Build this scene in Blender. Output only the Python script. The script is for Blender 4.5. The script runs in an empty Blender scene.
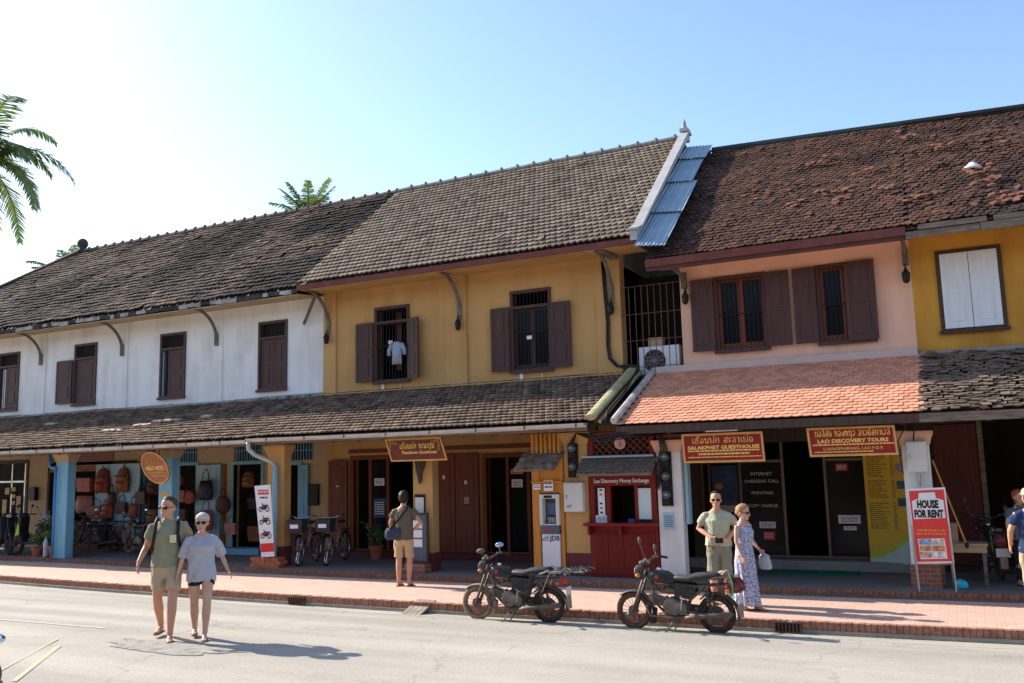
import bpy, math, random
from mathutils import Vector, Matrix, noise
R = math.radians
PI = math.pi
random.seed(7)
S = bpy.context.scene
C = S.collection

# ---------------------------------------------------------------- camera
F, YAW, PITCH, ROLL, CAMH = 891.4, R(-26.407), R(7.870), R(-1.470), 2.3
fw = Vector((math.sin(YAW)*math.cos(PITCH), math.cos(YAW)*math.cos(PITCH), math.sin(PITCH)))
r0 = Vector((math.cos(YAW), -math.sin(YAW), 0)); u0 = r0.cross(fw)
rt = math.cos(ROLL)*r0 + math.sin(ROLL)*u0
up = -math.sin(ROLL)*r0 + math.cos(ROLL)*u0
cam = bpy.data.cameras.new('camera'); camo = bpy.data.objects.new('camera', cam); C.objects.link(camo)
cam.lens = F*36/1024; cam.sensor_width = 36; cam.clip_end = 5000; cam.clip_start = .05
m = Matrix((rt, up, -fw)).transposed().to_4x4(); m.translation = (0, 0, CAMH)
camo.matrix_world = m
S.camera = camo

# ---------------------------------------------------------------- sky and sun
W = bpy.data.worlds.new('World'); S.world = W; W.use_nodes = True
SUN_EL, SUN_YOFF = R(31), .06        # the sun stands over the street's far left end, a touch behind the fronts
sd = Vector((-math.cos(SUN_EL), SUN_YOFF, math.sin(SUN_EL))).normalized()
nt = W.node_tree; bg = nt.nodes['Background']
sky = nt.nodes.new('ShaderNodeTexSky'); sky.sky_type = 'NISHITA'; sky.sun_disc = False
sky.sun_elevation = SUN_EL; sky.sun_rotation = math.atan2(sd.x, sd.y)
sky.air_density = 1.0; sky.dust_density = 1.2; sky.ozone_density = 2.4; sky.altitude = 300
nt.links.new(sky.outputs[0], bg.inputs[0]); bg.inputs[1].default_value = .15
sl = bpy.data.lights.new('sun', 'SUN'); so = bpy.data.objects.new('sun', sl); C.objects.link(so)
sl.energy = 4.6; sl.angle = R(.5); sl.color = (1, .92, .80)
so.rotation_euler = sd.to_track_quat('Z', 'Y').to_euler()
S.view_settings.view_transform = 'Standard'; S.view_settings.look = 'None'
S.view_settings.exposure = 1.02; S.view_settings.gamma = 1; S.view_settings.use_curve_mapping = False

# ---------------------------------------------------------------- materials
def mat(name, col, rough=.8, var=.12, scale=3., bump=.0, bscale=40., metal=0., spec=.22, col2=None, dirt=0., dcol=(.05, .045, .04), stretch=(1, 1, 1), alpha=None, trans=0., streak=0.):
    m = bpy.data.materials.new(name); m.use_nodes = True
    n = m.node_tree.nodes; l = m.node_tree.links; p = n['Principled BSDF']
    p.inputs['Roughness'].default_value = rough; p.inputs['Metallic'].default_value = metal
    p.inputs['Specular IOR Level'].default_value = spec
    p.inputs['Base Color'].default_value = (*col, 1)
    tc = n.new('ShaderNodeTexCoord'); mp = n.new('ShaderNodeMapping'); l.new(tc.outputs['Object'], mp.inputs[0])
    mp.inputs['Scale'].default_value = stretch
    out = None
    if var > 0 or col2:
        no = n.new('ShaderNodeTexNoise'); no.inputs['Scale'].default_value = scale; no.inputs['Detail'].default_value = 8; no.inputs['Roughness'].default_value = .62
        l.new(mp.outputs[0], no.inputs[0])
        cr = n.new('ShaderNodeValToRGB'); l.new(no.outputs[0], cr.inputs[0])
        a = [c*(1-var) for c in col]; b = list(col2) if col2 else [min(1, c*(1+var)) for c in col]
        cr.color_ramp.elements[0].position = .33; cr.color_ramp.elements[1].position = .68
        cr.color_ramp.elements[0].color = (*a, 1); cr.color_ramp.elements[1].color = (*b, 1)
        out = cr.outputs[0]
    if dirt > 0:
        n2 = n.new('ShaderNodeTexNoise'); n2.inputs['Scale'].default_value = scale*1.7; n2.inputs['Detail'].default_value = 10; n2.inputs['Roughness'].default_value = .7
        mp2 = n.new('ShaderNodeMapping'); l.new(tc.outputs['Object'], mp2.inputs[0]); mp2.inputs['Location'].default_value = (3.1, 7.7, 1.3)
        mp2.inputs['Scale'].default_value = stretch; l.new(mp2.outputs[0], n2.inputs[0])
        c2 = n.new('ShaderNodeValToRGB'); l.new(n2.outputs[0], c2.inputs[0])
        c2.color_ramp.elements[0].position = .62-.3*dirt; c2.color_ramp.elements[1].position = .85-.2*dirt
        mx = n.new('ShaderNodeMix'); mx.data_type = 'RGBA'; mx.inputs[7].default_value = (*dcol, 1)
        mu = n.new('ShaderNodeMath'); mu.operation = 'MULTIPLY'; mu.inputs[1].default_value = min(1, dirt*1.3)
        l.new(c2.outputs[0], mu.inputs[0]); l.new(mu.outputs[0], mx.inputs[0])
        if out: l.new(out, mx.inputs[6])
        else: mx.inputs[6].default_value = (*col, 1)
        out = mx.outputs[2]
    if streak:
        # rain streaks and grime running down old plaster
        m3 = n.new('ShaderNodeMapping'); l.new(tc.outputs['Object'], m3.inputs[0]); m3.inputs['Scale'].default_value = (2.3, 2.3, .30)
        n3 = n.new('ShaderNodeTexNoise'); n3.inputs['Scale'].default_value = 1.0; n3.inputs['Detail'].default_value = 9; n3.inputs['Roughness'].default_value = .65; l.new(m3.outputs[0], n3.inputs[0])
        n4 = n.new('ShaderNodeTexNoise'); n4.inputs['Scale'].default_value = .7; n4.inputs['Detail'].default_value = 6; l.new(tc.outputs['Object'], n4.inputs[0])
        mm = n.new('ShaderNodeMath'); mm.operation = 'MULTIPLY'; l.new(n3.outputs[0], mm.inputs[0]); l.new(n4.outputs[0], mm.inputs[1])
        c4 = n.new('ShaderNodeValToRGB'); l.new(mm.outputs[0], c4.inputs[0]); c4.color_ramp.elements[0].position = .22; c4.color_ramp.elements[1].position = .36
        c4.color_ramp.elements[0].color = (1.04, 1.04, 1.03, 1); k_ = 1-streak; c4.color_ramp.elements[1].color = (k_, k_*.98, k_*.93, 1)
        m5 = n.new('ShaderNodeMix'); m5.data_type = 'RGBA'; m5.blend_type = 'MULTIPLY'; m5.inputs[0].default_value = 1
        l.new(out, m5.inputs[6]); l.new(c4.outputs[0], m5.inputs[7]); out = m5.outputs[2]
    if out: l.new(out, p.inputs['Base Color'])
    if bump > 0:
        nb = n.new('ShaderNodeTexNoise'); nb.inputs['Scale'].default_value = bscale; nb.inputs['Detail'].default_value = 5
        l.new(mp.outputs[0], nb.inputs[0]); bu = n.new('ShaderNodeBump'); bu.inputs['Strength'].default_value = bump; bu.inputs['Distance'].default_value = .02
        l.new(nb.outputs[0], bu.inputs['Height']); l.new(bu.outputs[0], p.inputs['Normal'])
    if trans: p.inputs['Transmission Weight'].default_value = trans; p.inputs['IOR'].default_value = 1.45
    if alpha is not None: p.inputs['Alpha'].default_value = alpha
    return m

def tile_mat(name, base, light, dark, dirt=.4, moss=(.035, .035, .03), pale=None, patch_s=.35):
    """clay tiles: a per-tile random tint plus soot and moss in large soft patches"""
    m = bpy.data.materials.new(name); m.use_nodes = True
    n = m.node_tree.nodes; l = m.node_tree.links; p = n['Principled BSDF']; p.inputs['Roughness'].default_value = .9; p.inputs['Specular IOR Level'].default_value = .08
    at = n.new('ShaderNodeAttribute'); at.attribute_name = 'tint'
    cr = n.new('ShaderNodeValToRGB'); l.new(at.outputs['Fac'], cr.inputs[0]); e = cr.color_ramp.elements
    e[0].position = 0; e[0].color = (*dark, 1); e[1].position = 1; e[1].color = (*light, 1)
    k = e.new(.45); k.color = (*base, 1); k = e.new(.9); k.color = (*[c*1.15 for c in base], 1)
    if pale: k = e.new(.984); k.color = (*light, 1); k.color = (*[c*1.1 for c in light], 1); e[len(e)-1].color = (*pale, 1)
    tc = n.new('ShaderNodeTexCoord'); no = n.new('ShaderNodeTexNoise'); no.inputs['Scale'].default_value = patch_s; no.inputs['Detail'].default_value = 9; no.inputs['Roughness'].default_value = .66
    l.new(tc.outputs['Object'], no.inputs[0])
    c2 = n.new('ShaderNodeValToRGB'); l.new(no.outputs[0], c2.inputs[0])
    c2.color_ramp.elements[0].position = .60-.20*dirt; c2.color_ramp.elements[1].position = .70-.18*dirt
    mu = n.new('ShaderNodeMath'); mu.operation = 'MULTIPLY'; mu.inputs[1].default_value = min(.93, .4+dirt*.7); l.new(c2.outputs[0], mu.inputs[0])
    mx = n.new('ShaderNodeMix'); mx.data_type = 'RGBA'; mx.inputs[7].default_value = (*moss, 1)
    l.new(mu.outputs[0], mx.inputs[0]); l.new(cr.outputs[0], mx.inputs[6])
    l.new(mx.outputs[2], p.inputs['Base Color'])
    nb = n.new('ShaderNodeTexNoise'); nb.inputs['Scale'].default_value = 60; l.new(tc.outputs['Object'], nb.inputs[0])
    bu = n.new('ShaderNodeBump'); bu.inputs['Strength'].default_value = .4; bu.inputs['Distance'].default_value = .01
    l.new(nb.outputs[0], bu.inputs['Height']); l.new(bu.outputs[0], p.inputs['Normal'])
    return m

def brick_mat(name, c1, c2, mortar, sx=.22, sy=.11, ms=.012, rough=.85, bump=.4, dirt=.3, vec='xy', var=.5, dcol=(.16, .14, .12)):
    m = bpy.data.materials.new(name); m.use_nodes = True
    n = m.node_tree.nodes; l = m.node_tree.links; p = n['Principled BSDF']; p.inputs['Roughness'].default_value = rough
    tc = n.new('ShaderNodeTexCoord'); sp = n.new('ShaderNodeSeparateXYZ'); cb = n.new('ShaderNodeCombineXYZ')
    l.new(tc.outputs['Object'], sp.inputs[0])
    a, b = {'xy': (0, 1), 'xz': (0, 2), 'yx': (1, 0), 'zx': (2, 0)}[vec]
    l.new(sp.outputs[a], cb.inputs[0]); l.new(sp.outputs[b], cb.inputs[1])
    br = n.new('ShaderNodeTexBrick'); l.new(cb.outputs[0], br.inputs[0])
    br.inputs['Scale'].default_value = 1; br.inputs['Brick Width'].default_value = sx; br.inputs['Row Height'].default_value = sy
    br.inputs['Mortar Size'].default_value = ms; br.inputs['Mortar Smooth'].default_value = .3; br.inputs['Bias'].default_value = 0
    br.inputs['Color1'].default_value = (*c1, 1); br.inputs['Color2'].default_value = (*c2, 1); br.inputs['Mortar'].default_value = (*mortar, 1)
    no = n.new('ShaderNodeTexNoise'); no.inputs['Scale'].default_value = 1.3; no.inputs['Detail'].default_value = 9; no.inputs['Roughness'].default_value = .7
    l.new(tc.outputs['Object'], no.inputs[0]); cr = n.new('ShaderNodeValToRGB'); l.new(no.outputs[0], cr.inputs[0])
    cr.color_ramp.elements[0].position = .5; cr.color_ramp.elements[1].position = .78
    mu = n.new('ShaderNodeMath'); mu.operation = 'MULTIPLY'; mu.inputs[1].default_value = dirt; l.new(cr.outputs[0], mu.inputs[0])
    mx = n.new('ShaderNodeMix'); mx.data_type = 'RGBA'; l.new(mu.outputs[0], mx.inputs[0]); l.new(br.outputs[0], mx.inputs[6]); mx.inputs[7].default_value = (*dcol, 1)
    l.new(mx.outputs[2], p.inputs['Base Color'])
    bu = n.new('ShaderNodeBump'); bu.inputs['Strength'].default_value = bump; bu.inputs['Distance'].default_value = .008; bu.invert = True
    l.new(br.outputs['Fac'], bu.inputs['Height']); l.new(bu.outputs[0], p.inputs['Normal'])
    return m

M = {}
M['white_wall'] = mat('white_wall', (.79, .79, .78), .9, .05, .8, .25, 9, dirt=.28, dcol=(.46, .42, .37), stretch=(1, 1, .35), streak=.13)
M['yellow_wall'] = mat('yellow_wall', (.54, .32, .125), .9, .06, .9, .15, 12, dirt=.22, dcol=(.42, .24, .08), stretch=(1, 1, .4), streak=.12)
M['pink_wall'] = mat('pink_wall', (.76, .47, .34), .9, .05, .9, .12, 12, dirt=.2, dcol=(.58, .36, .27), stretch=(1, 1, .4), streak=.10)
M['ochre_wall'] = mat('ochre_wall', (.58, .29, .05), .9, .09, .9, .18, 12, dirt=.35, dcol=(.38, .18, .035), stretch=(1, 1, .4), streak=.25)
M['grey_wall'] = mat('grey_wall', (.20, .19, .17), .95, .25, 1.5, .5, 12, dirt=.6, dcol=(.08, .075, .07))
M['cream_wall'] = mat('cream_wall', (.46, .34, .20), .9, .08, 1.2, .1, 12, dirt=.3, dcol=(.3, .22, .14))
M['blue_paint'] = mat('blue_paint', (.19, .42, .56), .6, .12, 3, .1, 20, dirt=.35, dcol=(.11, .22, .3), stretch=(3, 3, .5))
M['blue_door'] = mat('blue_door', (.36, .56, .64), .6, .1, 3, .05, 20, dirt=.35, dcol=(.2, .33, .4), stretch=(3, 3, .5))
M['maroon'] = mat('maroon', (.080, .043, .038), .6, .18, 4, .15, 25, dirt=.4, dcol=(.09, .05, .05), stretch=(4, 4, .4))
M['shutter_white'] = mat('shutter_white', (.72, .76, .78), .7, .06, 4, .1, 25, dirt=.25, dcol=(.5, .5, .48), stretch=(4, 4, .4))
M['darkwood'] = mat('darkwood', (.07, .045, .035), .7, .3, 3, .3, 20, stretch=(6, 6, .6))
M['redwood'] = mat('redwood', (.17, .045, .024), .45, .22, 3, .1, 20, stretch=(8, 8, .6))
M['red_booth'] = mat('red_booth', (.19, .016, .014), .4, .18, 3, .08, 20, stretch=(6, 6, .5), dirt=.25, dcol=(.12, .015, .015))
M['orange_wood'] = mat('orange_wood', (.56, .24, .045), .45, .2, 3, .1, 20, stretch=(8, 8, .5))
M['window_wood'] = mat('window_wood', (.22, .06, .025), .4, .2, 3, .1, 20, stretch=(8, 8, .6))
M['oldwood'] = mat('oldwood', (.20, .155, .12), .9, .35, 3, .5, 20, stretch=(1, 6, 6), dirt=.5, dcol=(.07, .055, .045))
M['brace_wood'] = mat('brace_wood', (.17, .145, .125), .9, .3, 5, .4, 20)
M['fascia_red'] = mat('fascia_red', (.155, .05, .042), .8, .2, 3, .2, 20, dirt=.3, dcol=(.1, .05, .04))
M['fascia_dark'] = mat('fascia_dark', (.10, .045, .04), .8, .2, 3, .2, 20, dirt=.3)
M['gutter'] = mat('gutter', (.52, .50, .47), .5, .1, 2, .1, 20, dirt=.45, dcol=(.25, .2, .16))
M['zinc'] = mat('zinc', (.34, .42, .48), .5, .12, 2, .1, 30, metal=.35, dirt=.35, dcol=(.28, .25, .22))
M['barge'] = mat('barge', (.40, .39, .38), .85, .1, 2, .3, 20, dirt=.5, dcol=(.2, .18, .16))
M['concrete'] = mat('concrete', (.30, .28, .26), .9, .15, 2, .3, 25, dirt=.4, dcol=(.13, .12, .11))
M['terrace'] = mat('terrace', (.17, .15, .14), .8, .15, 1.5, .2, 25, dirt=.4, dcol=(.12, .1, .09))
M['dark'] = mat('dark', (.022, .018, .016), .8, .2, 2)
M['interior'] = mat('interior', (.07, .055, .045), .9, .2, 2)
M['black'] = mat('black', (.015, .015, .016), .5, .1, 5)
M['rubber'] = mat('rubber', (.03, .028, .027), .8, .15, 8, .2, 60)
M['wire'] = mat('wire', (.02, .02, .02), .6, 0)
M['steel'] = mat('steel', (.45, .45, .45), .35, .15, 8, metal=.8, dirt=.3, dcol=(.2, .14, .1))
M['chrome'] = mat('chrome', (.65, .65, .66), .2, .05, 8, metal=1)
M['rust'] = mat('rust', (.16, .09, .06), .8, .3, 9, .3, 60, metal=.3)
M['dust'] = mat('dust', (.30, .23, .17), .9, .25, 9, .3, 60)
M['paper'] = mat('paper', (.78, .79, .80), .8, .04, 4)
M['white_paint'] = mat('white_paint', (.75, .76, .77), .5, .05, 4, dirt=.15, dcol=(.5, .48, .45))
M['offwhite'] = mat('offwhite', (.62, .62, .58), .5, .06, 3, dirt=.2, dcol=(.4, .38, .33))
M['gold'] = mat('gold', (.62, .36, .08), .45, .15, 6)
M['goldtext'] = mat('goldtext', (.85, .58, .15), .5, .08, 10)
M['sign_brown'] = mat('sign_brown', (.17, .035, .02), .5, .15, 6)
M['sign_red'] = mat('sign_red', (.30, .022, .018), .5, .12, 4)
M['sign_edge'] = mat('sign_edge', (.62, .33, .10), .6, .15, 6)
M['oval'] = mat('oval', (.40, .13, .04), .6, .2, 10)
M['red'] = mat('red', (.62, .03, .03), .5, .08, 5)
M['rent_red'] = mat('rent_red', (.70, .06, .05), .5, .06, 5)
M['orange'] = mat('orange', (.75, .26, .08), .6, .1, 5)
M['yellow_board'] = mat('yellow_board', (.68, .43, .05), .6, .08, 3)
M['lime'] = mat('lime', (.42, .58, .06), .5, .1, 3)
M['navy'] = mat('navy', (.02, .03, .10), .7, .15, 10)
M['poster_blue'] = mat('poster_blue', (.04, .07, .14), .6, .35, 6)
M['screen'] = mat('screen', (.10, .17, .26), .15, .3, 8)
M['terracotta'] = mat('terracotta', (.36, .13, .07), .8, .15, 8, dirt=.2)
M['green_mat'] = mat('green_mat', (.02, .16, .08), .9, .2, 10, .4, 80)
M['leaf'] = mat('leaf', (.055, .10, .025), .6, .35, 6)
M['palm'] = mat('palm', (.11, .155, .05), .5, .25, 3)
_n = M['palm'].node_tree.nodes; _l = M['palm'].node_tree.links   # thin leaves let light through
_t = _n.new('ShaderNodeBsdfTranslucent'); _t.inputs[0].default_value = (.20, .28, .06, 1); _m = _n.new('ShaderNodeMixShader'); _m.inputs[0].default_value = .3
_l.new(_n['Principled BSDF'].outputs[0], _m.inputs[1]); _l.new(_t.outputs[0], _m.inputs[2]); _l.new(_m.outputs[0], _n['Material Output'].inputs[0])
M['trunk'] = mat('trunk', (.16, .13, .10), .9, .25, 6, .5, 20)
M['glass'] = mat('glass', (.012, .014, .016), .12, 0, spec=.12)
M['chalk'] = mat('chalk', (.10, .12, .16), .7, .2, 6)
M['skin'] = mat('skin', (.56, .29, .185), .55, .06, 6)
M['skin_pale'] = mat('skin_pale', (.58, .34, .25), .55, .06, 6)
M['hair_dark'] = mat('hair_dark', (.025, .018, .014), .6, .3, 60)
M['hair_grey'] = mat('hair_grey', (.06, .045, .036), .6, .3, 60)
M['hair_blond'] = mat('hair_blond', (.34, .20, .09), .55, .3, 60)
M['hair_red'] = mat('hair_red', (.36, .10, .03), .55, .3, 60)
M['lip'] = mat('lip', (.36, .12, .10), .5, 0)
M['brick'] = brick_mat('brick', (.30, .10, .06), (.22, .07, .045), (.25, .21, .18), .2, .07, .008, vec='xz')

# ---------------------------------------------------------------- mesh helpers
def org(o):
    v = Vector((0, 0, 0))
    while o is not None: v += o.location; o = o.parent
    return v

class MB:
    def __init__(s): s.v = []; s.f = []; s.t = []
    def add(s, vs, fs):
        k = len(s.v); s.v += [Vector(p) for p in vs]; s.f += [tuple(i+k for i in f) for f in fs]; return s
    def box(s, x0, x1, y0, y1, z0, z1, M_=None):
        vs = [Vector((x, y, z)) for z in (z0, z1) for y in (y0, y1) for x in (x0, x1)]
        if M_: vs = [M_ @ p for p in vs]
        return s.add(vs, [(0, 2, 3, 1), (4, 5, 7, 6), (0, 1, 5, 4), (2, 6, 7, 3), (0, 4, 6, 2), (1, 3, 7, 5)])
    def bar(s, a, b, w, h=None):
        """rectangular beam from a to b"""
        a = Vector(a); b = Vector(b); d = (b-a); L = d.length; q = d.to_track_quat('X', 'Z').to_matrix().to_4x4(); q.translation = a
        h = h or w
        return s.box(0, L, -w/2, w/2, -h/2, h/2, q)
    def rings(s, rs, cap=True, closed=True):
        n = len(rs[0]); vs = [p for r in rs for p in r]; fs = []
        for i in range(len(rs)-1):
            for j in range(n if closed else n-1):
                k = (j+1) % n; fs.append((i*n+j, i*n+k, (i+1)*n+k, (i+1)*n+j))
        if cap: fs += [tuple(range(n))[::-1], tuple(range((len(rs)-1)*n, len(rs)*n))]
        return s.add(vs, fs)
    def tube(s, pts, r, n=8, cap=True, sq=None):
        pts = [Vector(p) for p in pts]; N = len(pts)
        rr = [r]*N if not isinstance(r, (list, tuple)) else r
        d = (pts[1]-pts[0]).normalized(); a = d.orthogonal().normalized(); out = []
        if sq: a = Vector(sq); a = (a-d*a.dot(d)).normalized()
        for i in range(N):
            if i == 0: t = pts[1]-pts[0]
            elif i == N-1: t = pts[-1]-pts[-2]
            else: t = (pts[i+1]-pts[i]).normalized()+(pts[i]-pts[i-1]).normalized()
            t.normalize(); a = (a-t*a.dot(t)).normalized(); b = t.cross(a)
            q = rr[i]; qa, qb = q if isinstance(q, (list, tuple)) else (q, q)
            out.append([pts[i]+a*(qa*math.cos(2*PI*k/n))+b*(qb*math.sin(2*PI*k/n)) for k in range(n)])
        return s.rings(out, cap)
    def loft(s, secs, n=14):
        """horizontal ellipses (cx, cy, z, rx, ry)"""
        return s.rings([[Vector((c[0]+c[3]*math.cos(2*PI*k/n), c[1]+c[4]*math.sin(2*PI*k/n), c[2])) for k in range(n)] for c in secs])
    def loftx(s, secs, n=12, p=2.):
        """superellipse sections along x (x, cy, cz, ry, rz)"""
        f = lambda t: math.copysign(abs(t)**(2/p), t)
        return s.rings([[Vector((c[0], c[1]+c[3]*f(math.cos(2*PI*k/n)), c[2]+c[4]*f(math.sin(2*PI*k/n)))) for k in range(n)] for c in secs])
    def ell(s, c, rx, ry, rz, n=12, m=8, M_=None):
        c = Vector(c); rs = []
        for i in range(m+1):
            t = PI*(i/m); t = min(max(t, .08), PI-.08)
            rs.append([Vector((rx*math.sin(t)*math.cos(2*PI*k/n), ry*math.sin(t)*math.sin(2*PI*k/n), -rz*math.cos(t))) for k in range(n)])
        rs = [[(c+(M_ @ p if M_ else p)) for p in r] for r in rs]
        return s.rings(rs)
    def lathe(s, prof, c=(0, 0, 0), n=16, ax='z', cap=True):
        c = Vector(c); rs = []
        for r, h in prof:
            ring = []
            for k in range(n):
                a = 2*PI*k/n; x, y = r*math.cos(a), r*math.sin(a)
                ring.append(c+(Vector((x, y, h)) if ax == 'z' else Vector((x, h, y)) if ax == 'y' else Vector((h, x, y))))
            rs.append(ring)
        return s.rings(rs, cap)
    def torus(s, c, Rr, r, ax='y', n=28, m=8, a0=0, a1=2*PI):
        c = Vector(c); full = abs(a1-a0-2*PI) < 1e-6; rs = []
        for i in range(n+1):
            a = a0+(a1-a0)*i/n; ring = []
            for k in range(m):
                b = 2*PI*k/m; q = Rr+r*math.cos(b); h = r*math.sin(b)
                ring.append(c+(Vector((q*math.cos(a), h, q*math.sin(a))) if ax == 'y' else Vector((q*math.cos(a), q*math.sin(a), h))))
            rs.append(ring)
        return s.rings(rs, not full)
    def prism(s, poly, y0, y1, ax='y'):
        """polygon in (x,z) extruded along y, or in (y,z) along x"""
        n = len(poly)
        g = (lambda p, h: Vector((p[0], h, p[1]))) if ax == 'y' else (lambda p, h: Vector((h, p[0], p[1]))) if ax == 'x' else (lambda p, h: Vector((p[0], p[1], h)))
        vs = [g(p, y0) for p in poly]+[g(p, y1) for p in poly]
        return s.add(vs, [tuple(range(n)), tuple(range(n, 2*n))[::-1]]+[(i, (i+1) % n, (i+1) % n+n, i+n) for i in range(n)])
    def build(s, name, mt, parent=None, loc=None, smooth=False, bevel=0, world=False):
        me = bpy.data.meshes.new(name)
        o = bpy.data.objects.new(name, me); C.objects.link(o)
        if loc is not None: o.location = loc
        sub = (org(parent) if parent else Vector((0, 0, 0)))+(Vector(loc) if loc is not None else Vector((0, 0, 0))) if world else Vector((0, 0, 0))
        me.from_pydata([tuple(p-sub) for p in s.v], [], s.f); me.update()
        if isinstance(mt, str): mt = M[mt]
        me.materials.append(mt)
        if s.t:
            at = me.attributes.new('tint', 'FLOAT', 'POINT'); at.data.foreach_set('value', s.t)
        import bmesh
        bm = bmesh.new(); bm.from_mesh(me); bmesh.ops.recalc_face_normals(bm, faces=bm.faces)
        bm.to_mesh(me); bm.free()
        if smooth:
            me.polygons.foreach_set('use_smooth', [True]*len(me.polygons))
        if bevel:
            b = o.modifiers.new('bevel', 'BEVEL'); b.width = bevel; b.segments = 2; b.limit_method = 'ANGLE'; b.angle_limit = R(40)
        if parent: o.parent = parent
        return o

def tag(o, label=None, cat=None, group=None, kind=None):
    if label: o['label'] = label
    if cat: o['category'] = cat
    if group: o['group'] = group
    if kind: o['kind'] = kind
    return o

def thing(name, label, cat, loc=(0, 0, 0), rz=0, group=None):
    o = bpy.data.objects.new(name, None); C.objects.link(o); o.empty_display_size = .2
    o.location = loc; o.rotation_euler = (0, 0, rz)
    return tag(o, label, cat, group)

def kids(o): return [c for c in bpy.data.objects if c.parent == o]
def copy_tree(o, parent=None):
    c = o.copy(); C.objects.link(c); c.parent = parent
    for ch in kids(o): copy_tree(ch, c)
    return c

def text(parent, s_, x, z, size, mt, y=0, width=None, name='lettering', align='CENTER', shear=0, rot=None, sy=1, bold=0):
    cu = bpy.data.curves.new('t', 'FONT'); cu.body = s_; cu.size = size; cu.align_x = align; cu.extrude = .0015; cu.shear = shear
    cu.resolution_u = 2; cu.offset = bold
    o = bpy.data.objects.new('t', cu); C.objects.link(o)
    bpy.context.view_layer.update()
    me = bpy.data.meshes.new_from_object(o.evaluated_get(bpy.context.evaluated_depsgraph_get()))
    bpy.data.objects.remove(o); bpy.data.curves.remove(cu)
    xs = [v.co.x for v in me.vertices]; w = max(xs)-min(xs); c0 = (max(xs)+min(xs))/2
    k = (width/w) if width else 1
    for v in me.vertices:
        a = Vector(((v.co.x-(c0 if align == 'CENTER' else 0))*k, -v.co.z, v.co.y*sy))
        if rot: a = rot @ a
        v.co = a+Vector((x, y, z))
    me.materials.clear(); me.materials.append(M[mt] if isinstance(mt, str) else mt)
    ob = bpy.data.objects.new(name, me); C.objects.link(ob); ob.parent = parent
    return ob

def scribble(mb, x0, x1, z, h, y, gap=.012, rnd=random):
    """a printed line too small to read: short word-long strokes"""
    x = x0
    while x < x1:
        w = rnd.uniform(.018, .07); w = min(w, x1-x)
        mb.box(x, x+w, y-.002, y, z, z+h); x += w+gap
    return mb

def wallholes(mb, x0, x1, z0, z1, y0, y1, holes):
    xs = sorted({x0, x1, *[h[0] for h in holes], *[h[1] for h in holes]})
    xs = [x for x in xs if x0 <= x <= x1]
    for a, b in zip(xs, xs[1:]):
        c = (a+b)/2; cut = sorted((h[2], h[3]) for h in holes if h[0] < c < h[1]); z = z0
        for p, q in cut:
            if p > z+1e-4: mb.box(a, b, y0, y1, z, p)
            z = max(z, q)
        if z < z1-1e-4: mb.box(a, b, y0, y1, z, z1)
    return mb
# ================================================================ THE SETTING
def bow(x, lim): return min(lim, .6*((x+7.5)/12.5)**2)
def yk(x): return 12.45+bow(x, 1.0)
def yt(x): return 14.72+bow(x, .62)
def crown(y): return .13*max(0, 1-((y-6.6)/5.8)**2)
XS = [-90, -60, -45, -36]+[-32+i for i in range(42)]+[14, 20, 30, 50]

g = MB().box(-1500, 1500, -1500, 1500, -.5, -.06)
tag(g.build('ground', mat('ground_soil', (.20, .17, .12), .95, .2, .05, .2, 3)), kind='structure')

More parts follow.
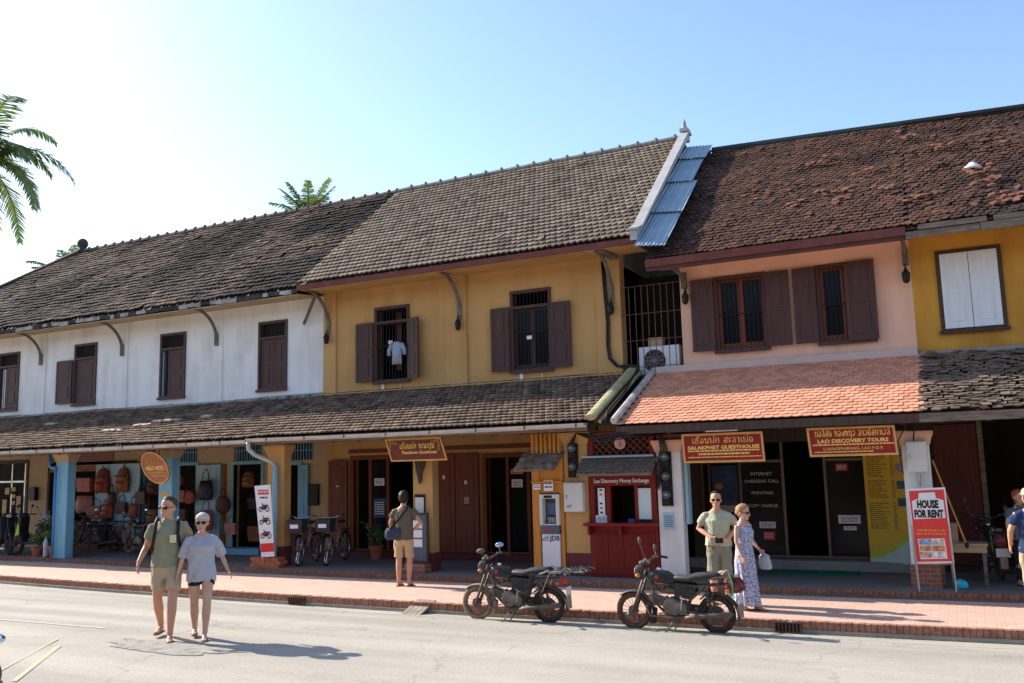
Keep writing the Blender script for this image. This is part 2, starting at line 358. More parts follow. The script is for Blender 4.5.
def road_mat():
    m = mat('road_concrete', (.43, .395, .34), .9, .08, .35, .35, 90, dirt=.3, dcol=(.31, .28, .24))
    n = m.node_tree.nodes; l = m.node_tree.links; p = n['Principled BSDF']
    src = p.inputs['Base Color'].links[0].from_socket
    tc = n.new('ShaderNodeTexCoord')
    # fine aggregate speckle
    no = n.new('ShaderNodeTexNoise'); no.inputs['Scale'].default_value = 45; no.inputs['Detail'].default_value = 4; l.new(tc.outputs['Object'], no.inputs[0])
    cr = n.new('ShaderNodeValToRGB'); l.new(no.outputs[0], cr.inputs[0]); cr.color_ramp.elements[0].position = .3; cr.color_ramp.elements[1].position = .7
    cr.color_ramp.elements[0].color = (.82, .82, .82, 1); cr.color_ramp.elements[1].color = (1.12, 1.12, 1.12, 1)
    mx = n.new('ShaderNodeMix'); mx.data_type = 'RGBA'; mx.blend_type = 'MULTIPLY'; mx.inputs[0].default_value = 1
    l.new(src, mx.inputs[6]); l.new(cr.outputs[0], mx.inputs[7])
    # long tyre-worn streaks along the street
    mp = n.new('ShaderNodeMapping'); mp.inputs['Scale'].default_value = (.05, .9, 1); l.new(tc.outputs['Object'], mp.inputs[0])
    n2 = n.new('ShaderNodeTexNoise'); n2.inputs['Scale'].default_value = 1.4; n2.inputs['Detail'].default_value = 6; l.new(mp.outputs[0], n2.inputs[0])
    c2 = n.new('ShaderNodeValToRGB'); l.new(n2.outputs[0], c2.inputs[0]); c2.color_ramp.elements[0].position = .4; c2.color_ramp.elements[1].position = .65
    c2.color_ramp.elements[0].color = (.80, .80, .80, 1); c2.color_ramp.elements[1].color = (1.05, 1.05, 1.04, 1)
    m2 = n.new('ShaderNodeMix'); m2.data_type = 'RGBA'; m2.blend_type = 'MULTIPLY'; m2.inputs[0].default_value = 1
    l.new(mx.outputs[2], m2.inputs[6]); l.new(c2.outputs[0], m2.inputs[7])
    # cracks
    vo = n.new('ShaderNodeTexVoronoi'); vo.feature = 'DISTANCE_TO_EDGE'; vo.inputs['Scale'].default_value = .33
    dn = n.new('ShaderNodeTexNoise'); dn.inputs['Scale'].default_value = 1.6; dn.inputs['Detail'].default_value = 6; l.new(tc.outputs['Object'], dn.inputs[0])
    am = n.new('ShaderNodeMix'); am.data_type = 'RGBA'; am.blend_type = 'ADD'; am.inputs[0].default_value = .9
    l.new(tc.outputs['Object'], am.inputs[6]); l.new(dn.outputs['Color'], am.inputs[7]); l.new(am.outputs[2], vo.inputs[0])
    c3 = n.new('ShaderNodeValToRGB'); l.new(vo.outputs[0], c3.inputs[0]); c3.color_ramp.elements[0].position = 0; c3.color_ramp.elements[1].position = .006
    c3.color_ramp.elements[0].color = (.45, .43, .4, 1); c3.color_ramp.elements[1].color = (1, 1, 1, 1)
    m3 = n.new('ShaderNodeMix'); m3.data_type = 'RGBA'; m3.blend_type = 'MULTIPLY'; m3.inputs[0].default_value = .45
    l.new(m2.outputs[2], m3.inputs[6]); l.new(c3.outputs[0], m3.inputs[7])
    l.new(m3.outputs[2], p.inputs['Base Color'])
    return m
ys = [0, .15, .3, .45, .6, .75, .9, 1]
rd = MB(); grid = []
for x in XS: grid.append([Vector((x, .8+(yk(x)-.8-.35)*t, crown(.8+(yk(x)-1.15)*t))) for t in ys])
n_ = len(ys); rd.add([p for r in grid for p in r], [(i*n_+j, (i+1)*n_+j, (i+1)*n_+j+1, i*n_+j+1) for i in range(len(XS)-1) for j in range(n_-1)])
tag(rd.build('road', road_mat(), smooth=True), kind='structure')
gt = MB()
for a, b in zip(XS, XS[1:]):
    gt.add([(a, yk(a)-.36, .0+crown(yk(a)-.36)+.002), (b, yk(b)-.36, crown(yk(b)-.36)+.002), (b, yk(b)+.05, -.004), (a, yk(a)+.05, -.004)], [(0, 1, 2, 3)])
tag(gt.build('road_gutter', mat('gutter_concrete', (.40, .37, .31), .9, .12, 1.5, .3, 30, dirt=.45, dcol=(.17, .15, .13), stretch=(.5, 3, 1))), kind='structure')
# darker mottled patch with a ragged outline, painted lines
def sheet(name, pts, mt, z=.004):
    ob = MB().add([(x, y, crown(y)+z) for x, y in pts], [tuple(range(len(pts)))]).build(name, mt)
    return tag(ob, kind='structure')
pp = []
for k in range(70):
    a = 2*PI*k/70; r = 1+.5*noise.noise((math.cos(a)*1.7, math.sin(a)*1.7, 3))+.25*noise.noise((math.cos(a)*6, math.sin(a)*6, 5))
    pp.append((-9.2+1.05*r*math.cos(a)*1.0, 8.55+.30*r*math.sin(a)))
sheet('road_patch', pp, mat('patch_concrete', (.29, .275, .25), .95, .3, 7, .5, 60, col2=(.41, .38, .335)), .005)
pm = mat('paint_yellow', (.46, .47, .20), .8, .15, 12, dirt=1.1, dcol=(.41, .38, .32))
sheet('road_line', [(-9.72, 6.4), (-9.66, 6.4), (-11.12, 8.40), (-11.16, 8.40)], pm, .006)
sheet('road_line', [(-9.34, 6.5), (-9.26, 6.5), (-10.62, 8.06), (-10.68, 8.02)], pm, .006)
sheet('road_line', [(-13.9, 9.24), (-13.9, 9.29), (-11.3, 9.30), (-11.3, 9.25)], mat('paint_white', (.55, .55, .52), .8, .1, 6, dirt=.4, dcol=(.36, .35, .32)), .006)

# pavement: pavers, brick kerb, terrace step
pav = brick_mat('pavers', (.545, .315, .235), (.62, .39, .305), (.46, .36, .295), .22, .11, .012, bump=.5, dirt=.22, dcol=(.46, .38, .32))
sw = MB()
for a, b in zip(XS, XS[1:]):
    sw.add([(a, yk(a)+.1, .15), (b, yk(b)+.1, .15), (b, yt(b)+.05, .155), (a, yt(a)+.05, .155)], [(0, 1, 2, 3)])
tag(sw.build('pavement', pav), kind='structure')
def course(name, fy, w, z0, z1, mt, bw=.075, x0=-34, x1=10):
    """a course of single bricks on edge following the curve of the kerb"""
    mb = MB(); x = x0
    while x < x1:
        d = random.uniform(-.006, .006); h = random.uniform(-.006, .004); y = fy(x)+d
        if random.random() > .03: mb.box(x+.004, x+bw-.004, y, y+w, z0, z1+h)
        x += bw
    return tag(mb.build(name, mt), kind='structure')
kb = MB()
for a, b in zip(XS, XS[1:]):
    kb.add([(a, yk(a)+.012, -.1), (b, yk(b)+.012, -.1), (b, yk(b)+.012, .142), (a, yk(a)+.012, .142), (a, yk(a)+.12, .142), (b, yk(b)+.12, .142)], [(0, 1, 2, 3), (3, 2, 5, 4)])
    kb.add([(a, yk(a)-.02, -.1), (b, yk(b)-.02, -.1), (b, yk(b)-.02, .05), (a, yk(a)-.02, .05), (a, yk(a)+.012, .056), (b, yk(b)+.012, .056)], [(0, 1, 2, 3), (3, 2, 5, 4)])
tag(kb.build('kerb_bed', mat('kerb_concrete', (.30, .27, .235), .9, .15, 2, .4, 25, dirt=.5, dcol=(.15, .12, .1))), kind='structure')
kbrick = mat('kerb_brick', (.36, .14, .09), .9, .35, 14, .4, 40, col2=(.42, .20, .13), dirt=.5, dcol=(.22, .17, .14))
course('kerb', yk, .12, .05, .157, kbrick)
tb = MB()
for a, b in zip(XS, XS[1:]):
    tb.add([(a, yt(a)+.012, .0), (b, yt(b)+.012, .0), (b, yt(b)+.012, .258), (a, yt(a)+.012, .258), (a, yt(a)+.1, .27), (b, yt(b)+.1, .27), (a, 17.72, .275), (b, 17.72, .275)], [(0, 1, 2, 3), (3, 2, 5, 4), (4, 5, 7, 6)])
tag(tb.build('terrace', 'terrace'), kind='structure')
course('terrace_edge', yt, .11, .20, .268, mat('edge_brick', (.26, .09, .055), .9, .35, 14, .4, 40, col2=(.34, .17, .11), dirt=.45, dcol=(.12, .1, .09)))
# far side of the street, behind the camera
op = MB().box(-90, 50, -3.5, .9, -.1, .14)
tag(op.build('opposite_pavement', pav), kind='structure')

# iron drain gratings set in the kerb
def drain(x, z_, label):
    t = thing('kerb_drain', label, 'drain', (x, yk(x)-.03, .01), 0, 'drain openings in the brick kerb')
    MB().box(-.17, .17, .0, .02, .0, .13).build('drain_opening', 'black', t)
    mb = MB()
    for k in range(8): mb.box(-.17+k*.046, -.155+k*.046, -.02, 0, .005, .125)
    mb.box(-.18, .18, -.024, -.002, .12, .135).box(-.18, .18, -.024, -.002, 0, .012)
    mb.build('grating', 'rust', t)
drain(-2.25, 0, 'rusty barred drain in the kerb right of the two motorbikes')
drain(-10.45, 0, 'small dark drain in the kerb between the walking couple and the dusty motorbike')
drain(-20.0, 0, 'small dark drain in the kerb at the far left')
t = thing('wooden_ramp', 'grey wooden plank ramp leaning on the kerb left of the dusty motorbike', 'ramp', (-7.95, 12.25, 0))
mb = MB()
for k in range(4):
    a = Matrix.Translation((k*.09-.18, 0, 0)) @ Matrix.Rotation(R(18), 4, 'X')
    mb.box(0, .08, -.2, .45, .01, .035, a)
mb.build('plank_board', mat('plank', (.30, .25, .20), .9, .25, 6, .4, 30), t)

# ================================================================ ROOFS
def tiles(name, mt, parent, x0, x1, e, r_, tw=.135, ex=.20, th=.030, jit=.02, sag=.02, clip=None, loose=0., seed=1, round_=.50, broken=0.):
    """e=(y,z) eave, r_=(y,z) top; every tile is its own little slab laid in staggered courses"""
    rnd = random.Random(seed)
    uy, uz = r_[0]-e[0], r_[1]-e[1]; L = math.hypot(uy, uz); uy /= L; uz /= L; ny, nz = -uz, uy
    V = []; Fc = []; T = []
    rows = int(L/ex); cols = int((x1-x0)/tw)+1
    for i in range(rows+1):
        for j in range(cols):
            a = x0+(j+(.5 if i % 2 else 0))*tw+tw/2; b = i*ex-.02
            if a > x1+.01: continue
            if clip and not clip(a, b): continue
            if rnd.random() < broken: continue
            sg = sag*(noise.noise((a*.45, b*.5, seed))+.6*noise.noise((a*1.7, b*1.7, seed+5)))
            dt = rnd.gauss(0, jit); da = rnd.gauss(0, jit*.25); db = rnd.gauss(0, jit*.3); lift = abs(rnd.gauss(0, jit*.12))
            if loose and rnd.random() < loose: dt += rnd.uniform(-.35, .35); db -= rnd.uniform(0, .06); lift += .025
            w = tw*.478; tl = ex*1.75
            pr = [(-w, tl), (-w, ex*round_), (-w*.22, 0), (w*.22, 0), (w, ex*round_), (w, tl)]
            k = len(V); c, s_ = math.cos(dt), math.sin(dt); tnt = rnd.random()
            def put(p, dz):
                q = (p[0]*c-p[1]*s_, p[0]*s_+p[1]*c); aa = a+da+q[0]; bb = b+db+q[1]
                h = sg+lift+th*1.9*(1-max(0, p[1])/tl)+dz
                V.append(Vector((aa, e[0]+uy*bb+ny*h, e[1]+uz*bb+nz*h))); T.append(tnt)
            for p in pr: put(p, 0)
            for p in pr[1:5]: put(p, -th)
            Fc += [(k, k+1, k+2, k+3, k+4, k+5), (k+1, k+6, k+7, k+2), (k+2, k+7, k+8, k+3), (k+3, k+8, k+9, k+4)]
    o = org(parent)
    me = bpy.data.meshes.new(name); me.from_pydata([tuple(v-o) for v in V], [], Fc)
    at = me.attributes.new('tint', 'FLOAT', 'POINT'); at.data.foreach_set('value', T); me.materials.append(mt)
    ob = bpy.data.objects.new(name, me); C.objects.link(ob); ob.parent = parent
    return ob

TM = {
 'new': tile_mat('tiles_tan', (.195, .15, .112), (.29, .235, .18), (.11, .085, .065), dirt=.10, moss=(.07, .06, .05)),
 'old': tile_mat('tiles_sooty', (.145, .098, .075), (.25, .17, .125), (.07, .052, .043), dirt=.85, moss=(.020, .019, .020), patch_s=.26, pale=(.55, .50, .46)),
 'dkred': tile_mat('tiles_dark_red', (.100, .052, .037), (.16, .078, .052), (.05, .033, .027), dirt=.42, moss=(.035, .028, .026), patch_s=.6),
 'orange': tile_mat('tiles_orange', (.62, .30, .195), (.68, .35, .235), (.54, .25, .16), dirt=.05, moss=(.3, .15, .1)),
 'low': tile_mat('tiles_brown', (.215, .155, .112), (.34, .25, .18), (.10, .075, .06), dirt=.3, moss=(.05, .045, .04), patch_s=.8),
 'low_old': tile_mat('tiles_grey_brown', (.21, .16, .12), (.30, .23, .18), (.10, .08, .065), dirt=.3, moss=(.04, .038, .035), patch_s=1.2),
}
UW = 17.4       # face of the upper walls
SWY = 17.5      # face of the shop fronts
EAVE_Y, RIDGE_Y, BACK_Y = 16.4, 20.7, 25.0
def panel(name, pts, mt, parent, th=.03):
    """flat sheet of points with a little thickness downwards"""
    n = len(pts); vs = [Vector(p) for p in pts]+[Vector(p)-Vector((0, 0, th)) for p in pts]
    return MB().add(vs, [tuple(range(n)), tuple(range(n, 2*n))[::-1]]+[(i, (i+1) % n, (i+1) % n+n, i+n) for i in range(n)]).build(name, mt, parent, world=True)

def building(name, label, x0, x1, eave_z, ridge_z, rx0, rx1, hip=None):
    b = thing(name, label, 'building', ((x0+x1)/2, 18.0, 0))
    hl = hip if hip else 0
    # decking under the tiles, back slope
    roof = panel('roof', [(rx0, EAVE_Y+.02, eave_z-.05), (rx1, EAVE_Y+.02, eave_z-.05), (rx1, RIDGE_Y, ridge_z-.05), (rx0+hl, RIDGE_Y, ridge_z-.05)], 'darkwood', b)
    panel('back_slope', [(rx0, BACK_Y, eave_z-.05), (rx1, BACK_Y, eave_z-.05), (rx1, RIDGE_Y, ridge_z-.052), (rx0+hl, RIDGE_Y, ridge_z-.052)], TM['old'], roof)
    if hip: panel('hip_slope', [(rx0, EAVE_Y+.02, eave_z-.05), (rx0+hl, RIDGE_Y, ridge_z-.05), (rx0, BACK_Y, eave_z-.05)], TM['old'], roof)
    return b, roof

def window(parent, x0, x1, z0, z1, panes=2, transom=None, bars=True, frame='maroon', fw_=.07, glass=True, wood='window_wood', y=UW, depth=.16, rail=True):
    f = MB(); D = y-.035
    f.box(x0, x0+fw_, D, y+depth, z0, z1).box(x1-fw_, x1, D, y+depth, z0, z1)
    f.box(x0+fw_, x1-fw_, D, y+depth, z1-fw_, z1).box(x0+fw_, x1-fw_, D, y+depth, z0, z0+fw_)
    if transom: f.box(x0+fw_, x1-fw_, D, y+depth, transom-.035, transom+.035)
    w = f.build('window', frame, parent, world=True, bevel=.006)
    MB().box(x0-.03, x1+.03, D-.04, D-.002, z0-.03, z0+.035).build('sill', frame, w, world=True, bevel=.006)
    top = (transom-.035) if transom else z1-fw_
    if glass:
        a, b = x0+fw_, x1-fw_; sw_ = (b-a)/panes
        for k in range(panes):
            p, q = a+k*sw_, a+(k+1)*sw_; s = MB(); t = .055; yy = y+.06
            s.box(p, p+t, yy, yy+.04, z0+fw_, top).box(q-t, q, yy, yy+.04, z0+fw_, top)
            s.box(p+t, q-t, yy, yy+.04, top-t, top).box(p+t, q-t, yy, yy+.04, z0+fw_, z0+fw_+t+.04)
            s.build('casement', wood, w, world=True)
            MB().box(p+t, q-t, yy+.015, yy+.02, z0+fw_+t+.04, top-t).build('pane', 'glass', w, world=True)
    if bars:
        s = MB(); k = x0+fw_+.07
        while k < x1-fw_-.03: s.box(k, k+.012, y+.02, y+.032, z0+fw_, z1-fw_); k += .085
        if rail: s.box(x0+fw_, x1-fw_, y+.012, y+.02, z0+(z1-z0)*.48, z0+(z1-z0)*.48+.02)
        s.build('window_bars', 'black', w, world=True)
    return w

def shutter(win, x0, x1, z0, z1, mt='maroon', y=UW-.05, th=.035, ang=0, hinge=None, name='shutter', side=1):
    mb = MB(); w = x1-x0; h = z1-z0; t = .07; n = 2
    mb.box(0, w, -th, 0, 0, h)
    for k in range(n):
        a = .06+(h-.06)*k/n; b = (h-.0)*(k+1)/n-.06
        mb.box(t, w-t, -th-.004, -th+.001, a, b)
        mb.box(t+.05, w-t-.05, -th-.014, -th-.003, a+.06, b-.06)
    mb.box(0, t, -th-.010, -th+.001, 0, h).box(w-t, w, -th-.010, -th+.001, 0, h)
    for z in (0, h/2-.05, h-.06): mb.box(t, w-t, -th-.010, -th+.001, z, z+.06)
    if ang:
        piv = Matrix.Translation((w if hinge == 'r' else 0, 0, 0))
        Mx = piv @ Matrix.Rotation(R(ang), 4, 'Z') @ piv.inverted(); mb.v = [Mx @ p for p in mb.v]
    mb.v = [p+Vector((x0, y, z0)) for p in mb.v]
    return mb.build(name, mt, win, world=True)

def brace(parent, x, top_z, lamp=True, wz=5.62):
    """curved timber bracket from the wall out to the eave"""
    mb = MB(); pts = []
    for k in range(8):
        t = k/7; a = t*PI/2
        pts.append((x, UW-.05-.78*(1-math.cos(a)), wz+.08+(top_z-wz-.16)*math.sin(a)))
    mb.tube(pts, .042, 6); mb.box(x-.05, x+.05, UW-.09, UW, wz-.02, wz+.3)
    mb.bar((x, UW-.45, top_z-.03), (x, EAVE_Y+.08, top_z-.07), .06, .07)
    return mb.build('eave_brace', 'brace_wood', parent, world=True)

def ridge(parent, x0, x1, z, mt, step, r=.085, bump=.05):
    mb = MB(); x = x0
    while x < x1:
        L = min(step, x1-x); mb.tube([(x, RIDGE_Y, z), (x+L*.55, RIDGE_Y, z+.006), (x+L*.9, RIDGE_Y, z+.01), (x+L, RIDGE_Y, z+.02)], [r, r*1.03, r*1.1, r*1.25], 8)
        if bump: mb.ell((x+L*.95, RIDGE_Y, z+r), .055, .05, bump+.03, 8, 5)
        x += step
    return mb.build('ridge_tiles', mt, parent, world=True)

def lower_roof(b, x0, x1, ez, tz, mt, seed, kw, fmat, gutter=None):
    lr = panel('veranda_roof', [(x0, 14.92, ez-.05), (x1, 14.92, ez-.05), (x1, UW+.02, tz-.05), (x0, UW+.02, tz-.05)], 'darkwood', b, .04)
    tiles('roof_tiles', mt, lr, x0, x1, (14.9, ez), (UW-.01, tz), seed=seed, **kw)
    rf = MB(); x = x0+.3
    while x < x1: rf.bar((x, 14.98, ez-.15), (x, UW, tz-.17), .06, .09); x += .62
    rf.box(x0, x1, 15.3, 15.42, ez-.16, ez-.02)
    rf.build('rafters', 'darkwood', lr, world=True)
    if fmat: MB().box(x0, x1, 14.885, 14.91, ez-.17, ez-.035).build('fascia', fmat, lr, world=True)
    return lr
# ================================================================ UPPER STOREYS AND ROOFS
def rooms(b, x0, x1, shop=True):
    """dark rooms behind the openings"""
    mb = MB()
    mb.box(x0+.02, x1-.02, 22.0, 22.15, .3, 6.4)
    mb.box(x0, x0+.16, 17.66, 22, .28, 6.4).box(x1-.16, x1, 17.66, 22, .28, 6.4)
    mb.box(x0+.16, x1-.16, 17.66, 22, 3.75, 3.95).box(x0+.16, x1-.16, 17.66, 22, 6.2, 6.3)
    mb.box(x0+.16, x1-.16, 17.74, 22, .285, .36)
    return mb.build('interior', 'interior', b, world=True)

# ---- white house -------------------------------------------------
EZ, RZ = 6.62, 10.08
WX0, WX1 = -31.4, -13.81
white, wroof = building('white_shophouse', 'long white two-storey shophouse with sooty tiled hip roof at the left', WX0+.5, WX1, EZ, RZ, WX0, WX1, 4.3)
cl = math.hypot(RIDGE_Y-EAVE_Y, RZ-EZ)
tiles('roof_tiles', TM['old'], wroof, WX0, WX1-.02, (EAVE_Y, EZ), (RIDGE_Y, RZ), seed=3, jit=.045, sag=.05, loose=.012, broken=.004, clip=lambda a, b_: a-WX0 > b_/cl*4.3+.05)
ridge(wroof, WX0+4.3, WX1, RZ+.02, mat('ridge_old', (.14, .11, .095), .9, .25, 5, .4, 20, dirt=.4), .42, .08, .03)
mb = MB(); hp = [(WX0+4.3*t, EAVE_Y+4.3*t, EZ+(RZ-EZ)*t+.05) for t in [i/12 for i in range(13)]]
mb.tube(hp, .09, 8); mb.build('hip_ridge', 'darkwood', wroof, world=True)
mb = MB().lathe([(.14, 0), (.16, .06), (.10, .12), (.15, .2), (.19, .3), (.16, .41), (.08, .48), (.02, .5)], (WX0+4.35, RIDGE_Y, RZ+.0), 12)
mb.build('finial', mat('finial_dark', (.06, .05, .05), .9, .2, 8), wroof, smooth=True, world=True)
# ragged eave: short lengths of broken board
fa, fb = MB(), MB(); x = WX0
while x < WX1-.1:
    L = min(random.uniform(.10, .42), WX1-x); d = random.uniform(-.03, .02)
    (fa if random.random() < .45 else fb).box(x, x+L-.004, EAVE_Y-.005+d*.5, EAVE_Y+.02+d*.5, EZ-.14+d, EZ-.045+d*.3); x += L
fa.build('fascia', mat('fascia_pale', (.34, .33, .32), .95, .4, 3, .5, 20, dirt=.5, dcol=(.08, .07, .07)), wroof, world=True)
fb.build('fascia', mat('fascia_black', (.05, .045, .045), .95, .4, 3, .5, 20), wroof, world=True)
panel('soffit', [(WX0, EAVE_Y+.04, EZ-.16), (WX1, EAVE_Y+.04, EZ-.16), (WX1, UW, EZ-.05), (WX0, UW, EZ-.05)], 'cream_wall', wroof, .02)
WW = [(-26.3, -25.33), (-22.87, -21.92), (-19.40, -18.44), (-15.90, -14.95)]
mb = wallholes(MB(), WX0+.5, WX1, 3.9, 6.6, UW, UW+.25, [(a+.03, b_-.03, 4.33, 6.07) for a, b_ in WW])
wl = mb.build('wall', 'white_wall', white, world=True)
for x in (-24.12, -20.66, -17.12): MB().box(x-.35, x, UW-.03, UW+.002, 4.05, 6.58).build('pilaster', 'white_wall', white, world=True)
MB().box(WX0+.5, WX0+.7, UW+.25, 24.6, 0, 6.6).build('side_wall', 'white_wall', white, world=True)
mb = MB(); x = WX0+.5
while x < WX1:
    L = min(random.uniform(.5, 1.6), WX1-x); h = random.uniform(-.02, .03)
    mb.box(x, x+L, UW-.13+h, UW-.002 if False else UW-.031, 4.02, 4.13+h); x += L
mb.build('flashing', mat('mortar_grey', (.30, .29, .28), .95, .3, 3, .5, 15, dirt=.5), white, world=True)
for i, (a, b_) in enumerate(WW):
    w = window(white, a, b_, 4.31, 6.09, 2, 5.66, bars=True, glass=False, rail=False)
    m_ = (a+b_)/2
    if i == 0: shutter(w, m_-.12, b_-.08, 4.4, 5.62, y=UW+.05); MB().box(a+.1, a+.28, UW+.05, UW+.06, 4.4, 5.6).build('curtain', 'white_paint', w, world=True)
    if i == 1: shutter(w, a-.68, a-.02, 4.38, 5.64, y=UW-.04); shutter(w, a+.08, b_-.08, 4.38, 5.62, y=UW+.05)
    if i == 2: shutter(w, a+.3, b_-.08, 4.38, 5.62, y=UW+.05); MB().box(a+.075, a+.10, UW+.02, UW+.1, 4.38, 5.62).build('frame_edge', 'blue_door', w, world=True)
    if i == 3: shutter(w, a+.08, m_-.004, 4.38, 5.62, y=UW+.05); shutter(w, m_+.004, b_-.08, 4.38, 5.62, y=UW+.05)
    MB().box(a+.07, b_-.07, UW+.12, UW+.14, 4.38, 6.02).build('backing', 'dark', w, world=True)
for x in (-24.3, -20.85, -17.3): brace(white, x, EZ-.06)
rooms(white, WX0+.5, WX1)

# ---- yellow house -------------------------------------------------
YX0, YX1 = -13.8, -6.08
yellow, yroof = building('yellow_shophouse', 'mustard yellow shophouse with tan tiled roof and two upstairs windows with open shutters', YX0, YX1, 6.70, RZ+.02, YX0-.02, -5.42)
tiles('roof_tiles', TM['new'], yroof, YX0-.02, -5.46, (EAVE_Y, 6.70), (RIDGE_Y, RZ+.02), seed=5, jit=.012, sag=.012, loose=.0015)
ridge(yroof, YX0, -5.5, RZ+.05, mat('ridge_grey', (.22, .21, .195), .9, .2, 5, .4, 20, dirt=.35), .48, .07, .035)
MB().box(YX0-.03, -5.36, EAVE_Y-.02, EAVE_Y+.02, 6.54, 6.66).build('fascia', 'fascia_red', yroof, world=True)
panel('soffit', [(YX0, EAVE_Y+.04, 6.56), (-5.46, EAVE_Y+.04, 6.56), (-5.46, UW, 6.62), (YX0, UW, 6.62)], 'yellow_wall', yroof, .02)
# white barge wall up the gable edge, with finial
mb = MB().prism([(EAVE_Y-.06, 6.60), (EAVE_Y-.06, 6.80), (EAVE_Y+.25, 6.92), (RIDGE_Y-.05, RZ+.13), (RIDGE_Y+.15, RZ+.13), (RIDGE_Y+.15, RZ-.05), (RIDGE_Y-.05, RZ-.05)], -5.47, -5.33, 'x')
mb.prism([(EAVE_Y-.10, 6.80), (EAVE_Y-.10, 6.85), (EAVE_Y+.22, 6.97), (RIDGE_Y-.05, RZ+.19), (RIDGE_Y+.2, RZ+.19), (RIDGE_Y+.2, RZ+.13), (RIDGE_Y-.05, RZ+.13), (EAVE_Y+.25, 6.915)], -5.50, -5.29, 'x')
mb.build('gable_coping', 'barge', yroof, world=True)
mb = MB().box(-5.50, -5.30, RIDGE_Y-.15, RIDGE_Y+.15, RZ+.16, RZ+.24).loft([(-5.4, RIDGE_Y, RZ+.22, .09, .11), (-5.4, RIDGE_Y-.02, RZ+.31, .05, .07), (-5.4, RIDGE_Y-.05, RZ+.40, .045, .06), (-5.4, RIDGE_Y-.03, RZ+.47, .025, .035), (-5.4, RIDGE_Y+.02, RZ+.52, .01, .012)], 10)
mb.build('finial', 'barge', yroof, world=True)
mb = MB().prism([(EAVE_Y+.05, 6.5), (BACK_Y-.05, 6.5), (RIDGE_Y, RZ-.06)], -6.25, -6.09, 'x'); mb.build('gable', 'grey_wall', yellow, world=True)
YW = [(-12.29, -11.30), (-8.66, -7.67)]
wallholes(MB(), YX0, YX1, 3.9, 6.66, UW, UW+.25, [(a+.03, b_-.03, 4.33, 6.07) for a, b_ in YW]).build('wall', 'yellow_wall', yellow, world=True)
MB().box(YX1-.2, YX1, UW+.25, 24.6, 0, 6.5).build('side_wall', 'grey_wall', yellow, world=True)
for a, b_ in ((-13.79, -13.42), (-10.32, -9.76), (-6.62, -6.082)): MB().box(a, b_, UW-.045, UW+.002, 4.1, 6.6).build('pilaster', 'yellow_wall', yellow, world=True)
MB().box(YX0, YX1, UW-.12, UW-.046, 4.03, 4.11).build('flashing', 'yellow_wall', yellow, world=True)
for i, (a, b_) in enumerate(YW):
    w = window(yellow, a, b_, 4.29, 6.1, 2, 5.72, bars=True, glass=(i == 1), wood='maroon')
    if i == 0:
        shutter(w, a-.50, a-.01, 4.33, 5.74, y=UW-.045); shutter(w, b_+.01, b_+.38, 4.33, 5.74, y=UW-.05, ang=-20, hinge='l')
        MB().box(a+.42, a+.56, UW+.3, UW+.33, 4.6, 6.0).build('inner_post', 'redwood', w, world=True)
    else: shutter(w, a-.46, a-.01, 4.33, 5.74, y=UW-.045); shutter(w, b_+.01, b_+.46, 4.33, 5.74, y=UW-.045)
    mb = MB().box(a+.2, a+.28, UW-.03, UW-.01, 4.1, 4.27).box(b_-.26, b_-.25, UW-.03, UW-.01, 4.14, 4.27)
    mb.box(a+.38, a+.5, UW+.005, UW+.011, 5.2 if i == 0 else 5.0, 5.28 if i == 0 else 5.08)
    mb.build('window_note', 'paper' if i else 'offwhite', w, world=True)
for x in (-13.62, -9.92, -6.26): brace(yellow, x, 6.62)
MB().bar((-13.62, UW-.55, 6.5), (-14.35, UW-.1, 5.9), .06, .06).build('eave_brace', 'brace_wood', yellow, world=True)
rooms(yellow, YX0, YX1)

# ---- pink house and ochre house -------------------------------------------------
PEZ, PRZ = 6.20, 9.66
PX0, PX1 = -4.82, -.55
pink, proof = building('pink_shophouse', 'salmon pink shophouse with dark red tiled roof and orange tiled veranda roof', PX0, PX1, PEZ, PRZ, -5.22, PX1)
tiles('roof_tiles', TM['dkred'], proof, -5.22, PX1-.02, (EAVE_Y, PEZ), (RIDGE_Y, PRZ), seed=7, jit=.035, sag=.035, loose=.012, round_=.3, ex=.12, tw=.115, th=.016)
MB().tube([(-4.75+.421*k, RIDGE_Y-.03, PRZ-.02) for k in range(11)], .10, 8).build('ridge_cap', mat('ridge_green', (.025, .042, .042), .5, .1, 4, metal=.2), proof, world=True)
MB().box(-5.2, PX1, EAVE_Y-.03, EAVE_Y+.01, PEZ-.17, PEZ-.02).build('fascia', 'fascia_red', proof, world=True)
MB().box(-5.2, PX1, EAVE_Y+.02, EAVE_Y+.06, PEZ-.24, PEZ-.1).build('fascia', 'fascia_dark', proof, world=True)
panel('soffit', [(-5.2, EAVE_Y+.06, PEZ-.16), (PX1, EAVE_Y+.06, PEZ-.16), (PX1, UW, PEZ-.02), (-5.2, UW, PEZ-.02)], 'pink_wall', proof, .02)
PW = [(-4.14, -3.12), (-2.20, -1.22)]
wallholes(MB(), PX0, PX1, 3.9, 6.2, UW, UW+.25, [(a+.03, b_-.03, 4.40, 5.86) for a, b_ in PW]).build('wall', 'pink_wall', pink, world=True)
MB().box(PX0, PX0+.2, UW+.25, 24.6, 0, 6.2).build('side_wall', 'grey_wall', pink, world=True)
mb = MB(); x = -5.35
while x < PX1-.1: mb.box(x, x+.6, UW-.16, UW-.002, 4.03, 4.17); x += .6
mb.build('flashing', mat('flash_pink', (.56, .44, .39), .9, .08, 2, dirt=.25, dcol=(.3, .25, .22)), pink, world=True)
w = window(pink, *PW[0], 4.38, 5.89, 2, None, wood='orange_wood' if False else 'window_wood')
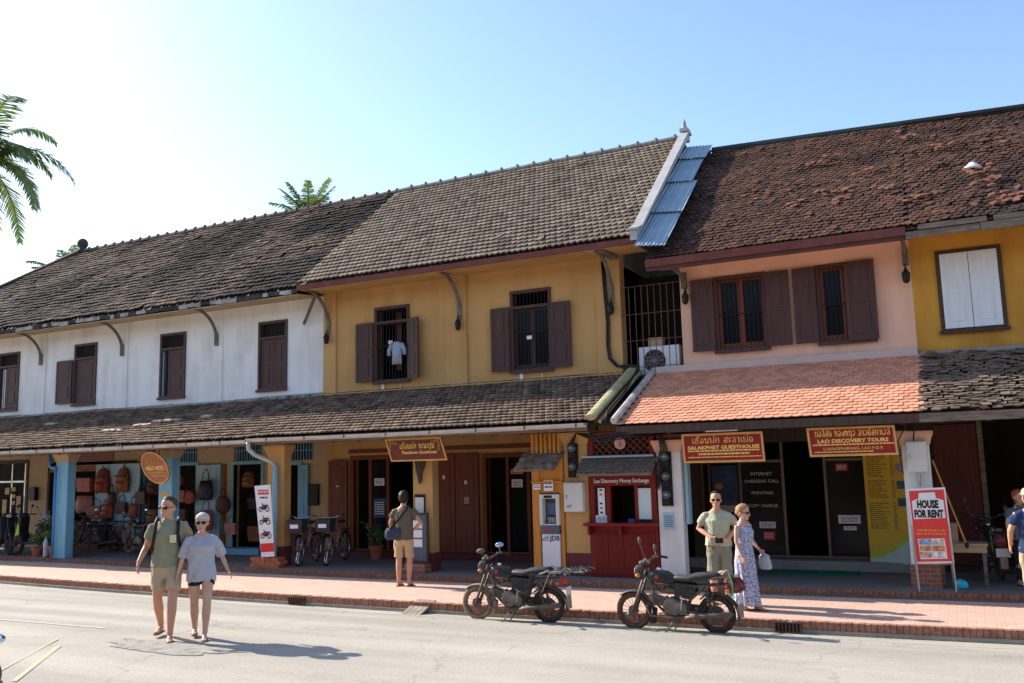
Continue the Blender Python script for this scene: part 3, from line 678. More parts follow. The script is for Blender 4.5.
shutter(w, PW[0][0]-.45, PW[0][0]-.0, 4.42, 5.86, y=UW-.045); shutter(w, PW[0][1]+.0, PW[0][1]+.435, 4.42, 5.86, y=UW-.045)
w = window(pink, *PW[1], 4.38, 5.89, 2, None, wood='window_wood')
shutter(w, PW[1][0]-.415, PW[1][0]-.0, 4.42, 5.86, y=UW-.045); shutter(w, PW[1][1]-.46, PW[1][1]+.06, 4.40, 5.88, y=UW-.055)
for x in (-4.72,): brace(pink, x, PEZ-.1, wz=5.75)
rooms(pink, PX0, PX1)

OX0, OX1 = -.55, 7.5
ochre, oroof = building('ochre_shophouse', 'ochre shophouse with closed white shutters and weathered roof at the right edge', OX0, OX1, PEZ, PRZ, OX0, OX1+.4)
tiles('roof_tiles', TM['dkred'], oroof, OX0, OX1+.3, (EAVE_Y, PEZ), (RIDGE_Y, PRZ), seed=8, jit=.045, sag=.05, loose=.03, round_=.3, ex=.12, tw=.115, th=.016)
MB().tube([(OX0+.8*k, RIDGE_Y-.03, PRZ-.02) for k in range(11)], .10, 8).build('ridge_cap', 'dark', oroof, world=True)
mb = MB(); x = OX0
while x < OX1+.2:
    L = random.uniform(.5, 1.2); d = random.uniform(-.015, .015)
    mb.box(x, x+L-.01, EAVE_Y-.03+d, EAVE_Y+d, PEZ-.24+d, PEZ-.12); mb.box(x+.2, x+L+.1, EAVE_Y-.05-d, EAVE_Y-.032-d, PEZ-.11, PEZ-.02); x += L
mb.build('fascia', 'oldwood', oroof, world=True)
panel('soffit', [(OX0, EAVE_Y+.06, PEZ-.2), (OX1, EAVE_Y+.06, PEZ-.2), (OX1, UW, PEZ-.02), (OX0, UW, PEZ-.02)], 'ochre_wall', oroof, .02)
wallholes(MB(), OX0, OX1, 3.9, 6.2, UW, UW+.25, [(-.11, .87, 4.44, 5.86)]).build('wall', 'ochre_wall', ochre, world=True)
MB().box(OX0+.0, OX1, UW-.12, UW-.002, 4.0, 4.10).build('flashing', 'concrete', ochre, world=True)
w = window(ochre, -.14, .90, 4.41, 5.89, 2, None, glass=False, bars=False, frame='darkwood')
shutter(w, -.07, .375, 4.48, 5.82, 'shutter_white', y=UW+.0); shutter(w, .385, .83, 4.48, 5.82, 'shutter_white', y=UW+.0)
brace(ochre, -.62, PEZ-.1, wz=5.72)
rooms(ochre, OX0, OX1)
# the old ridge drops a little towards the right
for par in (proof, oroof):
    for ch in [par]+kids(par):
        if ch.name.startswith(('fascia', 'soffit')): continue
        o_ = org(ch)
        for v in ch.data.vertices:
            X_, Y_ = v.co.x+o_.x, v.co.y+o_.y
            if X_ > -4.7 and Y_ > EAVE_Y: v.co.z -= .042*(X_+4.7)*(1-abs(Y_-RIDGE_Y)/(RIDGE_Y-EAVE_Y))
# unseen row of houses added behind the camera to block low sky and shade the veranda
opp = thing('added_opposite_shophouse', 'unseen cream shophouse added across the street behind the viewer to shade the veranda', 'building', (-10, -6, 0))
MB().box(-42, 22, -10, -3.8, .14, 6.2).build('wall', 'cream_wall', opp, world=True)
MB().prism([(-2.6, 6.0), (-7, 9.3), (-11, 6.0)], -42.5, 22.5, 'x').build('roof', TM['old'], opp, world=True)
for k in range(16): MB().box(-40+4*k, -38.2+4*k, -3.8, -3.74, .3, 2.6).build('door', 'redwood', opp, world=True); MB().box(-39.6+4*k, -38.6+4*k, -3.8, -3.74, 3.8, 5.4).build('shutter', 'maroon', opp, world=True)
# loose tiles and a rag lying on the roof
def roofpt(x, t): return Vector((x, EAVE_Y+(RIDGE_Y-EAVE_Y)*t, PEZ+(PRZ-PEZ)*t+.05))
rb = MB()
for x, t_, n in ((-2.55, .28, 5), (-1.9, .33, 7), (-1.7, .25, 5), (-.85, .30, 5), (-.3, .2, 5), (.55, .33, 7), (.75, .24, 8), (-1.2, .5, 4), (.95, .08, 9), (1.25, .12, 9), (-3.4, .4, 4), (-2.2, .65, 5), (.1, .6, 6), (-.5, .75, 6)):
    for k in range(n):
        p = roofpt(x+random.gauss(0, .16), t_+random.gauss(0, .02)); a = Matrix.Translation(p) @ Matrix.Rotation(R(39), 4, 'X') @ Matrix.Rotation(random.uniform(-.9, .9), 4, 'Z') @ Matrix.Rotation(random.uniform(-.2, .2), 4, 'Y')
        rb.box(-.055, .055, -.035, .035, -.01, .012, a)
tag(rb.build('slipped_tiles', mat('bare_clay', (.19, .08, .052), .85, .3, 9, .2, 40), oroof, world=True), kind='stuff')
p = roofpt(.62, .40)-Vector((0, 0, .09)); mb = MB(); rr = []
for i in range(6):
    rr.append([p+Vector((.17*(1-i/6.5)*math.cos(a)*(1+.3*noise.noise((a, i, 1))), .09*(1-i/6.5)*math.sin(a)+.05, i*.022+.03*noise.noise((a, i, 4)))) for a in [2*PI*k/10 for k in range(10)]])
rag = MB().rings(rr); ro = rag.build('cloth_rag', 'white_paint', None, loc=tuple(p), world=True, smooth=True)
tag(ro, 'crumpled white rag lying on the dark red roof near the right edge', 'rag')

# zinc sheets bridging the gap between the two upper roofs
zt = thing('zinc_flashing', 'strip of overlapping corrugated zinc sheets between the yellow and pink roofs', 'metal sheet', (-5.1, 18.4, 6.5))
def zrow(y0, y1, z0, z1, wob):
    V = []; n = 20; m = 6
    for j in range(m+1):
        for i in range(n+1):
            t = i/n; s_ = j/m; y = y0+(y1-y0)*s_; z = z0+(z1-z0)*s_
            x = -5.35+t*(.60+wob)
            V.append(Vector((x, y, z-.06*t+.018*math.cos(i*PI*2/2.5)+.01*noise.noise((x*3, y*3, wob*9)))))
    f = [(j*(n+1)+i, j*(n+1)+i+1, (j+1)*(n+1)+i+1, (j+1)*(n+1)+i) for j in range(m) for i in range(n)]
    o = MB().add(V, f).build('zinc_sheet', 'zinc', zt, world=True); o.modifiers.new('th', 'SOLIDIFY').thickness = .006
sl_ = (RZ-6.70)/(RIDGE_Y-EAVE_Y)
for a, b_, wo in ((16.2, 17.55, .02), (17.45, 18.85, .06), (18.75, 19.95, -.03), (19.85, 20.6, .03)):
    zrow(a, b_, 6.56+sl_*(a-EAVE_Y)+.04, 6.56+sl_*(b_-EAVE_Y)-.02, wo)

# ---- lower (veranda) roofs -------------------------------------------------
lr = lower_roof(white, WX0+.4, -13.81, 3.02, 4.10, TM['low'], 11, dict(jit=.03, sag=.03, loose=.006, ex=.165, tw=.13), 'oldwood')
# wet-cement repair patches on the old veranda roof
mb = MB()
for x, t_, w_, h_ in ((-22.7, .62, .5, .10), (-23.9, .12, .5, .07), (-17.5, .5, .45, .08), (-18.4, .42, .4, .06), (-19.3, .32, .3, .05), (-16.6, .55, .25, .05)):
    y = 14.9+2.5*t_; z = 3.02+1.08*t_
    for k in range(6):
        a = Matrix.Translation((x+random.gauss(0, w_*.5), y+random.gauss(0, h_), z+.06)) @ Matrix.Rotation(R(23), 4, 'X') @ Matrix.Rotation(random.uniform(-.3, .3), 4, 'Z')
        mb.box(-.12, .12, -.045, .045, -.03, .012, a)
mb.build('repair_tiles', mat('repair', (.50, .40, .32), .9, .2, 9), lr, world=True)
lower_roof(yellow, -13.81, -5.94, 3.04, 4.10, TM['low'], 12, dict(jit=.014, sag=.012, ex=.165, tw=.13), 'oldwood')
lower_roof(pink, -5.40, PX1+.02, 2.95, 4.10, TM['orange'], 13, dict(jit=.008, sag=.008, tw=.15, ex=.125, th=.012, round_=.2), 'darkwood')
lower_roof(ochre, PX1+.02, OX1+.3, 2.95, 4.08, TM['low_old'], 14, dict(jit=.06, sag=.06, loose=.12, th=.02, round_=.08, ex=.095, tw=.14), 'oldwood')
# gutter with joints, brackets and downpipe
def gutter(x0, x1, parent, z, sag=.05):
    n = 24; mb = MB(); rs = []
    for i in range(n+1):
        x = x0+(x1-x0)*i/n; zz = z-sag*math.sin(PI*i/n)*.3
        rs.append([Vector((x, 14.83+.075*math.cos(a), zz+.075*math.sin(a))) for a in [PI+PI*k/8 for k in range(9)]])
    mb.rings(rs, cap=False, closed=False)
    o = mb.build('gutter', 'gutter', parent, world=True); o.modifiers.new('th', 'SOLIDIFY').thickness = .008
    j = MB(); x = x0+.6
    while x < x1: j.torus((x, 14.83, z), .082, .008, 'y' if False else 'z', 4, 4, 0, .01); j.box(x-.012, x+.012, 14.744, 14.752, z-.07, z+.0); x += 1.02
    j.build('gutter_bracket', 'rust', o, world=True)
    return o
gutter(-22.3, -13.86, white, 2.97)
gy = gutter(-13.84, -5.96, yellow, 3.0)
mb = MB().tube([(-13.8, 14.83, 2.95), (-13.8, 14.83, 2.78), (-13.74, 14.95, 2.66), (-13.5, 15.22, 2.5), (-13.44, 15.28, 2.4)], .05, 8)
mb.build('downpipe_elbow', 'gutter', yellow, world=True, smooth=True)
mb = MB().tube([(-13.44, 15.28, 2.42), (-13.44, 15.28, .3)], .055, 10); mb.build('downpipe', 'blue_door', yellow, world=True, smooth=True)
# verge at the meeting of the two veranda roofs
sl2 = 1.08/2.5
mb = MB().tube([(-5.86, 14.86, 3.10), (-5.86, 17.36, 3.12+sl2*2.48)], [(.11, .06)]*2, 10, sq=(1, 0, 0)).tube([(-5.72, 14.95, 3.02), (-5.7, 17.36, 3.08+sl2*2.4)], .035, 8)
mb.build('verge_cap', mat('verge', (.40, .36, .20), .85, .2, 4, .3, 20, dirt=.5, dcol=(.14, .12, .08)), yellow, world=True)
mb = MB().tube([(-5.44, 14.90, 3.02), (-5.42, 17.36, 3.06+sl2*2.46)], .065, 8)
mb.build('verge_cap', mat('verge_white', (.50, .46, .42), .85, .2, 4, .3, 20, dirt=.45), pink, world=True)
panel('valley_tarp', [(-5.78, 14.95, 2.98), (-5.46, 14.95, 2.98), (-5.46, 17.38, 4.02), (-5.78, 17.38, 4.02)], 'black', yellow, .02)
# ================================================================ GROUND FLOOR
PY = 15.35
def pillar(parent, x0, x1, mt, cap='pink_wall', base=None, base_h=.3, top=2.86, d=.24, cap_h=.16, name='pillar'):
    o = MB().box(x0, x1, PY, PY+d, .26, top).build(name, mt, parent, world=True, bevel=.012)
    if cap:
        c = (x0+x1)/2; w = (x1-x0)/2; cy = PY+d/2; h = d/2
        rs = []
        for k, z in ((0.003, top-cap_h-.06), (.02, top-cap_h-.03), (.025, top-cap_h), (.055, top-.07), (.07, top-.05), (.07, top+.002)):
            rs.append([Vector((c+sx*(w+k), cy+sy*(h+k), z)) for sx, sy in ((-1, -1), (1, -1), (1, 1), (-1, 1))])
        MB().rings(rs).build('capital', cap, o, world=True, bevel=.006)
    if base: MB().box(x0-.02, x1+.02, PY-.02, PY+d+.02, .262, .26+base_h).build('pillar_base', base, o, world=True, bevel=.008)
    return o
M['maroon_base'] = mat('maroon_base', (.13, .03, .03), .7, .15, 4, .1, 20, dirt=.4, dcol=(.1, .06, .05))
pillar(white, -24.1-.25, -23.6, 'blue_paint', 'cream_wall')
pA = pillar(white, -20.72, -20.26, 'blue_paint', 'cream_wall', top=2.88)
pB = pillar(white, -17.05, -16.62, 'blue_paint', 'cream_wall', top=2.88)
MB().tube([(-20.9, PY-.05, 2.86), (-20.9, PY-.05, 2.56), (-20.72, PY-.06, 2.5), (-20.64, PY-.06, 2.5), (-20.64, PY-.06, .3)], .035, 8).build('water_pipe', mat('pipe_blue', (.06, .25, .55), .4, .05), white, smooth=True, world=True)
MB().box(-17.0, -16.72, PY-.006, PY-.001, 1.75, 1.9).build('notice', 'cream_wall', pB, world=True)
pC = pillar(yellow, -13.72, -13.26, 'yellow_wall', 'yellow_wall', 'maroon_base', .42, top=2.86)
pD = pillar(yellow, -9.93, -9.47, 'yellow_wall', 'yellow_wall', 'maroon_base', .36, top=2.86)
pE = pillar(yellow, -6.62, -6.14, 'yellow_wall', 'yellow_wall', 'maroon_base', .42, top=2.86)
pF = pillar(pink, -4.84, -4.40, 'white_wall', 'pink_wall', 'maroon_base', .06, top=2.66)
pG = pillar(pink, -.84, -.45, 'cream_wall' if False else 'white_wall', 'pink_wall', 'brick', .36, top=2.66)
pillar(ochre, 2.9, 3.35, 'ochre_wall', 'ochre_wall', top=2.66)
MB().box(-4.84, -4.2, PY+.05, PY+.3, 2.66, 2.76).build('lintel', 'brick', pink, world=True)
# carved bracket under the guesthouse sign
MB().prism([(-9.86, 2.45), (-9.6, 2.45), (-9.64, 2.3), (-9.69, 2.2), (-9.71, 2.02), (-9.76, 1.96), (-9.79, 2.08), (-9.83, 2.22)], PY-.05, PY-.002).build('carved_bracket', 'darkwood', yellow, world=True, bevel=.01)

# walls behind the verandas
def gwall(b, x0, x1, holes, mt): return wallholes(MB(), x0, x1, .27, 3.9, SWY, SWY+.2, holes).build('shop_wall', mt, b, world=True)
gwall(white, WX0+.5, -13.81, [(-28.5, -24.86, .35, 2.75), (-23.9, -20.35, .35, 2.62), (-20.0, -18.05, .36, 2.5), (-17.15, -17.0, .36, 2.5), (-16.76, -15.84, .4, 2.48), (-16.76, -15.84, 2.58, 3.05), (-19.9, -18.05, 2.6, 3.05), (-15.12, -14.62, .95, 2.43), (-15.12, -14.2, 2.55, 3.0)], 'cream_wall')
gwall(yellow, -13.81, YX1, [(-13.0, -10.85, .42, 2.6), (-9.42, -7.0, .42, 2.56)], 'yellow_wall')
gwall(pink, PX0, PX1, [(-4.62, -1.4, .45, 2.6)], 'darkwood')
gwall(ochre, OX0, OX1, [(.26, 3.6, .28, 2.95)], 'darkwood')
def frame(par, x0, x1, z0, z1, mt, t=.09, y0=SWY-.03, y1=SWY+.12, name='door_frame', bottom=False):
    mb = MB().box(x0-t, x0, y0, y1, z0, z1+t).box(x1, x1+t, y0, y1, z0, z1+t).box(x0, x1, y0, y1, z1, z1+t)
    if bottom: mb.box(x0, x1, y0, y1, z0, z0+t)
    return mb.build(name, mt, par, world=True, bevel=.006)
def transom_bars(par, x0, x1, z0, z1, mt):
    mb = MB(); x = x0+.06
    while x < x1: mb.box(x, x+.02, SWY, SWY+.02, z0, z1); x += .09
    mb.box(x0, x1, SWY-.005, SWY+.01, (z0+z1)/2, (z0+z1)/2+.02)
    return mb.build('transom_grille', mt, par, world=True)
frame(white, -16.76, -15.84, .4, 2.48, 'blue_paint'); transom_bars(white, -16.76, -15.84, 2.58, 3.05, 'blue_paint')
frame(white, -19.95, -18.05, .36, 2.5, 'blue_paint'); transom_bars(white, -19.9, -18.05, 2.6, 3.05, 'blue_paint')
frame(white, -15.12, -14.62, .95, 2.43, 'blue_paint', bottom=True); transom_bars(white, -15.12, -14.2, 2.55, 3.0, 'blue_paint')
frame(white, -23.85, -20.4, .36, 2.6, 'darkwood')
frame(white, -28.4, -24.9, .36, 2.72, 'darkwood')
def door(par, x0, x1, z0, z1, mt, y=SWY-.02, ang=0, hinge='l', name='door', panels=2, th=.04):
    o = shutter(par, x0, x1, z0, z1, mt, y=y, th=th, ang=ang, hinge=hinge, name=name); return o
door(white, -18.0, -17.58, .4, 2.5, 'blue_door', y=SWY-.04); door(white, -17.57, -17.15, .4, 2.5, 'blue_door', y=SWY-.04)
door(white, -14.6, -14.3, .95, 2.43, 'blue_paint', y=SWY-.04)
MB().box(-17.1, -15.5, SWY-.45, SWY-.04, .27, .42).build('doorstep', 'blue_paint', white, world=True, bevel=.01)
MB().box(-23.9, -21.2, SWY-.03, SWY-.003, 2.42, 3.0).build('brick_panel', brick_mat('brick_dim', (.30, .10, .06), (.2, .07, .045), (.3, .2, .16), .22, .07, .008, vec='xz'), white, world=True)
MB().box(-23.3, -21.6, SWY-.12, SWY-.06, .3, 1.05).build('picket_screen', mat('picket', (.17, .09, .05), .8, .3, 3, stretch=(14, 1, .5)), white, world=True)
# light blue board doors standing in front of the bag shop
for x in (-21.68, -21.1, -20.5): MB().box(x, x+.55, SWY-.2, SWY-.15, .45, 2.6).build('board_door', 'blue_door', white, world=True, bevel=.005)
MB().box(-14.45, -14.0, SWY-.08, SWY-.003, 1.45, 1.95).build('meter_board', 'black', white, world=True, bevel=.01)
MB().box(-24.62, -24.35, SWY-.12, SWY-.003, 1.62, 2.0).build('meter_board', 'black', white, world=True, bevel=.01)
MB().box(-15.3, -13.82, SWY-.04, SWY-.003, .27, .93).build('dado', 'maroon_base', white, world=True)

# yellow house fronts
y_ = yellow
MB().box(-13.8, -6.2, SWY-.30, SWY-.003, .27, .415).build('doorstep', 'maroon_base', y_, world=True, bevel=.01)
frame(y_, -12.98, -10.9, .42, 2.5, 'redwood', .1); MB().box(-12.55, -12.47, SWY-.01, SWY+.08, .42, 2.5).box(-12.05, -11.98, SWY-.01, SWY+.08, .42, 2.5).build('door_post', 'redwood', y_, world=True)
MB().box(-12.46, -12.06, SWY+.03, SWY+.035, .5, 2.45).build('pane', 'glass', y_, world=True)
frame(y_, -9.40, -7.02, .42, 2.46, 'redwood', .1); MB().box(-8.92, -8.85, SWY-.01, SWY+.08, .42, 2.46).box(-8.42, -8.34, SWY-.01, SWY+.08, .42, 2.46).build('door_post', 'redwood', y_, world=True)
MB().box(-8.84, -8.43, SWY+.03, SWY+.035, .5, 2.4).build('pane', 'glass', y_, world=True)
door(y_, -13.66, -13.12, .42, 2.5, 'redwood', y=SWY-.05); door(y_, -10.78, -10.16, .42, 2.56, 'redwood', y=SWY-.05)
door(y_, -10.14, -9.56, .42, 2.56, 'redwood', y=SWY-.05); 
MB().box(-13.1, -6.3, SWY-.05, SWY-.003, 2.66, 2.74).build('lintel', 'redwood', y_, world=True)
def note(par, x, z, w, h, y, mt='paper', lines=3, ink='navy', name='notice'):
    lines *= 2
    o = MB().box(x-w/2, x+w/2, y-.006, y, z-h/2, z+h/2).build(name, mt, par, world=True)
    if lines:
        mb = MB()
        for k in range(lines): scribble(mb, x-w*.38, x+w*.38, z+h*.32-(k+.5)*h*.7/lines, h*.28/lines, y-.007)
        mb.build('print', ink, o, world=True)
    return o
note(y_, -12.25, 1.98, .28, .17, SWY+.0, lines=2); note(y_, -12.25, 1.38, .34, .44, SWY+.0, 'poster_blue', 3, 'paper')
note(y_, -8.65, 1.9, .26, .17, SWY+.0, lines=2); note(y_, -8.65, 2.15, .3, .1, SWY+.0, 'orange', 1, 'black')
note(y_, -9.85, 1.55, .16, .22, SWY-.105, lines=3, mt='redwood', ink='paper')
MB().box(-10.46, -10.40, SWY-.115, SWY-.10, 2.02, 2.1).build('room_sign', 'paper', y_, world=True); MB().box(-9.9, -9.84, SWY-.115, SWY-.10, 1.9, 1.98).build('room_sign', 'paper', y_, world=True)
MB().ell((-13.4, SWY-.1, 1.9), .05, .015, .03, 8, 5).build('door_handle', 'chrome', y_, world=True)

# pink shop: dark glazed front
p_ = pink
MB().box(-4.84, -.56, SWY-.34, SWY-.003, .27, .44).build('doorstep', 'concrete', p_, world=True, bevel=.01)
mb = MB()
for x in (-4.6, -4.46, -3.86, -3.06, -2.30, -1.60): mb.box(x-.025, x+.025, SWY+.0, SWY+.07, .46, 2.6)
mb.box(-4.62, -1.4, SWY+.001, SWY+.069, .45, .50).box(-4.62, -3.08, SWY+.001, SWY+.069, 2.22, 2.27).box(-2.3, -1.6, SWY+.001, SWY+.069, 2.22, 2.27)
mb.build('shopfront_frame', mat('alu_dark', (.16, .12, .09), .4, .1, 4, metal=.5), p_, world=True)
for a, b_ in ((-4.43, -3.89), (-3.83, -3.09), (-2.27, -1.63)): MB().box(a, b_, SWY+.03, SWY+.035, .5, 2.22).build('pane', 'glass', p_, world=True)
for z, s_ in ((1.98, 'INTERNET'), (1.84, 'OVERSEAS CALL'), (1.62, 'PRINTING'), (1.38, 'COPY CHARGE')):
    text(p_, s_, -3.46-p_.location.x, z, .085, 'offwhite', y=SWY+.02-p_.location.y, width=.05*len(s_), name='window_lettering')
po = MB().box(-4.41, -3.91, SWY-.01, SWY-.002, 1.28, 2.18).build('poster', 'poster_blue', p_, world=True)
MB().box(-4.37, -3.95, SWY-.014, SWY-.011, 1.30, 1.42).build('poster_strip', mat('poster_pale', (.42, .36, .30), .6, .2, 8), po, world=True)
MB().ell((-4.27, SWY-.014, 1.78), .08, .004, .06, 12, 6).build('poster_glow', mat('poster_amber', (.45, .18, .04), .6, .3, 20), po, world=True)
MB().box(-4.41, -3.91, SWY-.01, SWY-.002, .62, 1.22).build('poster', mat('poster_olive', (.16, .12, .05), .6, .3, 8), p_, world=True)
note(p_, -3.4, 1.05, .3, .12, SWY+.02, lines=2); note(p_, -3.38, .85, .22, .16, SWY+.02, 'red', 2, 'paper')
note(p_, -1.93, 1.16, .38, .15, SWY+.02, lines=2); note(p_, -1.93, 1.0, .22, .07, SWY+.02, lines=1)
note(p_, -2.0, 2.1, .22, .14, SWY+.02, 'sign_red', 2, 'paper')
MB().box(-2.25, -1.65, SWY+.06, SWY+.4, .5, .92).build('display_shelf', 'cream_wall', p_, world=True)
mb = MB().tube([(-3.25, SWY+.3, .5), (-3.18, SWY+.28, 1.1), (-3.12, SWY+.25, 1.9)], [.03, .05, .02], 6)
mb.build('curtain', 'cream_wall', p_, world=True)

# tall yellow price board set at an angle beside the pink pillar
yb = thing('price_board', 'tall yellow tour price board with printed lines and four small photos', 'board', (-1.60, SWY-.2, .42), R(-12))
MB().box(0, .78, -.02, .02, 0, 2.3).build('board', 'yellow_board', yb)
cv = [(.002, 0), (.778, 0), (.778, .5)]+[(.778-.776*(k/10), .5-.42*math.sin(k/10*PI/2)) for k in range(1, 10)]+[(.002, .08)]
MB().prism(cv, -.024, -.021).build('pale_corner', mat('board_pale', (.50, .62, .55), .5, .05), yb)
cv2 = [(.778, .5), (.778, .58)]+[(.778-.776*(k/10), .58-.42*math.sin(k/10*PI/2)) for k in range(1, 10)]+[(.002, .16), (.002, .08)]+[(.778-.776*(k/10), .5-.42*math.sin(k/10*PI/2)) for k in range(9, 0, -1)]
MB().prism(cv2, -.025, -.022).build('lime_band', 'lime', yb)
mb = MB(); rr_ = random.Random(4); z = 2.22
while z > .55:
    if rr_.random() > .14: scribble(mb, .06, .06+rr_.uniform(.2, .36), z, .016, -.022, .012, rr_); scribble(mb, .46, .52, z, .014, -.022, .01, rr_)
    z -= .036
mb.build('printed_lines', mat('ink_brown', (.16, .12, .03), .7, 0), yb)
for k, z in enumerate((1.92, 1.66, 1.36, 1.06)):
    MB().box(.55, .72, -.027, -.021, z-.07, z+.07).build('printed_photo', mat('photo%d' % k, [(.25, .28, .3), (.32, .26, .33), (.05, .12, .1), (.06, .10, .10)][k], .5, .6, 14), yb)

# ochre shop: planked door leaf, dark opening
MB().box(-.44, .24, SWY-.06, SWY-.003, .4, 2.8).build('planked_door', mat('dark_red_wood', (.10, .03, .022), .7, .25, 3, .2, 20, stretch=(14, 1, .5)), ochre, world=True)
MB().box(.26, .34, SWY-.05, SWY+.1, .28, 2.95).build('door_post', 'oldwood', ochre, world=True)

# ---------------------------------------------------------------- ATM bay and exchange booth
atm = thing('atm_kiosk', 'varnished orange wood kiosk holding a white cash machine beside the dusty motorbike', 'kiosk', (-6.95, 15.6, .27))
K = atm
mb = MB().box(-7.27, -7.11, 15.32, 15.9, .27, 2.88).box(-6.70, -6.63, 15.32, 15.9, .27, 2.88).box(-7.11, -6.70, 15.34, 15.9, 1.76, 2.88).box(-7.11, -6.7, 15.55, 15.9, .27, 1.76)
mb.build('kiosk_body', 'orange_wood', K, world=True, bevel=.008)
mb = MB()
for k in range(7): mb.box(-7.25+k*.09, -7.20+k*.09, 15.29, 15.318, 2.45, 2.86)
mb.box(-7.27, -6.63, 15.285, 15.318, 2.40, 2.45).box(-7.27, -6.63, 15.285, 15.318, 1.95, 1.98)
mb.build('slat_panel', 'orange_wood', K, world=True)
mb = MB().prism([(14.86, 2.17), (15.34, 2.47), (15.34, 2.50), (14.84, 2.20)], -7.42, -6.60, 'x')
cn = mb.build('canopy', 'oldwood', K, world=True)
tiles('canopy_tiles', TM['low'], cn, -7.42, -6.60, (14.84, 2.2), (15.34, 2.52), seed=21, jit=.01, sag=0, tw=.1, ex=.08, th=.01)
note(K, -7.16, 1.88, .15, .1, 15.31, lines=1); note(K, -6.92, 1.90, .19, .20, 15.31, lines=1)
A = thing('cash_machine', 'white and grey cash machine with blue screen built into the orange wood kiosk', 'cash machine', (-6.90, 15.5, .3))
MB().box(-7.08, -6.72, 15.30, 15.54, .3, 1.02).build('cabinet', 'white_paint', A, world=True, bevel=.01)
MB().box(-7.09, -6.715, 15.27, 15.54, 1.025, 1.17).build('dispenser_band', mat('slate', (.10, .13, .17), .4, .05), A, world=True, bevel=.01)
MB().box(-7.0, -6.83, 15.255, 15.272, 1.09, 1.115).build('cash_slot', 'red', A, world=True)
mb = MB(); 
mb.box(-7.10, -7.04, 15.26, 15.54, 1.175, 1.74).box(-6.77, -6.70, 15.26, 15.54, 1.175, 1.74).box(-7.04, -6.77, 15.26, 15.54, 1.66, 1.74).box(-7.04, -6.77, 15.26, 15.54, 1.175, 1.2)
mb.build('surround', 'offwhite', A, world=True, bevel=.01)
MB().box(-7.04, -6.77, 15.42, 15.52, 1.2, 1.66).build('recess', 'slate' if False else mat('slate2', (.06, .09, .12), .4, .05), A, world=True)
MB().box(-7.0, -6.81, 15.40, 15.418, 1.36, 1.58).build('screen', 'screen', A, world=True)
mb = MB()
for i in range(4):
    for j in range(3): mb.box(-6.98+i*.04, -6.95+i*.04, 15.36, 15.40, 1.22+j*.035, 1.245+j*.035)
mb.build('keypad', 'steel', A, world=True)
MB().box(-7.0, -6.84, 15.25, 15.262, 1.675, 1.72).build('card_reader', 'black', A, world=True)
text(A, 'JDB', .075, .60, .125, 'navy', y=-.205, width=.2, bold=.002)
mb = MB().tube([(-.17, -.205, .60), (-.12, -.205, .66), (-.10, -.205, .62), (-.07, -.205, .68), (-.04, -.205, .62)], .006, 5).tube([(-.16, -.205, .6), (-.03, -.205, .6)], .004, 5)
mb.build('emblem', 'navy', A)

bo = thing('exchange_booth', 'dark red wooden money exchange booth with tiled canopy and lattice', 'booth', (-5.5, 15.6, .27))
x0, x1 = -6.12, -4.86; y0 = PY-.02
mb = MB().box(x0, x1, y0, y0+.1, .27, 1.18).box(x0, x0+.1, y0, y0+.1, 1.18, 2.86).box(x1-.1, x1, y0, y0+.1, 1.18, 2.86)
mb.box(x0+.1, x1-.1, y0, y0+.1, 1.88, 2.3).box(x0+.1, x1-.1, y0, y0+.1, 2.80, 2.86)
mb.box(-5.80, -5.72, y0, y0+.1, 1.18, 1.88).box(-5.26, -5.20, y0, y0+.1, 1.18, 1.88)
mb.box(x1-.1, x1, y0+.1, y0+1.3, .27, 2.86).box(x0, x0+.1, y0+.1, y0+1.3, .27, 2.86).box(x0+.1, x1-.1, y0+1.2, y0+1.3, .27, 2.86).box(x0+.1, x1-.1, y0+.1, y0+1.2, 2.3, 2.36)
mb.build('booth_body', 'red_booth', bo, world=True, bevel=.006)
mb = MB(); 
for k in range(4):
    a = x0+.06+k*.29; mb.box(a+.02, a+.27, y0-.014, y0+.001, .42, 1.06); 
mb.box(x0, x1, y0-.02, y0, .27, .36)
mb.build('front_panels', mat('red_panel', (.15, .013, .011), .4, .15, 3, stretch=(6, 6, .5)), bo, world=True, bevel=.006)
MB().box(x0-.06, x1+.02, y0-.22, y0+.02, 1.18, 1.23).box(x0, x0+.04, y0-.16, y0, 1.02, 1.18).box(-5.52, -5.48, y0-.16, y0, 1.02, 1.18).build('counter', 'red_booth', bo, world=True, bevel=.006)
mb = MB().box(-6.02, -5.80, y0+.03, y0+.05, 1.2, 1.88).box(-5.20, -4.96, y0+.03, y0+.05, 1.2, 1.88); mb.build('side_light', 'dark', bo, world=True)
MB().box(-5.72, -5.26, y0+.6, y0+.62, 1.1, 2.1).build('booth_curtain', 'dark', bo, world=True)
mb = MB()
z0_, z1_ = 2.40, 2.80; k = x0-.3
while k < x1+.3:
    for s_ in (1, -1):
        a = Vector((k, y0+.04+.012*s_, z0_)); b_ = Vector((k+s_*.4, y0+.04+.012*s_, z1_))
        # clip to the frame
        ta, tb_ = 0., 1.
        dx = b_.x-a.x
        for lim, up_ in ((x0+.1, 1), (x1-.1, -1)):
            t = (lim-a.x)/dx
            if up_*dx > 0: ta = max(ta, t)
            else: tb_ = min(tb_, t)
        if ta < tb_-.02: mb.bar(a+(b_-a)*ta, a+(b_-a)*tb_, .02, .022)
    k += .13
mb.build('lattice', mat('lattice', (.17, .045, .03), .6, .2, 5), bo, world=True)
MB().box(x0+.1, x1-.1, y0+.07, y0+.09, 2.36, 2.80).build('lattice_backing', 'dark', bo, world=True)
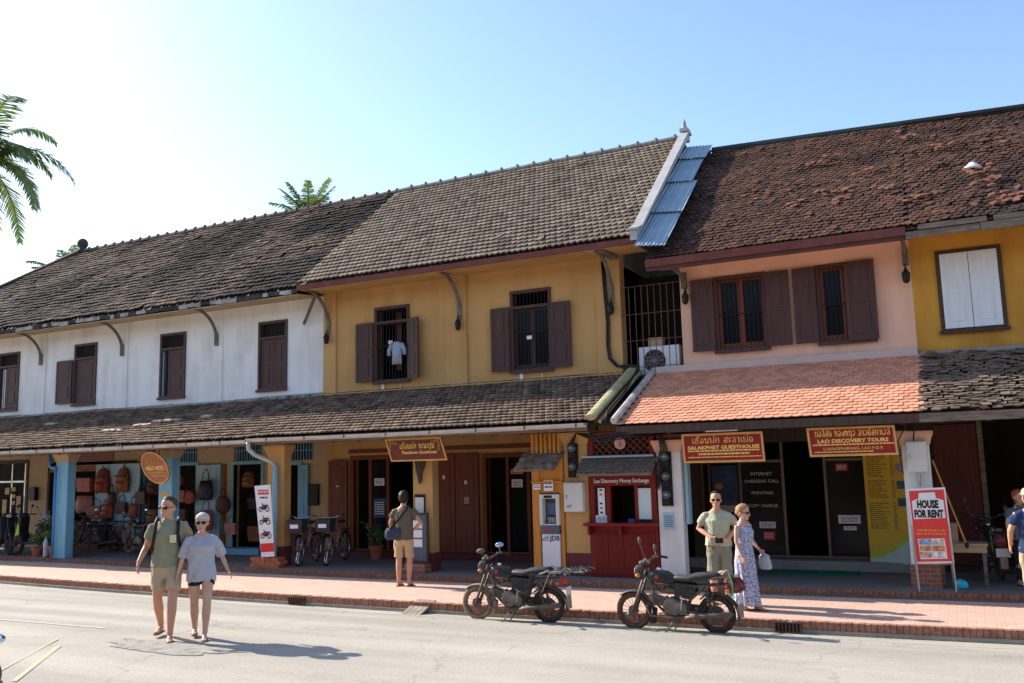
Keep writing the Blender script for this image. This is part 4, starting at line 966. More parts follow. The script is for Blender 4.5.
MB().lathe([(.105, -.02), (.105, .0), (.09, .012)], (-5.48, y0-.03, 2.63), 20, 'y').build('round_emblem', mat('emblem_pink', (.62, .34, .30), .6, .1, 8), bo, world=True)
text(bo, '3', .02, 2.63-.27-.05, .13, 'sign_brown', y=y0-.053-15.6, name='emblem_numeral')
cn = MB().prism([(y0-.30, 2.06), (y0, 2.33), (y0, 2.38), (y0-.30, 2.11)], x0-.12, x1+.02, 'x').build('canopy', 'oldwood', bo, world=True)
tiles('canopy_tiles', mat('canopy_tile', (.15, .12, .095), .8, .3, 9, .2, 30), cn, x0-.12, x1+.02, (y0-.30, 2.12), (y0, 2.39), seed=22, jit=.01, sag=0, tw=.1, ex=.085, th=.014)
MB().box(x0-.1, x1, y0-.08, y0+.02, 2.385, 2.42).build('canopy_cap', 'zinc', bo, world=True)
text(bo, 'Lao Discovery Money Exchange', .0, 1.665, .1, "paper", y=y0-.008-15.6, width=1.04, sy=1.0, bold=.002)
o = note(bo, -5.90, 1.57, .13, .54, y0+.028, lines=0)
for k, c in enumerate(('black', 'red', 'paper', 'navy', 'red', 'black')):
    if c != 'paper': MB().box(-5.93, -5.88, y0+.018, y0+.021, 1.79-k*.08, 1.82-k*.08).build('print', c, o, world=True)
note(bo, -5.88, 1.29, .27, .13, y0+.012, lines=2)
note(bo, -5.08, 1.56, .25, .54, y0+.02, mt=mat('sheet_pale', (.55, .68, .66), .7, .05, 3), lines=0, name='rate_sheet')
MB().box(-5.38, -5.27, y0-.06, y0-.02, 1.23, 1.3).build('card_holder', 'poster_blue', bo, world=True)

# electric boxes, meters
def meterbox(name, label, x0, x1, z0, z1, y, mt, cat, d=.14):
    t = thing(name, label, cat, ((x0+x1)/2, y, z0))
    MB().box(x0, x1, y-d, y-.001, z0, z1).build('case', mt, t, world=True, bevel=.012)
    MB().box(x0+.02, x1-.02, y-d-.008, y-d-.001, z0+.02, z1-.02).build('cover', mt, t, world=True, bevel=.004)
    MB().box(x0+.05, x0+.065, y-d-.02, y-d-.008, (z0+z1)/2-.03, (z0+z1)/2+.05).build('latch', 'steel', t, world=True)
    return t
mbx = meterbox('electric_box', 'pale grey steel electric box on the yellow pillar beside the cash machine', -6.58, -6.2, 1.42, 1.95, PY, 'offwhite', 'electric box')
mb = MB().tube([(-6.52, PY-.152, 1.50), (-6.50, PY-.152, 1.54), (-6.47, PY-.152, 1.50), (-6.45, PY-.152, 1.55), (-6.42, PY-.152, 1.53)], .006, 4); mb.v = [p for p in mb.v]; mb.build('scrawl', 'navy', mbx, world=True)
gb = meterbox('electric_box', 'pale green-grey electric box high on the white pillar above the rent sign', -.78, -.48, 2.02, 2.5, PY, 'offwhite', 'electric box')
MB().tube([(-.63, PY-.06, 2.02), (-.63, PY-.06, 1.8)], .03, 8).build('conduit', 'steel', gb, world=True)
def meters(label, x, zs, y, grp):
    t = thing('electric_meter', label, 'electric meter', (x, y, zs[-1]), 0, grp)
    MB().box(x-.10, x+.10, y-.03, y-.001, zs[-1]-.14, zs[0]+.14).build('backboard', 'black', t, world=True)
    for z in zs:
        MB().box(x-.07, x+.07, y-.08, y-.031, z-.12, z-.02).build('terminal_cover', 'black', t, world=True, bevel=.01)
        MB().lathe([(.075, 0), (.075, -.07), (.055, -.09)], (x, y-.031, z+.05), 16, 'y').build('meter_glass', mat('meter_glass', (.09, .10, .11), .15, .3, 14), t, world=True, smooth=False)
        MB().box(x-.03, x+.03, y-.126, y-.12, z+.045, z+.07).build('dial', 'steel', t, world=True)
    return t
meters('stack of two black electric meters on the yellow pillar above the steel box', -6.42, (2.52, 2.18), PY, 'electric meters on the pillars')
meters('stack of three black electric meters on the white pillar right of the booth', -4.66, (2.32, 1.98, 1.66), PY, 'electric meters on the pillars')
sh = note(pF, -4.66, 1.26, .2, .3, PY-.003, mt='blue_door', lines=3)
MB().box(-4.38, -4.32, PY+.1, PY+.3, 1.2, 2.3).build('side_poster', 'blue_door', pF, world=True)
wt = MB()
for k in range(5):
    z = 2.86-.02*k; wt.tube([(-6.5+.03*k, PY-.09, 2.6), (-6.3, PY-.12, 2.84), (-5.7, PY-.5, z-.06-.02*k), (-5.1, PY-.45, z-.05), (-4.75+.02*k, PY-.1, 2.75), (-4.72+.03*k, PY-.1, 2.5), (-4.85+.03*k, PY-.06, 2.1), (-4.8, PY-.04, 1.8)], .011, 5)
wt.tube([(-5.2, PY-.35, 2.8), (-4.2, PY-.40, 2.84), (-3, PY-.42, 2.8), (-1.6, PY-.42, 2.82), (-.5, PY-.4, 2.78), (2.5, PY-.4, 2.84)], .014, 5)
wt.tube([(-5.2, PY-.38, 2.84), (-4.2, PY-.43, 2.79), (-3, PY-.44, 2.85), (-1.6, PY-.44, 2.78), (-.5, PY-.42, 2.82), (2.5, PY-.4, 2.80)], .01, 5)
wt.tube([(-.66, PY-.1, 2.5), (-.62, PY-.2, 2.72), (-.5, PY-.3, 2.82)], .012, 5).tube([(-.84, PY-.1, 2.0), (-.88, PY-.15, 2.5), (-.7, PY-.3, 2.82)], .010, 5)
tag(wt.build('electric_wires', 'wire', None, loc=(-5, PY, 2.6), world=True), 'tangle of thin black wires strung under the orange veranda roof', 'wires')
cb = MB()
for k, d in enumerate((0, .045)):
    cb.tube([(-6.45+d, UW-.06, 6.5), (-6.42+d, UW-.08, 5.9), (-6.38+d, UW-.08, 5.2), (-6.40+d, UW-.08, 4.7), (-6.36+d, UW-.1, 4.42), (-6.2+d, UW-.12, 4.25), (-5.95, UW-.14, 4.2+d), (-5.72, UW-.2, 4.22), (-5.62, UW-.6, 4.06), (-5.60, 16, 3.62), (-5.62, 15.1, 3.2), (-5.6, 14.85, 2.95)], .022, 6)
tag(cb.build('black_cable', 'wire', None, loc=(-6.4, UW, 4.2), world=True, smooth=True), 'thick black cable hanging down the yellow wall into the valley between the veranda roofs', 'cable')
# air conditioner in the gap behind a wire cage
ac = thing('air_conditioner', 'white outdoor air conditioner unit in the dark gap between the yellow and pink houses', 'air conditioner', (-5.36, 17.5, 4.0))
MB().box(-5.78, -4.93, 17.5, 17.82, 4.06, 4.63).build('case', 'white_paint', ac, world=True, bevel=.015)
mb = MB().lathe([(.23, 0), (.23, -.012), (.2, -.016)], (-5.45, 17.498, 4.33), 24, 'y'); mb.build('fan_opening', 'black', ac, world=True)
mb = MB()
for r_ in (.05, .1, .15, .2): mb.torus((-5.45, 17.47, 4.33), r_, .004, 'y', 24, 4)
for k in range(6): a = k*PI/6; mb.bar((-5.45-.21*math.cos(a), 17.47, 4.33-.21*math.sin(a)), (-5.45+.21*math.cos(a), 17.47, 4.33+.21*math.sin(a)), .006)
mb.build('fan_guard', 'steel', ac, world=True)
MB().box(-5.6, -5.3, 17.6, 17.8, 4.63, 4.82).build('loose_box', 'cream_wall', ac, world=True)
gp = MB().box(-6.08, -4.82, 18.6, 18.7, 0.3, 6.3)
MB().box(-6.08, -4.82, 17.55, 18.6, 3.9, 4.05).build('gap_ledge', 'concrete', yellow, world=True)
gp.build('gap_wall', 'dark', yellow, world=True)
cg = MB(); x = -6.04
while x < -4.83: cg.box(x, x+.014, 17.36, 17.374, 4.06, 5.9 if x < -4.95 else 6.0); x += .135
for z in (4.2, 4.75, 5.3, 5.88): cg.box(-6.06, -4.83, 17.375, 17.388, z, z+.014)
tag(cg.build('wire_cage', 'rust', None, loc=(-5.45, 17.37, 4.06), world=True), 'rusty wire grille closing the gap in front of the air conditioner', 'grille')

# wall lamps on the braces
def lamp(x, z, label, y=UW):
    t = thing('wall_lamp', label, 'wall lamp', (x, y-.15, z), 0, 'small black lanterns on the upper walls')
    MB().lathe([(.03, -.02), (.06, .02), (.075, .16), (.03, .22), (.02, .26), (.004, .27)], (0, 0, 0), 8).build('lantern', 'black', t)
    MB().lathe([(.055, .03), (.066, .15)], (0, 0, 0), 8).build('lantern_glass', mat('lampglass', (.3, .28, .24), .2, .1, 5), t)
    MB().tube([(0, .15, .1), (0, .06, .33), (0, .0, .3), (0, 0, .26)], .014, 5).build('lamp_arm', 'black', t)
lamp(-13.62, 5.35, 'black wall lantern at the left corner of the yellow wall beside the white house')
lamp(-9.92, 5.35, 'black wall lantern on the yellow wall between the two upstairs windows')
lamp(-6.26, 5.35, 'black wall lantern at the right end of the yellow wall beside the hanging cable')
lamp(-4.68, 5.4, 'black wall lantern on the pink wall beside the wire cage')
lamp(-.63, 5.37, 'black wall lantern where the pink wall meets the ochre wall')
# ================================================================ SIGNS AND THINGS
# Lao letters as pen strokes on a unit grid (x right, y up, x-height 1)
O_ = lambda cx, cy, r: [(cx+r*math.cos(k*PI/4), cy+r*math.sin(k*PI/4)) for k in range(9)]
LAO = {
 'e': (.3, [[(.12, 1), (.12, .18), (.2, 0), (.3, .1), (.2, .25)]]),
 'h': (.75, [[(.1, .75), (.2, 1), (.4, .9), (.3, .6), (.1, .45), (.1, .1), (.3, 0), (.55, .1), (.6, .5), (.5, .75), (.68, 1)]]),
 'o': (.7, [O_(.22, .35, .13), [(.1, .35), (.12, .1), (.35, 0), (.6, .15), (.62, .7), (.4, 1), (.15, .9)]]),
 'n': (.75, [O_(.14, .88, .1), [(.22, .88), (.22, 0)], [(.22, .25), (.5, .05), (.62, .1), (.62, .95)], O_(.55, .12, .1)]),
 'ph': (.85, [O_(.14, .88, .1), [(.2, .9), (.12, .1), (.25, 0), (.42, .55), (.6, 0), (.74, .1), (.74, 1.05)]]),
 'k': (.7, [[(.1, 0), (.1, .6), (.25, 1), (.5, .95), (.6, .7), (.6, 0)], [(.1, .55), (.3, .5)]]),
 'th': (.72, [O_(.14, .88, .1), [(.2, .88), (.2, 0)], [(.2, .3), (.4, .9), (.6, .9), (.6, 0)]]),
 'a': (.4, [O_(.12, .75, .09), [(.2, .75), (.33, .95)], O_(.12, .25, .09), [(.2, .25), (.33, .45)]]),
 'b': (.7, [O_(.14, .88, .1), [(.15, .8), (.12, .05), (.3, 0), (.6, .05), (.62, 1)]]),
 's': (.75, [O_(.3, .45, .12), [(.12, .45), (.12, .1), (.3, 0), (.6, .1), (.6, .7), (.35, 1), (.12, .85)], [(.55, .8), (.75, 1.15)]]),
 'l': (.7, [[(.1, .85), (.3, 1), (.55, .9), (.6, .6), (.6, 0)], [(.6, .4), (.35, .5), (.15, .3), (.2, .05), (.4, .1)]]),
 'A': (.5, [[(.1, .8), (.2, 1), (.35, .95), (.38, .7), (.38, 0)]]),
 'd': (.72, [[(.6, 0), (.6, .65), (.4, 1), (.15, .85), (.1, .3), (.25, 0), (.4, .15), (.35, .45)]]),
 'w': (.65, [O_(.2, .12, .1), [(.3, .05), (.55, .3), (.55, .75), (.35, 1), (.12, .85)]]),
 'i': (0, [[(-.5, 1.2), (-.3, 1.4), (-.1, 1.2), (-.5, 1.2)]]),
 'I': (0, [[(-.5, 1.2), (-.3, 1.4), (-.1, 1.2), (-.5, 1.2)], [(-.12, 1.2), (-.12, 1.5)]]),
 'u': (0, [[(-.3, -.1), (-.3, -.35), (-.15, -.4)]]),
 'm': (0, [[(-.3, 1.2), (-.15, 1.3), (-.1, 1.5)]]),
 'g': (.7, [O_(.4, .5, .12), [(.3, .4), (.15, .1), (.5, 0), (.62, .3), (.62, 1)]]),
 'y': (.75, [O_(.14, .88, .1), [(.2, .85), (.1, .5), (.3, .45), (.1, .1), (.35, 0), (.62, .1), (.62, 1)]]),
 ' ': (.45, []),
}
def lao(parent, word, x0, x1, z, h, mt, y, r=None):
    g = word.split(); seq = []
    for w in word.split('  '):
        seq += w.split(); seq.append(' ')
    seq = seq[:-1]; W_ = sum(LAO[c][0]+.12*(LAO[c][0] > 0) for c in seq); k = (x1-x0)/W_; mb = MB(); x = x0; r = r or h*.075
    for c in seq:
        a, st = LAO[c]
        for s_ in st: mb.tube([(x+p[0]*k, y, z+p[1]*h) for p in s_], r, 4)
        x += (a+.12*(a > 0))*k
    return mb.build('lao_lettering', mt, parent)

def signboard(name, label, x, y, z, w, h, face, edge, shear=0, rz=0, t=.035):
    g = thing(name, label, 'sign', (x, y, z), rz, None)
    q = lambda a, b: (a-shear*b/h, b)
    MB().prism([q(-w/2, 0), q(w/2, 0), q(w/2, h), q(-w/2, h)], 0, .03).build('board', face, g)
    o = [q(-w/2, 0), q(w/2, 0), q(w/2, h), q(-w/2, h)]; i_ = [q(-w/2+t, t), q(w/2-t, t), q(w/2-t, h-t), q(-w/2+t, h-t)]
    mb = MB()
    for k in range(4):
        a, b_, c, d = o[k], o[(k+1) % 4], i_[(k+1) % 4], i_[k]; mb.prism([a, b_, c, d], -.015, 0)
    mb.build('sign_frame', edge, g)
    return g
s1 = signboard('hanging_sign', 'brown guesthouse sign with gilt scrolls in its corners hanging over the yellow pillar', -9.54, 14.98, 2.42, 1.30, .45, 'sign_brown', 'gold', shear=.15, t=.03)
lao(s1, 'e h I o n ph m k  th a n a b u n', -.45, .36, .245, .09, 'goldtext', -.006)
text(s1, 'Thanaboun Guesthouse', 0, .145, .085, 'goldtext', y=-.004, width=.82, bold=.002)
mb = MB()
for sx in (-1, 1):
    for k in range(3):
        cx = sx*(.56-.07*k)-.13; cz = .395-.0*k
        mb.torus((cx, -.006, cz-.02*k), .022, .006, 'y', 10, 4)
        mb.torus((sx*.565-.115+.0*k+(.0), -.006, .34-.06*k), .02, .006, 'y', 10, 4)
mb.build('gilt_scrolls', 'gold', s1)
MB().tube([(-.5, .02, .45), (-.5, .02, .6)], .008, 5).tube([(.4, .02, .45), (.4, .02, .6)], .008, 5).build('hanger', 'black', s1)
s2 = signboard('hanging_sign', 'red guesthouse sign with gilt lettering and small print hanging right of the white pillar', -3.56, 15.0, 2.25, 1.36, .49, 'sign_red', 'sign_edge', shear=.02)
lao(s2, 'e h I o n ph m k  s a l A e ph m d', -.52, .52, .325, .085, 'goldtext', -.006)
text(s2, 'SALAKPHET GUESTHOUSE', 0, .225, .10, 'goldtext', y=-.004, width=1.2, sy=.8, bold=.0035)
rg = random.Random(9); mb = scribble(MB(), -.6, .6, .185, .024, -.002, .01, rg); scribble(mb, -.42, .44, .13, .03, -.002, .012, rg); scribble(mb, -.6, .62, .085, .016, -.002, .008, rg)
mb.build('small_print', 'goldtext', s2)
s3 = signboard('hanging_sign', 'red LAO DISCOVERY TOURS sign hanging in front of the yellow price board', -1.52, 15.0, 2.30, 1.31, .46, 'sign_red', 'sign_edge', shear=.03)
lao(s3, 'b o l i s m d  th o g th y u w  l A w d i s k A e w l i', -.56, .56, .315, .085, 'goldtext', -.006)
text(s3, 'LAO DISCOVERY TOURS', 0, .215, .10, 'goldtext', y=-.004, width=1.05, sy=.8, bold=.0035)
text(s3, 'LUANGPRABANG, LAO P.D.R', .0, .10, .06, 'goldtext', y=-.004, width=.88)
mb = scribble(MB(), -.6, .6, .175, .02, -.002, .01, rg); scribble(mb, -.58, .3, .062, .016, -.002, .008, rg); mb.build('small_print', 'goldtext', s3)
for i, g in enumerate((s2, s3)):
    MB().tube([(-.28, -.0, .53), (.26, .0, .53)], .016, 8).build('tube_light', 'white_paint', g)
    MB().tube([(-.5, .015, .49), (-.5, .015, .58)], .008, 5).tube([(.5, .015, .49), (.5, .015, .58)], .008, 5).build('hanger', 'black', g)
# oval sign
s4 = thing('hanging_sign', 'tilted oval orange-brown wooden shop sign hanging over the blue pillar', 'sign', (-16.74, 14.95, 2.1))
tilt = Matrix.Rotation(R(-32), 3, 'Y').to_4x4()
ov = lambda k, a, b: [(a*math.cos(t)*math.cos(k)+b*math.sin(t)*math.sin(k), .34-a*math.cos(t)*math.sin(k)+b*math.sin(t)*math.cos(k)) for t in [2*PI*j/28 for j in range(28)]]
MB().prism(ov(R(32), .50, .31), 0, .03).build('board', 'oval', s4)
o_, i_ = ov(R(32), .50, .31), ov(R(32), .47, .28); mb = MB()
for k in range(28): mb.prism([o_[k], o_[(k+1) % 28], i_[(k+1) % 28], i_[k]], -.012, 0)
mb.build('sign_frame', 'sign_edge', s4)
lao(s4, 'w i l i ph o n', -.30, .15, .44, .09, 'sign_edge', -.006)
text(s4, 'NILO METE 1', .02, .29, .12, 'goldtext', y=-.004, width=.62, bold=.004)
mb = scribble(MB(), -.22, .38, .21, .025, -.002, .02, rg); scribble(mb, -.1, .36, .14, .025, -.002, .02, rg); mb.build('small_print', 'sign_edge', s4)
MB().tube([(-.2, .015, .63), (-.2, .015, .85)], .01, 5).tube([(.1, .015, .6), (.1, .015, .85)], .01, 5).build('hanger', 'black', s4)
s5 = signboard('hanging_sign', 'small orange sign at the top of the shop front at the far left edge', -23.55-1.6, 15.1, 2.45, .75, .26, 'orange', 'sign_edge', t=.02)
scribble(scribble(MB(), -.3, .3, .14, .05, -.002, .02, rg), -.28, .25, .06, .03, -.002, .02, rg).build('small_print', 'sign_brown', s5)
MB().tube([(-.2, .015, .26), (-.2, .015, .5)], .01, 5).tube([(.2, .015, .26), (.2, .015, .5)], .01, 5).build('hanger', 'black', s5)

# HOUSE FOR RENT stand
hr = thing('rent_sign', 'red HOUSE FOR RENT sign board on a thin steel stand', 'sign', (-.50, 15.0, .27), R(3)); hr.scale = (.86, 1, 1)
MB().prism([(-.30, .40), (.31, .42), (.27, 1.53), (-.34, 1.51)], 0, .02).build('board', 'white_paint', hr)
MB().prism([(-.275, .43), (.285, .45), (.245, 1.50), (-.315, 1.48)], -.005, -.001).build('red_field', 'rent_red', hr)
MB().prism([(-.27, 1.06), (.235, 1.08), (.225, 1.34), (.11, 1.375), (.10, 1.46), (-.16, 1.45), (-.17, 1.37), (-.28, 1.33)], -.009, -.006).build('white_house', 'white_paint', hr)
text(hr, 'HOUSE', -.03, 1.23, .155, 'black', y=-.012, width=.34, bold=.008); text(hr, 'FOR RENT', -.025, 1.09, .15, 'black', y=-.012, width=.46, bold=.008)
scribble(scribble(MB(), -.24, .22, .88, .03, -.008, .015, rg), -.24, .22, .83, .03, -.008, .015, rg).build('small_print', 'orange', hr)
MB().prism([(-.22, .47), (.21, .485), (.19, .84-.06), (-.235, .77)], -.009, -.006).build('photo_panel', 'white_paint', hr)
cols = [(.20, .28, .40), (.50, .42, .36), (.45, .22, .10), (.40, .18, .10), (.40, .30, .22), (.55, .52, .50)]
for k in range(6):
    i, j = k % 2, k//2; x = -.215+.205*i; z = .685-.095*j
    MB().box(x, x+.19, -.013, -.010, z, z+.082).build('photo', mat('rent_photo%d' % k, cols[k], .5, .7, 16, col2=[min(1, c*2.2) for c in cols[k]]), hr)
mb = MB()
for x in (-.30, .28): mb.tube([(x-.02, .03, 1.4), (x+.02, -.03, 0)], .014, 6); mb.tube([(x-.02, .03, 1.4), (x, .38, 0)], .012, 6)
mb.tube([(-.3, .02, .4), (.3, .02, .4)], .01, 5); mb.build('stand', 'steel', hr)
# small table with boxes beside it
tb_ = thing('small_table', 'small pale wooden table standing right of the rent sign', 'table', (-.12, 16.0, .27))
MB().box(-.34, .36, -.25, .25, .60, .64).box(-.32, .34, -.23, .23, .50, .60).build('tabletop', 'cream_wall', tb_, bevel=.006)
for sx in (-.3, .3):
    for sy in (-.2, .2): MB().box(sx-.025, sx+.025, sy-.025, sy+.025, 0, .5).build('leg', 'oldwood', tb_)
bx = MB().box(-.14, .14, -.12, .12, 0, .3).box(-.145, .0, -.125, .125, .3, .304).box(.0, .145, -.125, .125, .3, .306).build('cardboard_box', mat('cardboard', (.36, .24, .14), .9, .12, 4), None, loc=(-.30, 16.0, .91), bevel=.005)
tag(bx, 'brown cardboard box standing on the small table behind the rent sign', 'box')
br_ = thing('broom_pole', 'long thin wooden pole leaning from the white pillar down to the small table', 'pole', (0, 15.6, .9))
MB().tube([(-.05, 0, 0), (-.42, -.05, 1.3)], .014, 6).build('pole', 'orange_wood', br_)
MB().ell((-.05, 0, 0), .03, .03, .05, 8, 5).build('pole_end', 'black', br_)
wb = MB().ell((0, 0, .08), .09, .08, .08, 12, 8); wb.v = [p+Vector(noise.noise_vector(p*14))*.02 for p in wb.v]
tag(wb.build('plastic_bag', mat('bag_cyan', (.05, .42, .62), .4, .2, 9), None, loc=(-.17, 15.35, .26), smooth=True), 'small crumpled bright blue plastic bag on the terrace edge', 'bag')
m_ = MB().box(-.75, .75, -.32, .32, 0, .015); tag(m_.build('door_mat', 'green_mat', None, loc=(-2.5, 16.75, .278), bevel=.004), 'long green mat in front of the tour shop door', 'mat')

# leaning banner
bn = thing('banner_stand', 'white and red banner with three printed motorbikes leaning on the yellow pillar', 'banner', (-13.42, 14.95, .27), R(4))
sh_ = lambda x, z: (x-.085*(z-.9), z)
MB().prism([sh_(-.14, .22), sh_(.20, .24), sh_(.20, 1.74), sh_(-.22, 1.72)], 0, .012).build('banner_cloth', 'white_paint', bn)
MB().prism([sh_(-.14, .32), sh_(.20, .34), sh_(.20, .52), sh_(-.145, .50)], -.004, -.001).build('red_band', 'red', bn)
mb = scribble(MB(), -.2, .08, 1.60, .035, -.002, .012, rg); scribble(mb, -.2, .09, 1.53, .05, -.002, .012, rg); mb.build('red_print', 'red', bn)
scribble(MB(), -.14, .06, 1.45, .035, -.002, .012, rg).build('black_print', 'black', bn)
mb = MB()
for cz, cx in ((1.22, -.03), (.95, .0), (.66, .03)):
    for s_ in (-.09, .09): mb.torus((cx+s_, -.004, cz), .045, .009, 'y', 14, 4)
    mb.bar((cx-.09, -.004, cz), (cx-.03, -.004, cz+.09), .012).bar((cx-.03, -.004, cz+.07), (cx+.1, -.004, cz+.08), .03).bar((cx-.02, -.004, cz+.02), (cx+.05, -.004, cz+.03), .05).bar((cx-.06, -.004, cz+.13), (cx-.03, -.004, cz+.09), .012)
mb.build('printed_bikes', 'black', bn)
mb = MB().bar((-.05, -.004, .72), (.08, -.004, .74), .03); mb.build('red_tank_print', 'red', bn)
MB().tube([(-.06, .03, .1), (-.16, .05, 1.74)], .012, 5).build('banner_pole', 'steel', bn)
bb = MB()
for i in range(3):
    for j in range(3): bb.box(-.45+.26*i+(.06 if j % 2 else 0), -.20+.26*i+(.06 if j % 2 else 0), -.12, .12, .0+.068*j, .064+.068*j)
tag(bb.build('brick_stack', 'orange' if False else mat('loose_brick', (.42, .14, .07), .9, .3, 9, .3, 40, dirt=.3), None, loc=(-13.42, 15.12, .272)), 'low stack of loose orange bricks under the leaning banner', 'bricks')

# notice frame and chalk sandwich board at the yellow pillar
nf = thing('notice_frame', 'black framed white notice on the yellow pillar above the chalkboard', 'notice', (-9.76, PY-.03, 1.36))
MB().box(-.12, .12, 0, .028, 0, .40).build('frame', 'black', nf, bevel=.004); MB().box(-.10, .10, -.005, -.001, .03, .34).build('sheet', 'offwhite', nf)
cbd = thing('chalkboard', 'dark chalkboard with three white sheets leaning on the yellow pillar', 'board', (-9.72, 15.12, .27), R(2))
MB().box(-.21, .23, .0, .03, .22, 1.10).build('board', 'chalk', cbd); mb = MB().box(-.25, -.21, -.01, .04, .18, 1.14).box(.23, .27, -.01, .04, .18, 1.14).box(-.21, .23, -.01, .04, 1.10, 1.14).box(-.21, .23, -.01, .04, .18, .22)
mb.build('frame', 'darkwood', cbd)
for z, h in ((.92, .16), (.74, .16), (.56, .16)):
    MB().box(-.16, .14, -.005, -.001, z-h/2, z+h/2-.01).build('sheet', 'paper', cbd)
tag(MB().box(-.26, .26, -.12, .14, 0, .08).box(-.22, .25, -.1, .13, .08, .165).build('brick_step', 'brick', None, loc=(-9.72, 15.12, .272), bevel=.006), 'low brick block under the chalkboard at the foot of the yellow pillar', 'bricks')
# shirt on a hanger in the window
sh = thing('hanging_shirt', 'pale checked shirt on a hanger in the left upstairs window of the yellow house', 'shirt', (-11.60, UW-.1, 5.24))
mb = MB().loft([(0, 0, -.55, .14, .03), (0, 0, -.3, .13, .035), (0, 0, -.08, .14, .035), (0, 0, -.02, .07, .03)], 14)
mb.tube([(-.14, 0, -.07), (-.21, 0, -.22), (-.22, 0, -.34)], [.05, .05, .045], 8).tube([(.14, 0, -.07), (.21, 0, -.22), (.22, 0, -.34)], [.05, .05, .045], 8)
mb.build('cloth', mat('check', (.26, .31, .42), .9, .3, 30, col2=(.45, .48, .56)), sh, smooth=True)
MB().tube([(-.15, 0, -.05), (0, 0, .02), (.15, 0, -.05)], .008, 5).tube([(0, 0, .02), (0, 0, .07), (.03, 0, .09), (.03, 0, .06)], .006, 5).build('hanger', 'black', sh)

# ---------------------------------------------------------------- bags of the leather shop
BAGC = {'rust red': (.26, .05, .03), 'dark brown': (.07, .03, .02), 'tan brown': (.26, .10, .045), 'black': (.02, .02, .025), 'brick red': (.34, .07, .045), 'pink': (.42, .16, .13)}
BM = {k: mat('leather_'+k.replace(' ', '_'), v, .55, .3, 9, .15, 40) for k, v in BAGC.items()}
BT = mat('leather_strap', (.05, .025, .02), .6, .1, 6)
def bag(kind, colour, x, z, w, h, label, y=SWY-.27):
    t = thing({'tote': 'tote_bag', 'pack': 'backpack', 'purse': 'round_purse', 'box': 'satchel'}[kind], label, {'tote': 'tote bag', 'pack': 'backpack', 'purse': 'purse', 'box': 'satchel'}[kind], (x, y, z), R(random.uniform(-8, 8)), 'leather bags hung outside the blue shop')
    m_ = BM[colour]; j = random.uniform(-.01, .01)
    if kind == 'tote':
        MB().loft([(0, 0, 0, w*.44, .05), (0, -.01, h*.1, w*.5, .075), (0, -.01, h*.4, w*.5, .07), (0, 0, h*.62, w*.43, .03)], 14).build('body', m_, t, smooth=True)
        MB().tube([(-w*.28, -.02, h*.5), (-w*.2, -.01, h*.85), (0, 0, h), (w*.2, -.01, h*.85), (w*.28, -.02, h*.5)], .012, 5).build('handle', BT, t)
    elif kind == 'pack':
        MB().loft([(0, 0, 0, w*.42, .07), (0, -.03, h*.12, w*.5, .11), (0, -.02, h*.5, w*.48, .10), (0, 0, h*.78, w*.38, .07), (0, 0, h*.88, w*.2, .04)], 14).build('body', m_, t, smooth=True)
        MB().loft([(0, -.09, h*.08, w*.3, .03), (0, -.12, h*.2, w*.34, .045), (0, -.11, h*.4, w*.3, .03)], 10).build('pocket', m_, t, smooth=True)
        MB().box(-w*.4, w*.4, -.125, -.09, h*.56, h*.62).tube([(-w*.1, 0, h*.85), (0, 0, h), (w*.1, 0, h*.85)], .01, 5).tube([(-w*.35, .0, h*.8), (-w*.55, 0, h*.4), (-w*.4, 0, -.05)], .012, 5).tube([(w*.35, .0, h*.8), (w*.55, 0, h*.4), (w*.4, 0, -.05)], .012, 5).build('strap', BT, t)
    elif kind == 'purse':
        MB().lathe([(w*.42, .05), (w*.5, .02), (w*.5, -.03), (w*.42, -.06)], (0, 0, w*.5), 18, 'y').build('body', m_, t, smooth=True)
        MB().tube([(-w*.3, 0, w*.85), (-w*.15, 0, h), (w*.15, 0, h), (w*.3, 0, w*.85)], .01, 5).build('handle', BT, t)
    else:
        MB().box(-w/2, w/2, -.06, .05, 0, h*.62).build('body', m_, t, bevel=.02)
        MB().box(-w/2-.005, w/2+.005, -.075, -.058, h*.2, h*.63).build('flap', m_, t, bevel=.01)
        MB().tube([(-w*.48, 0, h*.55), (-w*.3, 0, h*.9), (0, 0, h), (w*.3, 0, h*.9), (w*.48, 0, h*.55)], .01, 5).build('strap', BT, t)
bag('box', 'brick red', -22.0, 1.85, .66, .62, 'wide brick red satchel hanging at the top left of the blue shop display')
bag('tote', 'pink', -22.0, 1.28, .62, .75, 'dusty pink tote bag below the wide red satchel')
bag('tote', 'dark brown', -22.25, .72, .62, .55, 'patterned dark tote standing lowest at the left of the bag shop')
bag('box', 'rust red', -21.55, 1.12, .58, .55, 'rust red satchel to the right of the dusty pink tote')
bag('pack', 'rust red', -21.3, 1.82, .50, .74, 'rust red backpack hung high on the left of the light blue boards')
bag('pack', 'tan brown', -20.50, 1.84, .50, .72, 'tan brown backpack hung high on the right of the light blue boards')
bag('pack', 'brick red', -21.05, 1.12, .44, .62, 'brick red backpack below the high rust red one on the light blue boards')
bag('pack', 'black', -21.15, .55, .5, .75, 'black backpack hung lowest on the light blue boards')
bag('box', 'dark brown', -20.5, 1.25, .38, .5, 'small dark brown satchel below the tan backpack')
bag('tote', 'rust red', -20.05, 1.15, .36, .6, 'rust red tote between the light blue boards and the blue pillar')
bag('box', 'dark brown', -19.75, 1.5, .4, .55, 'dark brown satchel partly hidden behind the walking man')
bag('tote', 'dark brown', -18.75, 1.75, .36, .6, 'dark brown tote hung high in the doorway right of the blue pillar')
bag('box', 'tan brown', -18.35, 1.55, .46, .5, 'tan brown satchel in the doorway left of the black bag on the blue door')
